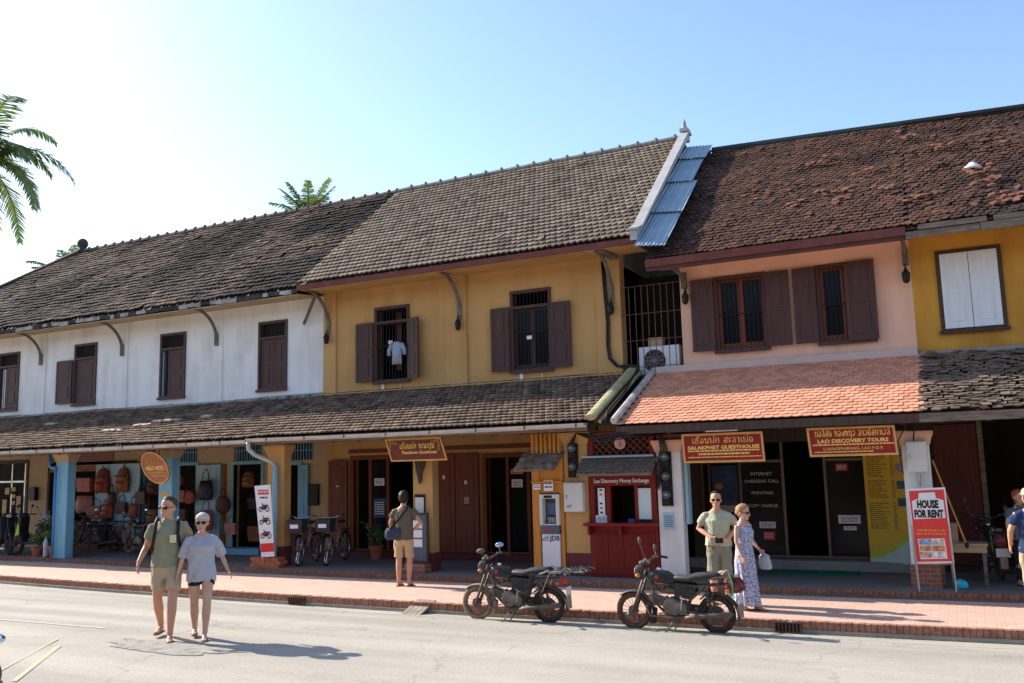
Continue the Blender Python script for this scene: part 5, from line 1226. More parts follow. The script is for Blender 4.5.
bag('purse', 'brick red', -18.02, 1.50, .36, .6, 'round brick red purse hung on the left edge of the blue door')
bag('tote', 'black', -17.45, 1.60, .50, .80, 'black tote with long handles hung high on the blue door')
bag('tote', 'brick red', -17.42, .85, .50, .80, 'brick red tote with long handles hung low on the blue door')
bag('box', 'dark brown', -18.3, 1.10, .5, .45, 'dark brown satchel low in the doorway above the woman in grey')
bag('tote', 'brick red', -18.75, .85, .5, .6, 'brick red tote low in the doorway behind the woman in grey')
bag('purse', 'dark brown', -16.85, 1.25, .44, .62, 'round dark brown purse hung beside the dark shop doorway')
bag('pack', 'tan brown', -16.35, 1.9, .36, .45, 'tan brown backpack hung at the top of the dark shop doorway', y=SWY+.1)
bag('box', 'black', -16.15, 1.35, .36, .45, 'black satchel hung half way down in the dark shop doorway', y=SWY+.1)
bag('box', 'tan brown', -16.1, .55, .4, .6, 'tan bag standing at the bottom of the dark shop doorway', y=SWY+.1)
bag('tote', 'tan brown', -19.35, 1.0, .42, .6, 'tan brown tote low between the second blue pillar and the light blue boards')
bag('pack', 'dark brown', -19.3, 1.75, .40, .6, 'dark brown backpack high beside the second blue pillar')
bag('purse', 'rust red', -18.42, 1.95, .34, .5, 'round rust red purse at the top of the doorway right of the blue pillar')
bag('pack', 'black', -18.05, .55, .44, .6, 'black backpack low in front of the blue door behind the woman in grey')
bag('box', 'pink', -16.55, .75, .34, .45, 'dusty pink satchel low in the dark shop doorway')
bag('tote', 'dark brown', -20.92, 1.5, .34, .55, 'dark brown tote between the two high backpacks on the light blue boards')
po = thing('wall_poster', 'small white and red poster beside the brick panel of the bag shop', 'poster', (-22.95, SWY-.06, 1.7))
MB().box(-.14, .14, 0, .01, 0, .6).build('paper', 'paper', po); MB().box(-.09, .09, -.004, -.001, .2, .5).build('print', 'red', po)
# shop at the far left: posters and pale things in the dark
lp = MB()
for x, z, w, h in ((-25.75, 1.9, .2, .2), (-25.45, 1.95, .16, .12), (-25.45, 1.75, .16, .12), (-25.45, 1.55, .16, .12), (-25.2, 1.5, .2, .5), (-25.85, 1.45, .2, .4)):
    MB().box(x-w/2, x+w/2, SWY-.02, SWY-.008, z-h/2, z+h/2).build('notice', 'cream_wall', white, world=True)
mb = MB().box(-26.9, -24.9, SWY+.03, SWY+.06, 2.15, 2.2)
for x in (-26.9, -26.3, -25.65, -25.05): mb.box(x, x+.05, SWY+.03, SWY+.07, .36, 2.7)
mb.build('shop_glazing', 'steel', white, world=True)

# potted plants
def plant(x, y, label, ph, pr, h, w, n, seed, z=.272, pot='terracotta', name='potted_plant'):
    rnd = random.Random(seed); t = thing(name, label, 'potted plant', (x, y, z), 0, 'potted plants')
    if pot: MB().lathe([(pr*.62, 0), (pr*.95, ph*.85), (pr*1.08, ph*.87), (pr*1.08, ph), (pr*.9, ph), (pr*.85, ph*.9), (.01, ph*.9)], (0, 0, 0), 18).build('pot', pot, t, smooth=False)
    st = MB(); lf = MB()
    for k in range(n):
        a = rnd.uniform(0, 2*PI); r_ = w*rnd.uniform(.1, .5); top = Vector((r_*math.cos(a), r_*math.sin(a), ph+h*rnd.uniform(.45, 1)))
        b_ = Vector((.3*pr*math.cos(a), .3*pr*math.sin(a), ph*.9)); mid = (b_+top)/2+Vector((0, 0, .08)); st.tube([b_, mid, top], .007, 4)
        for q in range(10):
            f_ = rnd.uniform(.3, 1.05); c = b_+(top-b_)*f_; d = Vector((rnd.gauss(0, 1), rnd.gauss(0, 1), rnd.gauss(.2, .6))).normalized(); L = rnd.uniform(.09, .18); s_ = d.orthogonal().normalized()*L*.22
            e_ = c+d*L; m2 = c+d*L*.5; lf.add([c, m2+s_, e_-Vector((0, 0, L*.2)), m2-s_], [(0, 1, 2, 3)])
    st.build('stem', 'trunk', t); lf.build('leaves', 'leaf', t); return t
plant(-21.40, 15.80, 'leafy potted plant standing tallest beside the blue pillar with the water pipe', .34, .2, .95, .75, 16, 1)
plant(-21.0, 15.95, 'low terracotta potted plant at the foot of the blue pillar', .34, .24, .45, .6, 10, 2)
plant(-20.95, 15.62, 'second terracotta pot with sparse leaves right of the low one', .28, .2, .35, .4, 6, 3)
plant(-21.62, 15.58, 'small leafy plant squeezed in front of the tallest pot', .22, .15, .5, .5, 8, 4)
plant(-12.0, 17.0, 'dark leafy plant in the guesthouse doorway behind the bicycles', .3, .16, .55, .6, 12, 5)
bt = thing('water_bottle', 'pale plastic bottle standing in front of the potted plants', 'bottle', (-21.2, 15.52, .272))
MB().lathe([(.06, 0), (.065, .02), (.06, .12), (.065, .3), (.06, .38), (.022, .46), (.022, .48)], (0, 0, 0), 14).build('bottle_body', mat('bottle', (.45, .58, .68), .2, .1, 6), bt, smooth=True)
MB().lathe([(.026, .478), (.026, .51)], (0, 0, 0), 12).build('bottle_cap', 'blue_paint', bt)
# ================================================================ MOTORBIKES, SCOOTER, BICYCLES
def wheel(par, cx, r, tyre='rubber', rim='steel', spokes=18, tr=.036, hub=.045, cz=None, y=0, brake=None):
    cz = r if cz is None else cz
    w = MB().lathe([(hub, -.035), (hub, .035)], (cx, y, cz), 14, 'y').lathe([(.012, -.07), (.012, .07)], (cx, y, cz), 8, 'y')
    if brake: w.lathe([(brake, -.045), (brake, .0), (brake*.7, .01)], (cx, y, cz), 18, 'y')
    o = w.build('wheel', 'hardware' if 'hardware' in M else 'steel', par)
    t = MB(); R0 = r-tr; n = 36; rs = []
    for i in range(n+1):
        a = 2*PI*i/n; ring = []
        for k in range(10):
            b = 2*PI*k/10; q = R0+tr*1.0*math.cos(b)+(.004 if (i % 2 and math.cos(b) > .5) else 0); h = tr*.85*math.sin(b)
            ring.append(Vector((cx+q*math.cos(a), y+h, cz+q*math.sin(a))))
        rs.append(ring)
    t.rings(rs, False).build('tyre', tyre, o, smooth=True)
    t = MB().torus((cx, y, cz), r-tr*2.05, tr*.38, 'y', 36, 6); t.build('rim', rim, o, smooth=True)
    s = MB()
    for k in range(spokes):
        a = 2*PI*k/spokes; b = a+(.35 if k % 2 else -.35)
        s.tube([(cx+hub*math.cos(b), y+(.025 if k % 2 else -.025), cz+hub*math.sin(b)), (cx+(r-tr*2)*math.cos(a), y, cz+(r-tr*2)*math.sin(a))], .0035, 3)
    s.build('spokes', rim, o)
    return o
def arcfender(cx, cz, r, a0, a1, w, th=.012):
    n = 14; rs = []
    for i in range(n+1):
        a = R(a0+(a1-a0)*i/n); rs.append([Vector((cx+q*math.cos(a), y, cz+q*math.sin(a))) for q, y in ((r, -w), (r+th*1.6, -w*.5), (r+th*2, w*.5), (r, w), (r-th*.2, w*.5), (r-th*.2, -w*.5))])
    return MB().rings(rs)
def motorcycle(label, loc, rz, dust_front='dust', tank='tank_black', load='rack', mirror_h=(1.30, 1.12), seat_len=.62, grp=None, tall=True, lean=-9):
    t = thing('motorbike', label, 'motorbike', loc, rz, grp)
    H = 'hardware' ; fx, rx, r = -.58, .58, .255
    if 'hardware' not in M:
        M['hardware'] = mat('hardware', (.12, .10, .09), .55, .3, 12, .2, 50, metal=.4, dirt=.5, dcol=(.17, .12, .085))
        M['engine'] = mat('engine', (.20, .18, .16), .5, .3, 14, .2, 50, metal=.6, dirt=.5, dcol=(.12, .08, .06))
        M['tank_black'] = mat('tank_black', (.025, .03, .028), .25, .3, 9, dirt=.35, dcol=(.16, .13, .1))
        M['seat_black'] = mat('seat_black', (.045, .043, .045), .55, .25, 9, .1, 60, dirt=.3, dcol=(.13, .11, .09))
        M['lens'] = mat('lens', (.45, .42, .36), .1, .1, 9); M['amber'] = mat('amber', (.55, .18, .03), .3, .1, 9)
        M['tyre_dust'] = mat('tyre_dust', (.24, .175, .12), .95, .25, 12, .3, 60)
        M['tyre_dark'] = mat('tyre_dark', (.055, .042, .035), .9, .3, 12, .3, 60, dirt=.4, dcol=(.16, .11, .08))
        M['tyre_red'] = mat('tyre_red', (.10, .055, .04), .9, .3, 12, .3, 60, dirt=.45, dcol=(.22, .15, .11))
        M['mirror'] = mat('mirror', (.45, .62, .85), .08, 0, metal=1)
    fw_ = wheel(t, fx, r, {'dust': 'tyre_dust', 'red': 'tyre_red', 'dark': 'tyre_dark'}[dust_front], 'rust' if dust_front != 'dark' else 'steel', brake=.07)
    rw = wheel(t, rx, r, 'tyre_dark', 'hardware', brake=.11)
    # fork and steering
    mb = MB()
    for s_ in (-.075, .075): mb.tube([(fx, s_, r), (fx+.10, s_, .52), (fx+.22, s_, .86)], [.020, .022, .016], 8)
    mb.build('front_fork', H, t, smooth=True)
    arcfender(fx, r, r+.025, 130, -25, .055).build('front_mudguard', 'dust' if dust_front == 'dust' else H, t, smooth=True)
    MB().prism([(fx+.235, .10), (fx+.30, .10), (fx+.325, .30), (fx+.30, .32)], -.05, .05).build('mud_flap', 'dust' if dust_front == 'dust' else 'rubber', t)
    hl = MB().lathe([(.02, .09), (.07, .06), (.085, .0), (.085, -.03)], (fx+.09, 0, .83), 18, 'x').build('headlight', H, t, smooth=False)
    MB().lathe([(.078, -.031), (.06, -.045), (.01, -.05)], (fx+.09, 0, .83), 18, 'x').build('headlight_lens', 'lens', hl, smooth=True)
    for s_ in (-1, 1): MB().ell((fx+.12, s_*.14, .78), .04, .03, .03, 10, 6).build('indicator', 'amber', t, smooth=True)
    mb = MB()
    for s_ in (-.05, .04): mb.lathe([(.042, 0), (.045, .03), (.03, .05)], (fx+.16, s_, .93), 12)
    mb.build('instruments', H, t)
    MB().tube([(fx+.36, -.35, 1.0), (fx+.28, -.25, 1.03), (fx+.21, -.1, .97), (fx+.20, 0, .93), (fx+.21, .1, .97), (fx+.28, .25, 1.03), (fx+.36, .35, 1.0)], .013, 8).build('handlebar', 'hardware', t, smooth=True)
    for s_ in (-1, 1):
        MB().tube([(fx+.30, s_*.27, 1.02), (fx+.39, s_*.38, .99)], .019, 8).build('grip', 'rubber', t)
        MB().tube([(fx+.24, s_*.2, 1.03), (fx+.28, s_*.36, 1.0)], .006, 5).build('brake_lever', 'steel', t)
        h = mirror_h[0 if s_ < 0 else 1]; mx_ = fx+(.22 if s_ < 0 else .24)
        st = MB().tube([(fx+.28, s_*.24, 1.03), (mx_, s_*.30, h-.05)], .006, 5).build('mirror_stalk', 'hardware', t)
        if load == 'rack': MB().ell((mx_-.0, s_*.30, h), .075, .012, .04, 12, 6, Matrix.Rotation(R(-8), 3, 'Y')).build('mirror_glass', 'mirror' if s_ > 0 else 'hardware', st, smooth=True)
        else: MB().ell((mx_, s_*.30, h), .022, .03, .055, 10, 6).build('mirror_shell', 'hardware', st, smooth=True)
    mb = MB().tube([(fx+.2, -.02, .93), (fx+.3, -.08, .7), (fx+.42, -.06, .55)], .008, 5).tube([(fx+.26, -.12, 1.0), (fx+.12, -.09, .85), (fx+.2, -.08, .6), (fx+.05, -.08, .3)], .006, 5).tube([(fx+.26, .12, 1.0), (fx+.3, .1, .8), (fx+.5, .05, .5)], .007, 5)
    mb.build('control_cables', 'wire', t)
    # frame, tank, seat
    mb = MB().tube([(fx+.19, 0, .86), (fx+.26, 0, .66), (fx+.34, 0, .36), (fx+.48, 0, .22), (.18, 0, .22), (.22, 0, .42), (.30, 0, .62)], .020, 8)
    mb.tube([(fx+.22, 0, .80), (-.1, 0, .66), (.3, 0, .64)], .022, 8)
    for s_ in (-.09, .09): mb.tube([(.1, s_, .64), (.45, s_, .66), (.74, s_, .68)], .014, 6).tube([(.2, s_, .42), (.42, s_, .62)], .012, 6)
    mb.build('frame', H, t)
    MB().loftx([(-.38, 0, .76, .03, .04), (-.34, 0, .765, .085, .075), (-.22, 0, .765, .12, .10), (-.08, 0, .75, .125, .095), (.02, 0, .72, .09, .06), (.06, 0, .71, .05, .03)], 16, 2.5).build('fuel_tank', tank, t, smooth=True)
    MB().lathe([(.035, 0), (.035, .02), (.02, .03)], (-.2, 0, .86), 12).build('fuel_cap', 'chrome', t)
    for s_ in (-1, 1): MB().lathe([(.028, -.004), (.028, .004)], (-.2, s_*.119, .765), 10, 'y').build('tank_badge', 'red', t)
    sl_ = seat_len; z0 = .745
    MB().loftx([(.0, 0, z0-.01, .06, .03), (.06, 0, z0+.01, .105, .045), (.22, 0, z0+.0, .12, .05), (.32, 0, z0+.03, .12, .055), (sl_-.05, 0, z0+.05, .12, .055), (sl_+.02, 0, z0+.055, .09, .04)], 14, 2.6).build('seat', 'seat_black', t, smooth=True)
    for s_ in (-1, 1):
        MB().prism([(.03, .5), (.24, .46), (.34, .56), (.3, .68), (.04, .69)], s_*.085-.018, s_*.085+.018).build('side_cover', tank, t, bevel=.012)
    # engine
    mb = MB().lathe([(.105, -.11), (.12, -.09), (.12, .09), (.105, .11)], (-.02, 0, .36), 16, 'y').lathe([(.085, -.12), (.09, -.1), (.09, .1), (.085, .12)], (.12, 0, .34), 14, 'y').box(-.1, .16, -.07, .07, .24, .44)
    eng = mb.build('engine', 'engine', t, bevel=.006)
    mb = MB()
    for k in range(8):
        a = Matrix.Translation((-.11-.024*k, 0, .40+.007*k)) @ Matrix.Rotation(R(-16), 4, 'Y'); mb.box(-.004, .004, -.075, .075, -.07, .07, a)
    a = Matrix.Translation((-.3, 0, .455)) @ Matrix.Rotation(R(-16), 4, 'Y'); mb.box(-.04, .03, -.06, .06, -.06, .06, a)
    a = Matrix.Translation((-.18, 0, .42)) @ Matrix.Rotation(R(-16), 4, 'Y'); mb.box(-.12, .1, -.05, .05, -.045, .045, a)
    mb.build('cylinder', 'engine', eng)
    MB().loftx([(-.16, 0, .56, .04, .03), (-.06, 0, .58, .06, .055), (.06, 0, .56, .06, .055), (.1, 0, .55, .03, .03)], 10).build('carburettor', H, t)
    ex_ = MB().tube([(-.32, -.07, .40), (-.37, -.10, .33), (-.30, -.12, .22), (0, -.13, .20), (.2, -.14, .22)], .018, 8).tube([(.18, -.15, .215), (.26, -.15, .23), (.8, -.16, .30), (.84, -.16, .305)], [.02, .038, .042, .02], 10)
    ex_.build('exhaust', 'hardware', t, smooth=True)
    MB().prism([(.1, .31), (.16, .38), (.6, .36), (.66, .30), (.6, .23), (.14, .24)], .07, .10).build('chain_guard', H, t, bevel=.01)
    for s_ in (-1, 1):
        MB().tube([(.18, s_*.09, .3), (rx, s_*.085, r)], .016, 6).build('swingarm', H, t)
        sh_ = MB().tube([(rx-.02, s_*.1, r+.02), (rx-.12, s_*.11, .63)], .013, 6)
        for k in range(9): sh_.torus((rx-.04-.009*k, s_*.102, r+.09+.030*k), .028, .007, 'z', 10, 4)
        sh_.build('shock_absorber', H, t)
        MB().tube([(.08, s_*.08, .25), (.08, s_*.24, .25)], .012, 6).box(.05, .11, s_*.24-.05, s_*.24+.05, .255, .28).build('footrest', 'rubber', t)
        MB().tube([(.3, s_*.1, .35), (.38, s_*.2, .36)], .01, 6).build('pillion_peg', 'rubber', t)
    arcfender(rx, r, r+.035, 135, -12, .07).build('rear_mudguard', H, t, smooth=True)
    MB().prism([(.86, .36), (.90, .24), (.93, .24), (.92, .42), (.89, .44)], -.05, .05).build('rear_flap', 'dust', t)
    tl = MB().box(.80, .86, -.05, .05, .60, .68).tube([(.7, 0, .62), (.82, 0, .62)], .015, 6).build('tail_light', 'red', t, bevel=.012)
    MB().box(.90, .905, -.10, .10, .42, .56).build('number_plate', 'offwhite', t)
    for s_ in (-1, 1): MB().ell((.78, s_*.13, .62), .03, .03, .025, 10, 6).build('indicator', 'amber', t, smooth=True)
    MB().tube([(.04, -.1, .24), (-.02, -.17, .10), (-.08, -.24, .012)], .011, 6).tube([(-.08, -.26, .008), (-.08, -.21, .008)], .014, 6).tube([(.10, -.08, .24), (.08, -.14, .12), (.02, -.16, .03)], .010, 6).build('kickstand', H, t)
    MB().tube([(-.02, -.12, .3), (-.14, -.15, .27), (-.17, -.19, .27)], .009, 5).build('gear_lever', H, t)
    MB().tube([(.12, -.12, .32), (.16, -.16, .5), (.16, -.22, .52)], .009, 5).build('kick_starter', 'steel', t)
    # rack
    x1 = 1.18 if load == 'rack' else .88; mb = MB(); z = .79
    for s_ in (-.13, .13): mb.tube([(sl_-.12, s_, z-.04), (sl_, s_, z), (x1, s_, z+.01)], .009, 5).tube([(sl_+.05, s_, z), (.50, s_*.8, .42)], .009, 5)
    for k in range(int((x1-sl_)/.075)+1): mb.tube([(sl_+.02+.075*k, -.13, z), (sl_+.02+.075*k, .13, z)], .006, 4)
    mb.build('luggage_rack', H if load != 'rack' else 'steel', t)
    if load == 'rack':
        mb = MB(); rn = random.Random(3)
        for k in range(60):
            p = Vector((rn.uniform(.55, 1.1), rn.uniform(-.15, .15), z+.01)); q = p+Vector((rn.uniform(-.1, .22), rn.uniform(-.16, .16), rn.uniform(-.06, .03))); mb.tube([p, (p+q)/2+Vector((0, 0, .04)), q], .009, 4)
        mb.build('bungee_net', 'steel' if False else mat('net', (.13, .12, .115), .8, .5, 30), t)
        MB().prism([(.30, .42), (.36, .40), (.46, .74), (.38, .76)], -.19, -.15).build('hanging_strap', 'rubber', t, bevel=.01)
    else:
        b_ = MB().loft([(.84, -.02, .58, .08, .08), (.86, -.02, .62, .12, .11), (.86, -.02, .72, .12, .11), (.84, -.02, .79, .08, .08)], 12)
        b_.build('rear_bundle', mat('bundle', (.02, .02, .03), .7, .3, 22, col2=(.30, .07, .06)), t, smooth=True)
        mb = MB().tube([(.70, -.1, .82), (.76, -.1, .88), (.84, -.1, .84)], .02, 6).ell((.70, 0, .84), .08, .06, .035, 10, 6); mb.build('folded_raincoat', mat('raincoat', (.28, .12, .10), .6, .4, 22, col2=(.5, .4, .35)), t, smooth=True)
        MB().tube([(.82, -.13, .8), (.80, -.15, .86), (.84, -.14, .72), (.84, -.13, .5)], .008, 5).build('green_cord', mat('cord', (.05, .5, .2), .5, 0), t)
    for ch in kids(t):
        if not ch.name.startswith('wheel'):
            for q in [ch]+kids(ch):
                for v in q.data.vertices: v.co.z *= .95
    return t
mo1 = motorcycle('dusty black motorbike with tan wheels and long rear rack parked left of the exchange booth', (-6.17, 12.22, -.004), R(2), 'dust', load='rack', mirror_h=(1.10, 1.14))
mo2 = motorcycle('black motorbike with reddish front wheel, thin upright mirrors and a bundle behind its long seat', (-3.69, 12.22, -.004), R(0), 'red', load='bundle', mirror_h=(1.30, 1.14), seat_len=.64)
# in the dark shop at the right edge: seen from behind
m3 = copy_tree(mo2); m3.location = (.32, 16.95, .285); m3.rotation_euler = (0, 0, R(-82)); m3['label'] = 'motorbike seen from behind in the dark shop at the right edge'
mo4 = copy_tree(mo1); mo4.location = (-21.0, 16.9, .28); mo4.rotation_euler = (0, 0, R(8)); mo4['label'] = 'motorbike parked in the shade under the bags of the blue shop'
mo5 = copy_tree(mo1); mo5.location = (-19.0, 16.6, .28); mo5.rotation_euler = (0, 0, R(-12)); mo5['label'] = 'motorbike in the shade behind the walking man at the second blue pillar'
mo6 = copy_tree(mo1); mo6.location = (-6.535, 3.87, .09); mo6.rotation_euler = (0, 0, R(-95)); mo6['label'] = 'motorbike in the near foreground of which only a mirror shows at the left edge'

def scooter(label, loc, rz, accent, name='scooter'):
    t = thing(name, label, 'scooter', loc, rz, 'scooters at the far left')
    body = mat('scooter_body', (.02, .022, .026), .25, .2, 8)
    wheel(t, -.58, .26, 'rubber', 'hardware', 8, .045); wheel(t, .58, .26, 'rubber', 'hardware', 8, .045)
    MB().tube([(-.58, -.07, .26), (-.5, -.07, .5), (-.42, 0, .72), (-.38, 0, 1.0)], .022, 8).tube([(-.58, .07, .26), (-.5, .07, .5), (-.42, 0, .72)], .022, 8).build('front_fork', 'hardware', t, smooth=True)
    arcfender(-.58, .26, .30, 140, 10, .07).build('front_mudguard', body, t, smooth=True)
    MB().prism([(-.5, .42), (-.38, .98), (-.30, 1.0), (-.33, .6), (-.22, .36), (-.36, .30)], -.19, .19).build('leg_shield', body, t, bevel=.03)
    MB().prism([(-.46, .5), (-.40, .82), (-.36, .8), (-.35, .55)], -.20, -.185).build('accent_panel', accent, t); 
    MB().loftx([(-.48, 0, 1.02, .05, .04), (-.42, 0, 1.03, .12, .075), (-.32, 0, 1.03, .13, .06), (-.26, 0, 1.0, .06, .03)], 12).build('handlebar_cowl', body, t, smooth=True)
    MB().tube([(-.26, -.36, 1.05), (-.34, -.15, 1.04), (-.34, .15, 1.04), (-.26, .36, 1.05)], .016, 8).build('handlebar', 'rubber', t)
    MB().ell((-.50, 0, 1.02), .03, .08, .05, 12, 6).build('headlight', 'lens', t, smooth=True)
    for s_ in (-1, 1): st = MB().tube([(-.32, s_*.22, 1.05), (-.34, s_*.28, 1.24)], .007, 5).build('mirror_stalk', 'hardware', t); MB().ell((-.34, s_*.30, 1.27), .02, .06, .04, 12, 6).build('mirror_glass', 'hardware', st, smooth=True)
    MB().box(-.34, .1, -.16, .16, .28, .36).build('footboard', body, t, bevel=.02)
    MB().loftx([(.02, 0, .52, .06, .16), (.15, 0, .54, .14, .20), (.5, 0, .60, .14, .14), (.8, 0, .70, .08, .07), (.88, 0, .72, .04, .04)], 14, 2.6).build('rear_body', body, t, smooth=True)
    MB().prism([(.1, .46), (.35, .50), (.75, .68), (.7, .72), (.3, .60)], -.150, -.138).prism([(.1, .46), (.35, .50), (.75, .68), (.7, .72), (.3, .60)], .138, .150).build('accent_panel', accent, t)
    MB().loftx([(.02, 0, .76, .08, .03), (.12, 0, .77, .13, .045), (.5, 0, .80, .14, .05), (.74, 0, .82, .1, .035)], 14, 2.6).build('seat', 'seat_black', t, smooth=True)
    MB().ell((.88, 0, .70), .04, .09, .04, 12, 6).build('tail_light', 'red', t, smooth=True)
    MB().box(.93, .935, -.1, .1, .45, .60).build('number_plate', 'yellow_board', t)
    MB().tube([(.2, -.12, .28), (.45, -.16, .27), (.5, -.17, .28), (.85, -.18, .36)], [.02, .02, .045, .045], 10).build('exhaust', 'hardware', t, smooth=True)
    MB().lathe([(.12, -.1), (.13, 0), (.1, .08)], (.3, 0, .3), 12, 'y').build('engine', 'engine', t)
    return t
scooter('black scooter with lime green panels parked on the terrace at the far left', (-22.0, 15.80, .272), R(20), 'lime')
scooter('dark scooter turned tail-first whose red tail light shows at the left edge', (-23.35, 15.75, .272), R(165), 'white_paint')
# people-coloured clothes heap on the scooters
cl_ = MB().loft([(0, 0, 0, .16, .12), (0, 0, .08, .2, .15), (.02, 0, .22, .16, .12), (0, 0, .28, .06, .05)], 12)
tag(cl_.build('folded_cover', mat('grey_cloth', (.34, .33, .38), .9, .2, 9), None, loc=(-21.72, 15.90, 1.03), smooth=True), 'pale grey cloth cover heaped on the seat of the lime green scooter', 'cover')

def bicycle(label, loc, rz):
    t = thing('bicycle', label, 'bicycle', loc, rz, 'city bicycles at the guesthouse')
    fr = mat('bike_frame', (.30, .29, .27), .35, .1, 8, metal=.5)
    wheel(t, -.52, .32, 'rubber', 'chrome', 20, .018, .03); wheel(t, .52, .32, 'rubber', 'chrome', 20, .018, .03)
    mb = MB().tube([(-.37, 0, .78), (-.3, 0, .45), (-.02, 0, .30)], .018, 8).tube([(-.36, 0, .70), (-.12, 0, .42), (.12, 0, .42)], .014, 8).tube([(-.02, 0, .30), (.1, 0, .56), (.2, 0, .82)], .016, 8)
    for s_ in (-.05, .05): mb.tube([(-.02, s_*.6, .30), (.52, s_, .32), (.13, s_*.4, .62)], .009, 6)
    mb.build('frame', fr, t, smooth=True)
    mb = MB().tube([(-.38, 0, .70), (-.39, 0, .92)], .014, 8)
    for s_ in (-.05, .05): mb.tube([(-.38, s_*.5, .70), (-.44, s_, .52), (-.52, s_, .32)], .011, 6)
    mb.build('front_fork', fr, t, smooth=True)
    MB().tube([(-.18, -.28, 1.02), (-.30, -.24, 1.05), (-.40, -.1, 1.0), (-.40, .1, 1.0), (-.30, .24, 1.05), (-.18, .28, 1.02)], .011, 8).tube([(-.39, 0, .9), (-.40, 0, 1.0)], .012, 6).build('handlebar', 'chrome', t, smooth=True)
    mb = MB()
    for (a, b_) in (((-.78, -.17), (-.46, -.17)), ((-.46, -.17), (-.46, .17)), ((-.46, .17), (-.78, .17)), ((-.78, .17), (-.78, -.17))):
        A0 = Vector((a[0], a[1], .98)); B0 = Vector((b_[0], b_[1], .98)); c = Vector((-.62, 0, .0)); A1 = A0+(c-A0)*.12; B1 = B0+(c-B0)*.12; A1.z = B1.z = .72
        nrm = (B0-A0).cross(Vector((0, 0, 1))).normalized()*.006
        mb.rings([[A0, B0, B0+nrm, A0+nrm], [A1, B1, B1+nrm, A1+nrm]])
        mb.tube([A0, B0], .01, 5)
    mb.box(-.75, -.49, -.14, .14, .715, .725)
    bk = mb.build('basket', mat('basket', (.045, .04, .04), .6, .3, 30, .6, 90), t)
    MB().box(-.795, -.785, -.09, .09, .81, .89).build('basket_plate', 'paper', bk)
    MB().loftx([(.08, 0, .86, .02, .012), (.16, 0, .87, .06, .03), (.32, 0, .88, .10, .035), (.36, 0, .88, .07, .02)], 12).build('saddle', 'rubber', t, smooth=True)
    arcfender(-.52, .32, .335, 150, 20, .025, .006).build('front_mudguard', 'black', t, smooth=True)
    arcfender(.52, .32, .335, 160, -10, .025, .006).build('rear_mudguard', 'black', t, smooth=True)
    mb = MB()
    for s_ in (-.06, .06): mb.tube([(.22, s_, .70), (.75, s_, .70)], .007, 5).tube([(.52, s_, .32), (.62, s_, .70)], .006, 5)
    for k in range(5): mb.tube([(.3+.1*k, -.06, .7), (.3+.1*k, .06, .7)], .005, 4)
    mb.build('carrier', 'black', t)
    mb = MB().lathe([(.09, 0), (.09, .006)], (-.02, -.06, .30), 20, 'y').bar((-.02, -.07, .30), (.08, -.09, .18), .015).bar((-.02, .05, .30), (-.12, .07, .42), .015).box(.04, .12, -.16, -.09, .165, .185).box(-.16, -.08, .07, .14, .41, .43)
    mb.build('pedals', 'steel', t)
    MB().tube([(0, -.03, .3), (.05, -.1, .15), (.08, -.14, .01)], .008, 5).build('kickstand', 'steel', t)
    return t
bicycle('city bicycle with dark basket, left one of the pair beside the yellow pillar', (-13.0, 15.85, .272), R(108))
bicycle('city bicycle with dark basket, right one of the pair nearer the guesthouse door', (-12.42, 16.1, .272), R(106))
# ================================================================ PEOPLE
def fuse(mb, name, mt, parent, vox, scale, smooth_it=4, keep=None):
    """one continuous surface from overlapping shapes (voxel remesh, then relax)"""
    me = bpy.data.meshes.new(name); me.from_pydata([tuple(p) for p in mb.v], [], mb.f); me.update()
    import bmesh
    bm = bmesh.new(); bm.from_mesh(me); bmesh.ops.triangulate(bm, faces=[f for f in bm.faces if len(f.verts) > 4]); bmesh.ops.recalc_face_normals(bm, faces=bm.faces); bm.to_mesh(me); bm.free()
    o = bpy.data.objects.new(name, me); C.objects.link(o)
    r_ = o.modifiers.new('r', 'REMESH'); r_.mode = 'VOXEL'; r_.voxel_size = vox
    if smooth_it: s_ = o.modifiers.new('s', 'SMOOTH'); s_.iterations = smooth_it; s_.factor = .5
    bpy.context.view_layer.update()
    m2 = bpy.data.meshes.new_from_object(o.evaluated_get(bpy.context.evaluated_depsgraph_get()))
    bpy.data.objects.remove(o); bpy.data.meshes.remove(me)
    for v in m2.vertices: v.co = v.co*scale
    m2.polygons.foreach_set('use_smooth', [True]*len(m2.polygons))
    m2.materials.clear(); m2.materials.append(M[mt] if isinstance(mt, str) else mt); m2.name = name
    ob = bpy.data.objects.new(name, m2); C.objects.link(ob); ob.parent = parent
    return ob
V3 = Vector
BASE = dict(hipL=(-.095, 0, .92), hipR=(.095, 0, .92), kneeL=(-.105, -.02, .49), kneeR=(.105, -.02, .49), ankL=(-.11, .02, .085), ankR=(.11, .02, .085),
            shL=(-.18, 0, 1.395), shR=(.18, 0, 1.395), elL=(-.25, .02, 1.14), elR=(.25, .02, 1.14), wrL=(-.26, -.04, .90), wrR=(.26, -.04, .90),
            toeL=(0, -1, 0), toeR=(0, -1, 0), head=0., tilt=0., handL=None, handR=None)
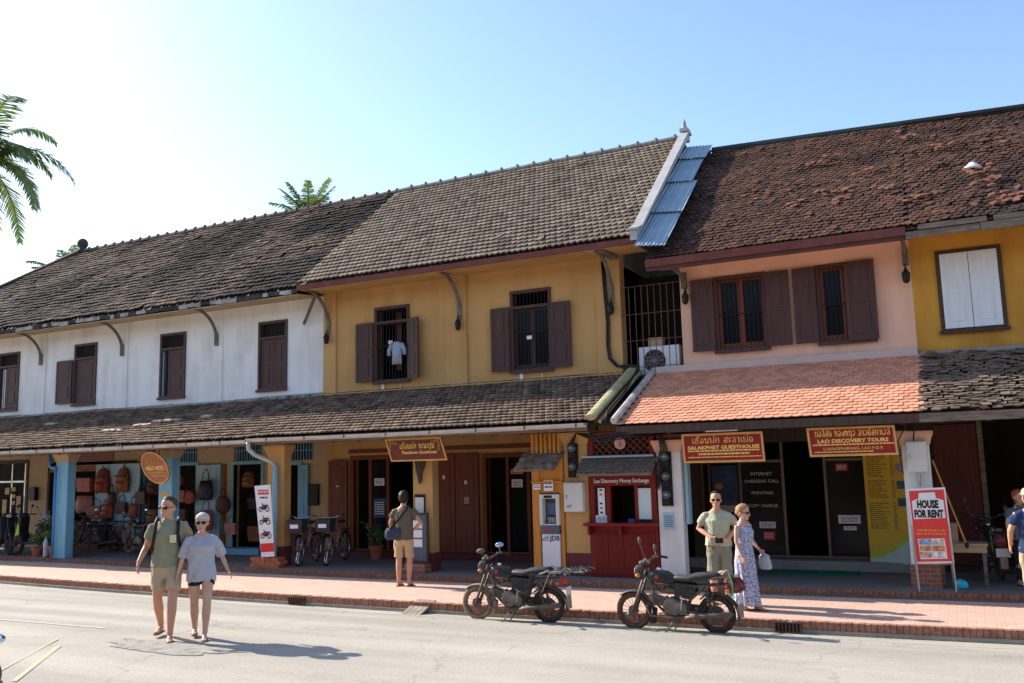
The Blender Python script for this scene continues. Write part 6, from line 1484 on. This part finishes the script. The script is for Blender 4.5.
def person(label, loc, rz, H, pose, look, group=None):
    P = dict(BASE); P.update(pose); J = {k: V3(v) for k, v in P.items() if isinstance(v, tuple)}
    fem = look.get('fem', False); g = look.get('girth', 1.); sc = H/1.75
    t = thing('person', label, 'person', loc, rz, group)
    sx = .93 if fem else 1.0
    # ---- body
    b = MB()
    tor = [(0, 0, .80, .13, .09), (0, .01, .88, .168*g, .115*g), (0, .01, .96, (.170 if fem else .160)*g, .115*g), (0, 0, 1.08, (.128 if fem else .145)*g, .10*g), (0, 0, 1.20, (.140 if fem else .160)*g, .108*g), (0, -.01, 1.30, .165*sx*g, .115*g), (0, 0, 1.375, .162*sx, .092), (0, .005, 1.43, .135*sx, .072), (0, .01, 1.47, .085, .06), (0, .01, 1.49, .06, .052)]
    b.loft(tor, 18)
    if fem:
        for s_ in (-1, 1): b.ell((s_*.075, -.085, 1.28), .065, .06, .065, 12, 8)
    b.tube([(0, .01, 1.44), (0, -.005, 1.57)], [.058 if not fem else .05, .052 if not fem else .045], 12)
    # head in its own frame
    hm = Matrix.Translation((0, -.005, 1.535)) @ Matrix.Scale(1.07, 4) @ Matrix.Rotation(P['head'], 4, 'Z') @ Matrix.Rotation(P['tilt'], 4, 'X')
    hd = MB()
    hd.loft([(0, -.045, -.035, .022, .022), (0, -.05, -.015, .042, .045), (0, -.032, .025, .058, .07), (0, -.012, .06, .068, .088), (0, 0, .10, .075, .098), (0, .006, .14, .077, .100), (0, .010, .175, .066, .088), (0, .010, .20, .035, .05)], 16)
    hd.loft([(0, -.122, .045, .014, .016), (0, -.118, .055, .016, .018), (0, -.104, .085, .010, .014), (0, -.094, .105, .008, .008)], 8)      # nose
    hd.ell((0, -.098, .012), .024, .012, .010, 8, 5)                          # mouth
    hd.ell((0, -.082, -.02), .024, .020, .018, 8, 5)                          # chin
    for s_ in (-1, 1): hd.ell((s_*.078, .01, .075), .010, .022, .032, 8, 6)   # ears
    for s_ in (-1, 1): hd.ell((s_*.045, -.068, .05), .022, .02, .02, 8, 5)
    hd.v = [hm @ p for p in hd.v]; b.add(hd.v, hd.f)
    def limb(a, c, e, r): # three joints with taper and muscle
        a, c, e = J[a], J[c], J[e]
        b.tube([a+(a-c)*.06, a, a*.6+c*.4, c, c*.65+e*.35, e*.85+c*.15, e], [r[0]*.8, r[0], r[1], r[2], r[3], r[4], r[4]], 12)
    for s_ in 'LR':
        limb('hip'+s_, 'knee'+s_, 'ank'+s_, [x*(1.04 if fem else 1)*g**.5 for x in (.092, .082, .057, .060, .038)])
        limb('sh'+s_, 'el'+s_, 'wr'+s_, [x*(.86 if fem else 1) for x in (.050, .048, .041, .040, .027)])
        a = J['ank'+s_]; d = J['toe'+s_].normalized()
        b.tube([a-d*.035+V3((0, 0, -.03)), a+d*.04+V3((0, 0, -.045)), a+d*.12+V3((0, 0, -.062)), a+d*.185+V3((0, 0, -.068))], [(.030, .038), (.034, .036), (.040, .022), (.034, .014)], 12, sq=(0, 0, 1) if False else d.cross(V3((0, 0, 1))))
        # hand: palm, four fingers and a thumb
        w = J['wr'+s_]; e = J['el'+s_]; hdv = (V3(P['hand'+s_]).normalized() if P['hand'+s_] else (w-e).normalized())
        sd_ = 1 if s_ == 'R' else -1
        pal = V3((-sd_, 0, 0)); pal = (pal-hdv*pal.dot(hdv)).normalized()      # palm faces the thigh
        acr = hdv.cross(pal).normalized()
        if acr.y > 0: acr = -acr                                              # thumb side points forward
        pc = w+hdv*.045
        b.tube([w-hdv*.01, w+hdv*.02, w+hdv*.06, w+hdv*.09], [(.022, .020), (.034, .016), (.040, .015), (.036, .012)], 10, sq=acr)
        for q, (o_, L_) in enumerate(((.030, .066), (.010, .075), (-.010, .070), (-.029, .055))):
            p0 = w+hdv*.08+acr*o_; p1 = p0+hdv*L_*.45+pal*.006; p2 = p1+(hdv*.75+pal*.55).normalized()*L_*.32; p3 = p2+(hdv*.4+pal*.85).normalized()*L_*.25
            b.tube([p0, p1, p2, p3], [.0095, .009, .0085, .007], 7)
        p0 = w+hdv*.03+acr*.028; b.tube([p0, p0+(hdv*.6+acr*.7).normalized()*.035, p0+(hdv*.9+acr*.45+pal*.2).normalized()*.068], [.012, .011, .008], 7)
    fuse(b, 'body', look.get('skin', 'skin'), t, .0085, sc, 3)
    # ---- face details
    def face(mb, name, mt, par=t):
        mb.v = [(hm @ p)*sc for p in mb.v]; return mb.build(name, mt, par, smooth=True)
    face(MB().ell((0, -.110, .014), .020, .006, .006, 8, 5), 'lips', 'lip')
    if look.get('glasses'):
        gl = MB()
        for s_ in (-1, 1): gl.ell((s_*.035, -.098, .085), .032, .012, .022, 12, 7)
        gl.tube([(-.02, -.108, .09), (.02, -.108, .09)], .004, 5)
        for s_ in (-1, 1): gl.tube([(s_*.062, -.09, .09), (s_*.079, -.03, .09), (s_*.082, .02, .085)], .0035, 5)
        face(gl, 'sunglasses', 'black')
    else:
        ey = MB()
        for s_ in (-1, 1): ey.ell((s_*.030, -.091, .087), .012, .007, .007, 10, 6)
        face(ey, 'eyes', 'hair_dark')
    # hair
    hr_ = MB(); hz = look.get('hairz', .085); hs = look.get('hairt', .010)
    hr_.loft([(0, .035, hz, .070+hs, .070+hs), (0, .022, hz+.025, .078+hs, .088+hs), (0, .010, hz+.055, .080+hs, .102+hs), (0, .010, .175, .069+hs, .090+hs), (0, .010, .198, .045+hs, .062+hs), (0, .010, .212+hs*.5, .012, .02)], 16)
    if look.get('hair_style') == 'bun': hr_.ell((0, .105, .10), .045, .045, .05, 12, 8).ell((0, .055, .06), .06, .05, .07, 12, 8)
    if look.get('hair_style') == 'long': hr_.ell((0, .06, .05), .07, .055, .10, 12, 8)
    if look.get('hair_style') == 'nape': hr_.ell((0, .06, .045), .062, .045, .05, 12, 8)
    if look.get('cap'):
        cp = MB().loft([(0, .008, .105, .088, .110), (0, .008, .14, .089, .111), (0, .01, .185, .075, .095), (0, .01, .215, .03, .04)], 16)
        cp.rings([[V3((.075*math.cos(a)*k, -.095+(-.085)*math.sin(a)*k, .115+dz)) for a in [PI*i/8 for i in range(9)]] for k, dz in ((1, 0), (1, .008), (.3, .012))], cap=True)
        for f_ in [cp]: face(f_, 'cap', look['cap'])
    ht = Matrix.Translation((0, .01, .11)) @ Matrix.Rotation(R(-24 if look.get('hair_tilt', 1) else 0), 4, 'X') @ Matrix.Translation((0, -.01, -.105))
    q = MB(); q.v = [hm @ (ht @ p) for p in hr_.v]; q.f = hr_.f
    if not look.get('nohair'):
        ho = fuse(q, 'hair', look.get('hair', 'hair_dark'), t, .008, sc, 2)
        for v in ho.data.vertices: v.co += v.normal*(.005*noise.noise(v.co*70)+.004*noise.noise(v.co*30))
    # ---- clothes
    def garment(secs, limbs, name, mt, vox=.011):
        m_ = MB(); m_.loft(secs, 20)
        for pts, rr in limbs: m_.tube(pts, rr, 12)
        o = fuse(m_, name, mt, t, vox, sc, 3)
        for v in o.data.vertices:   # soft folds
            n_ = noise.noise(V3((v.co.x*9, v.co.y*9, v.co.z*5.5)))*.024+noise.noise(V3((v.co.x*22, v.co.y*22, v.co.z*12)))*.007; v.co += v.normal*n_
        return o
    top = look.get('top'); hem = look.get('hem', .84)
    out = {}
    if top:
        mrg = look.get('loose', .022); L = []
        for s_ in 'LR':
            a, c = J['sh'+s_], J['el'+s_]; f = look.get('sleeve', .62)
            L.append(([a+V3((-a.x*.25, 0, -.005)), a+V3((0, 0, -.012)), a+(c-a)*f*.5, a+(c-a)*f], [.056, .064, .067, .069]))
            if f > 1: L.append(([c, c+(J['wr'+s_]-c)*(f-1)], [.06, .06]))
        sec = [(0, .005, hem, (.175*g+mrg), .125*g+mrg), (0, .005, .92, .172*g+mrg, .12*g+mrg), (0, 0, 1.05, (.150 if fem else .155)*g+mrg*1.1, .108*g+mrg), (0, 0, 1.2, .160*g+mrg, .112*g+mrg), (0, -.012 if fem else -.005, 1.3, .168*sx*g+mrg, (.135 if fem else .118)*g+mrg), (0, 0, 1.375, .172*sx+mrg*.5, .10+mrg*.5), (0, .005, 1.425, .146*sx+.006, .080), (0, .01, 1.462, .094, .068), (0, .01, 1.480, .074, .062)]
        out['top'] = garment(sec, L, look.get('topname', 'shirt'), top)
    bot = look.get('bottom')
    if bot:
        f = look.get('leg', .85); L = []
        for s_ in 'LR':
            h, k, a = J['hip'+s_], J['knee'+s_], J['ank'+s_]; r_ = look.get('legr', .105)*g**.5
            if f <= 1: L.append(([h+V3((0, 0, .02)), h+(k-h)*f*.5, h+(k-h)*f], [r_, r_*.97, r_*.93]))
            else: L.append(([h+V3((0, 0, .02)), h+(k-h)*.5, k, k+(a-k)*(f-1)*.5, k+(a-k)*(f-1)], [r_, r_*.9, r_*.72, r_*.68, r_*.72]))
        out['bottom'] = garment([(0, .01, .755, .12, .085), (0, .01, .80, .165, .118), (0, .01, .88, .180*g, .128*g), (0, .005, .98, .170*g, .122*g), (0, 0, 1.03, .158*g, .115*g)], L, look.get('botname', 'shorts'), bot)
    if look.get('shoes'):
        for s_ in 'LR':
            a = J['ank'+s_]; d = J['toe'+s_].normalized(); sdv = d.cross(V3((0, 0, 1)))
            m_ = MB()
            sh__ = look['shoes']
            z = a.z-.085
            m_.rings([[a+d*x+sdv*y_+V3((0, 0, -.088+h_)) for x, y_ in ((-.075, -.03), (.05, -.034), (.16, -.042), (.215, -.02), (.215, .02), (.16, .04), (.05, .034), (-.075, .03))] for h_ in (-.004, .016)])
            m_.tube([a+d*.06+sdv*.045+V3((0, 0, -.075)), a+d*.09+V3((0, 0, -.030)), a+d*.12-sdv*.045+V3((0, 0, -.078))], .008, 6)
            m_.tube([a+d*.10+sdv*.04+V3((0, 0, -.07)), a+d*.10+V3((0, 0, -.035)), a+d*.08-sdv*.045+V3((0, 0, -.078))], .008, 6)
            m_.v = [p*sc for p in m_.v]; m_.build('sandal', sh__, t)
    return t, J, sc, hm

olive = mat('olive_shirt', (.27, .26, .18), .9, .08, 14, .2, 90); khaki = mat('khaki_cloth', (.45, .36, .25), .9, .08, 12, .2, 90)
greyt = mat('grey_shirt', (.42, .42, .47), .9, .07, 14, .2, 90); blackc = mat('black_cloth', (.018, .018, .024), .9, .2, 14)
straw = mat('sandal_tan', (.20, .10, .05), .8, .2, 10)
# the couple walking in the road
p1, J, sc, hm = person('man in olive t-shirt and khaki shorts with black backpack walking in the road', (-9.76, 8.97, .105), R(38), 1.87,
    dict(kneeL=(-.11, .02, .495), ankL=(-.10, .27, .13), kneeR=(.10, -.17, .515), ankR=(.085, -.20, .085), elL=(-.27, .10, 1.14), wrL=(-.33, -.08, .96), elR=(.27, .05, 1.14), wrR=(.30, .0, .89), head=R(-32), handL=(-.1, -.25, -1), toeL=(-.15, -1, 0), toeR=(.15, -1, 0)),
    dict(top=olive, bottom=khaki, leg=.76, legr=.098, hem=.89, sleeve=.60, loose=.026, glasses=True, hair='hair_grey', hairz=.09, hairt=.006, shoes=straw, girth=1.02))
def pt(m_): m_.v = [p*sc for p in m_.v]; return m_
pt(MB().box(.045, .125, -.158, -.145, 1.19, 1.29)).build('shirt_pocket', mat('pocket', (.62, .62, .34), .9, .1, 9), p1, bevel=.004)
mb = MB()
for s_ in (-1, 1): mb.tube([(s_*.15, .12, 1.0), (s_*.175, .0, 1.05), (s_*.165, -.12, 1.15), (s_*.14, -.135, 1.30), (s_*.135, -.08, 1.44), (s_*.13, .03, 1.50), (s_*.11, .13, 1.42)], [(.022, .010)]*7, 8)
pt(mb).build('backpack_straps', 'black', p1, smooth=True)
mb = MB().loft([(0, .20, .98, .12, .07), (0, .22, 1.05, .15, .10), (0, .22, 1.28, .15, .10), (0, .19, 1.42, .11, .07), (0, .17, 1.46, .05, .03)], 14); pt(mb).build('backpack', 'black', p1, smooth=True)
p2, J, sc, hm = person('woman in loose pale grey top, black shorts and headscarf walking in the road', (-9.33, 9.16, .105), R(44), 1.64,
    dict(kneeL=(-.085, .02, .49), ankL=(-.075, .22, .12), kneeR=(.09, -.14, .505), ankR=(.07, -.16, .085), elL=(-.25, .0, 1.15), wrL=(-.31, -.03, .93), elR=(.27, .05, 1.16), wrR=(.37, -.06, .94), handR=(.5, -.2, -.9), head=R(-8)),
    dict(fem=True, top=greyt, bottom=blackc, leg=.40, legr=.094, hem=.80, sleeve=1.05, loose=.034, glasses=True, hair=mat('headscarf', (.52, .50, .44), .9, .1, 14), hairz=.095, hairt=.010, hair_tilt=0, shoes=straw, skin='skin_pale'))
# man with shoulder bag seen from behind
p3, J, sc, hm = person('man with dark shoulder bag and tan shorts seen from behind at the yellow pillar', (-9.33, 14.1, .158), R(196), 1.70,
    dict(elR=(.27, -.02, 1.16), wrR=(.24, -.10, .95), elL=(-.36, .10, 1.17), wrL=(-.19, -.03, 1.03), handL=(.8, -.5, -.2), ankL=(-.10, .02, .085), ankR=(.10, .03, .085), head=R(6)),
    dict(top=mat('brown_shirt', (.13, .105, .07), .9, .12, 14, .2, 90), bottom=mat('tan_short', (.50, .36, .20), .9, .08, 12, .2, 90), leg=.92, legr=.098, hem=.85, sleeve=.55, hair='hair_dark', hairz=.05, hairt=.012, hair_style='nape', shoes=straw))
mb = MB().loft([(.17, .13, .86, .13, .05), (.17, .14, .90, .16, .065), (.17, .14, 1.02, .16, .06), (.16, .13, 1.08, .13, .03)], 14); pt(mb).build('shoulder_bag', mat('bag_navy', (.05, .05, .085), .8, .2, 9), p3, smooth=True)
mb = MB().tube([(.22, .16, 1.05), (.05, .16, 1.25), (-.10, .11, 1.45), (-.13, .0, 1.52), (-.10, -.10, 1.42), (.08, -.15, 1.2), (.22, -.08, 1.0)], [(.024, .008)]*7, 8); pt(mb).build('bag_strap', 'black', p3, smooth=True)
# couple on the right pavement
p4, J, sc, hm = person('man in pale green t-shirt holding a camera at his waist behind the right motorbike', (-3.42, 13.75, .158), R(16), 1.65,
    dict(elL=(-.30, .03, 1.17), wrL=(-.10, -.19, 1.04), elR=(.30, .03, 1.17), wrR=(.13, -.20, 1.00), handL=(.9, -.2, -.25), handR=(-.9, -.3, -.1), head=R(-4), kneeL=(-.10, -.03, .49)),
    dict(top=mat('sage_shirt', (.40, .42, .30), .9, .07, 14, .2, 90), bottom=mat('cargo', (.23, .22, .16), .9, .1, 12, .2, 90), leg=.98, legr=.102, hem=.90, sleeve=.66, loose=.028, glasses=True, hairz=.11, hairt=.004, hair='hair_dark', shoes=straw, girth=1.08))
mb = MB().box(-.05, .07, -.27, -.20, .96, 1.04).lathe([(.032, 0), (.032, -.05)], (.01, -.27, 1.0), 12, 'y'); pt(mb).build('camera', 'black', p4, bevel=.006)
mb = MB().box(-.07, .06, -.149, -.145, 1.24, 1.25).prism([(-.07, 1.25), (-.05, 1.31), (-.04, 1.26), (.0, 1.27), (.07, 1.245), (.07, 1.235)], -.150, -.146); pt(mb).build('shirt_print', mat('print_green', (.12, .15, .10), .9, 0), p4)
dress = mat('dress', (.62, .62, .70), .85, .1, 10)
n = dress.node_tree.nodes; l = dress.node_tree.links
vo = n.new('ShaderNodeTexVoronoi'); vo.inputs['Scale'].default_value = 42; tc = n.new('ShaderNodeTexCoord'); l.new(tc.outputs['Object'], vo.inputs[0])
cr = n.new('ShaderNodeValToRGB'); l.new(vo.outputs[0], cr.inputs[0]); e = cr.color_ramp.elements; e[0].position = .35; e[0].color = (.09, .11, .26, 1); e[1].position = .5; e[1].color = (.48, .49, .58, 1)
l.new(cr.outputs[0], n['Principled BSDF'].inputs['Base Color'])
p5, J, sc, hm = person('woman in long blue and white patterned sun dress carrying a white bag', (-2.93, 13.28, .158), R(68), 1.48,
    dict(kneeL=(-.09, .02, .50), ankL=(-.08, .12, .10), kneeR=(.09, -.08, .51), ankR=(.07, -.13, .085), elL=(-.22, .0, 1.15), wrL=(-.22, -.10, .90), elR=(.23, .02, 1.16), wrR=(.22, -.16, .98), head=R(6), tilt=R(8)),
    dict(fem=True, glasses=True, hair='hair_blond', hair_style='bun', hairz=.08, hairt=.012, shoes=straw, skin='skin_pale', girth=1.02))
m_ = MB().loft([(0, .0, .08, .17, .25), (0, .0, .30, .165, .215), (0, .0, .55, .17, .185), (0, .0, .80, .19, .165), (0, .0, .95, .182, .14), (0, 0, 1.08, .155, .13), (0, -.015, 1.2, .162, .15), (0, -.02, 1.30, .166, .16), (0, -.015, 1.36, .145, .13), (0, -.01, 1.385, .12, .10)], 22)
for s_ in (-1, 1): m_.tube([(s_*.10, -.10, 1.33), (s_*.115, -.05, 1.44), (s_*.11, .02, 1.475), (s_*.10, .09, 1.40), (s_*.09, .11, 1.32)], .010, 6)
o = fuse(m_, 'dress', dress, p5, .011, sc, 2)
for v in o.data.vertices:
    k = max(0, (1.0*sc-v.co.z)); v.co += v.normal*(.022*k*math.sin(math.atan2(v.co.y, v.co.x)*11+v.co.z*3)+.004*noise.noise(v.co*20))
mb = MB().loft([(.25, -.24, .66, .04, .09), (.25, -.24, .70, .06, .12), (.25, -.22, .86, .05, .10), (.25, -.22, .91, .02, .07)], 14).tube([(.25, -.22, .88), (.235, -.18, .96), (.25, -.32, .88)], .01, 6); pt(mb).build('hand_bag', mat('bag_grey', (.42, .43, .48), .8, .1, 9), p5, smooth=True)
# people at the right edge
p6, J, sc, hm = person('man in navy shirt, khaki trousers and pale cap seen from behind at the right edge', (.75, 13.85, .158), R(196), 1.66,
    dict(elR=(.27, -.04, 1.16), wrR=(.25, -.16, .95), elL=(-.26, .0, 1.15)),
    dict(top=mat('navy_shirt', (.022, .04, .10), .9, .12, 14, .2, 90), bottom=mat('khaki_long', (.36, .31, .21), .9, .1, 12, .2, 90), botname='trousers', leg=1.95, legr=.10, hem=.86, sleeve=.6, cap=mat('cap_cloth', (.46, .42, .30), .9, .1, 12), hair='hair_grey', hairz=.05, hairt=.004, shoes=blackc))
p7, J, sc, hm = person('red-haired person standing in the dark doorway beyond the man in navy', (.72, 16.0, .272), R(30), 1.44,
    dict(), dict(top=mat('dim_shirt', (.10, .12, .13), .9, .1, 9), bottom=blackc, botname='trousers', leg=1.9, legr=.10, fem=True, hair='hair_red', hair_style='long', hairz=.07, hairt=.014, shoes=blackc, skin='skin_pale'))
# ================================================================ PALMS
def palm(label, loc, nf, L, seed, droop=1., lo=-.3, width=.5, name='palm_tree'):
    rnd = random.Random(seed); x, y, h = loc
    t = thing(name, label, 'palm tree', (x, y, 0), 0, 'palms beyond the roofs')
    bend = rnd.uniform(-.8, .8)
    pts = [(bend*math.sin(k/8*1.5)*(1-k/8), 0, h*k/8) for k in range(9)]
    MB().tube(pts, [.28-.012*k for k in range(9)], 10).build('trunk', 'trunk', t, smooth=True)
    lf = MB(); st = MB()
    for i in range(nf):
        a = 2*PI*i/nf+rnd.uniform(-.25, .25); e = rnd.uniform(lo, 1.35); LL = L*rnd.uniform(.8, 1.1)
        d = Vector((math.cos(a)*math.cos(e), math.sin(a)*math.cos(e), math.sin(e))); p = Vector((0, 0, h)); P = [p.copy()]; n = 16; D = [d.copy()]
        for k in range(n):
            d = (d+Vector((0, 0, -1))*droop*(.06+.10*k/n)).normalized(); p = p+d*LL/n; P.append(p.copy()); D.append(d.copy())
        st.tube(P, [.035*(1-k/(n+2)) for k in range(n+1)], 5)
        for k in range(2, n+1):
            for q in range(4):
                c = P[k-1]+(P[k]-P[k-1])*(q/4); dd = D[k]; side = dd.cross(Vector((0, 0, 1))).normalized(); u_ = side.cross(dd)
                ll = width*L*.30*math.sin(PI*min(1, (k+q/4)/(n+2.5))**.75)*rnd.uniform(.75, 1.1)+.1
                for s_ in (-1, 1):
                    v = (side*s_*.8+dd*.55-Vector((0, 0, 1))*.35*rnd.uniform(.4, 1.6)+u_*.15).normalized(); w = dd*.022*min(1.7, L/2.4)
                    e1 = c+v*ll*.55; e2 = c+v*ll+Vector((0, 0, -.12*ll))
                    lf.add([c-w, c+w, e1+w*1.1, e2, e1-w*1.1], [(0, 1, 2, 3, 4)])
    lf.build('fronds', 'palm', t); st.build('frond_ribs', mat('rib', (.16, .17, .06), .6, .1, 5), t)
    return t
palm('tall coconut palm reaching into the top left corner', (-39.1, 24.5, 16.8), 22, 4.3, 12, 1.35, -.5, .75)
palm('small palm top showing above the ridge of the long roof', (-19.75, 24.0, 11.0), 13, 1.5, 5, .35, .35, .55)
palm('palm tips just showing above the hip of the roof at the left', (-36.3, 27.0, 11.3), 14, 2.0, 8, .6, .2, .7)
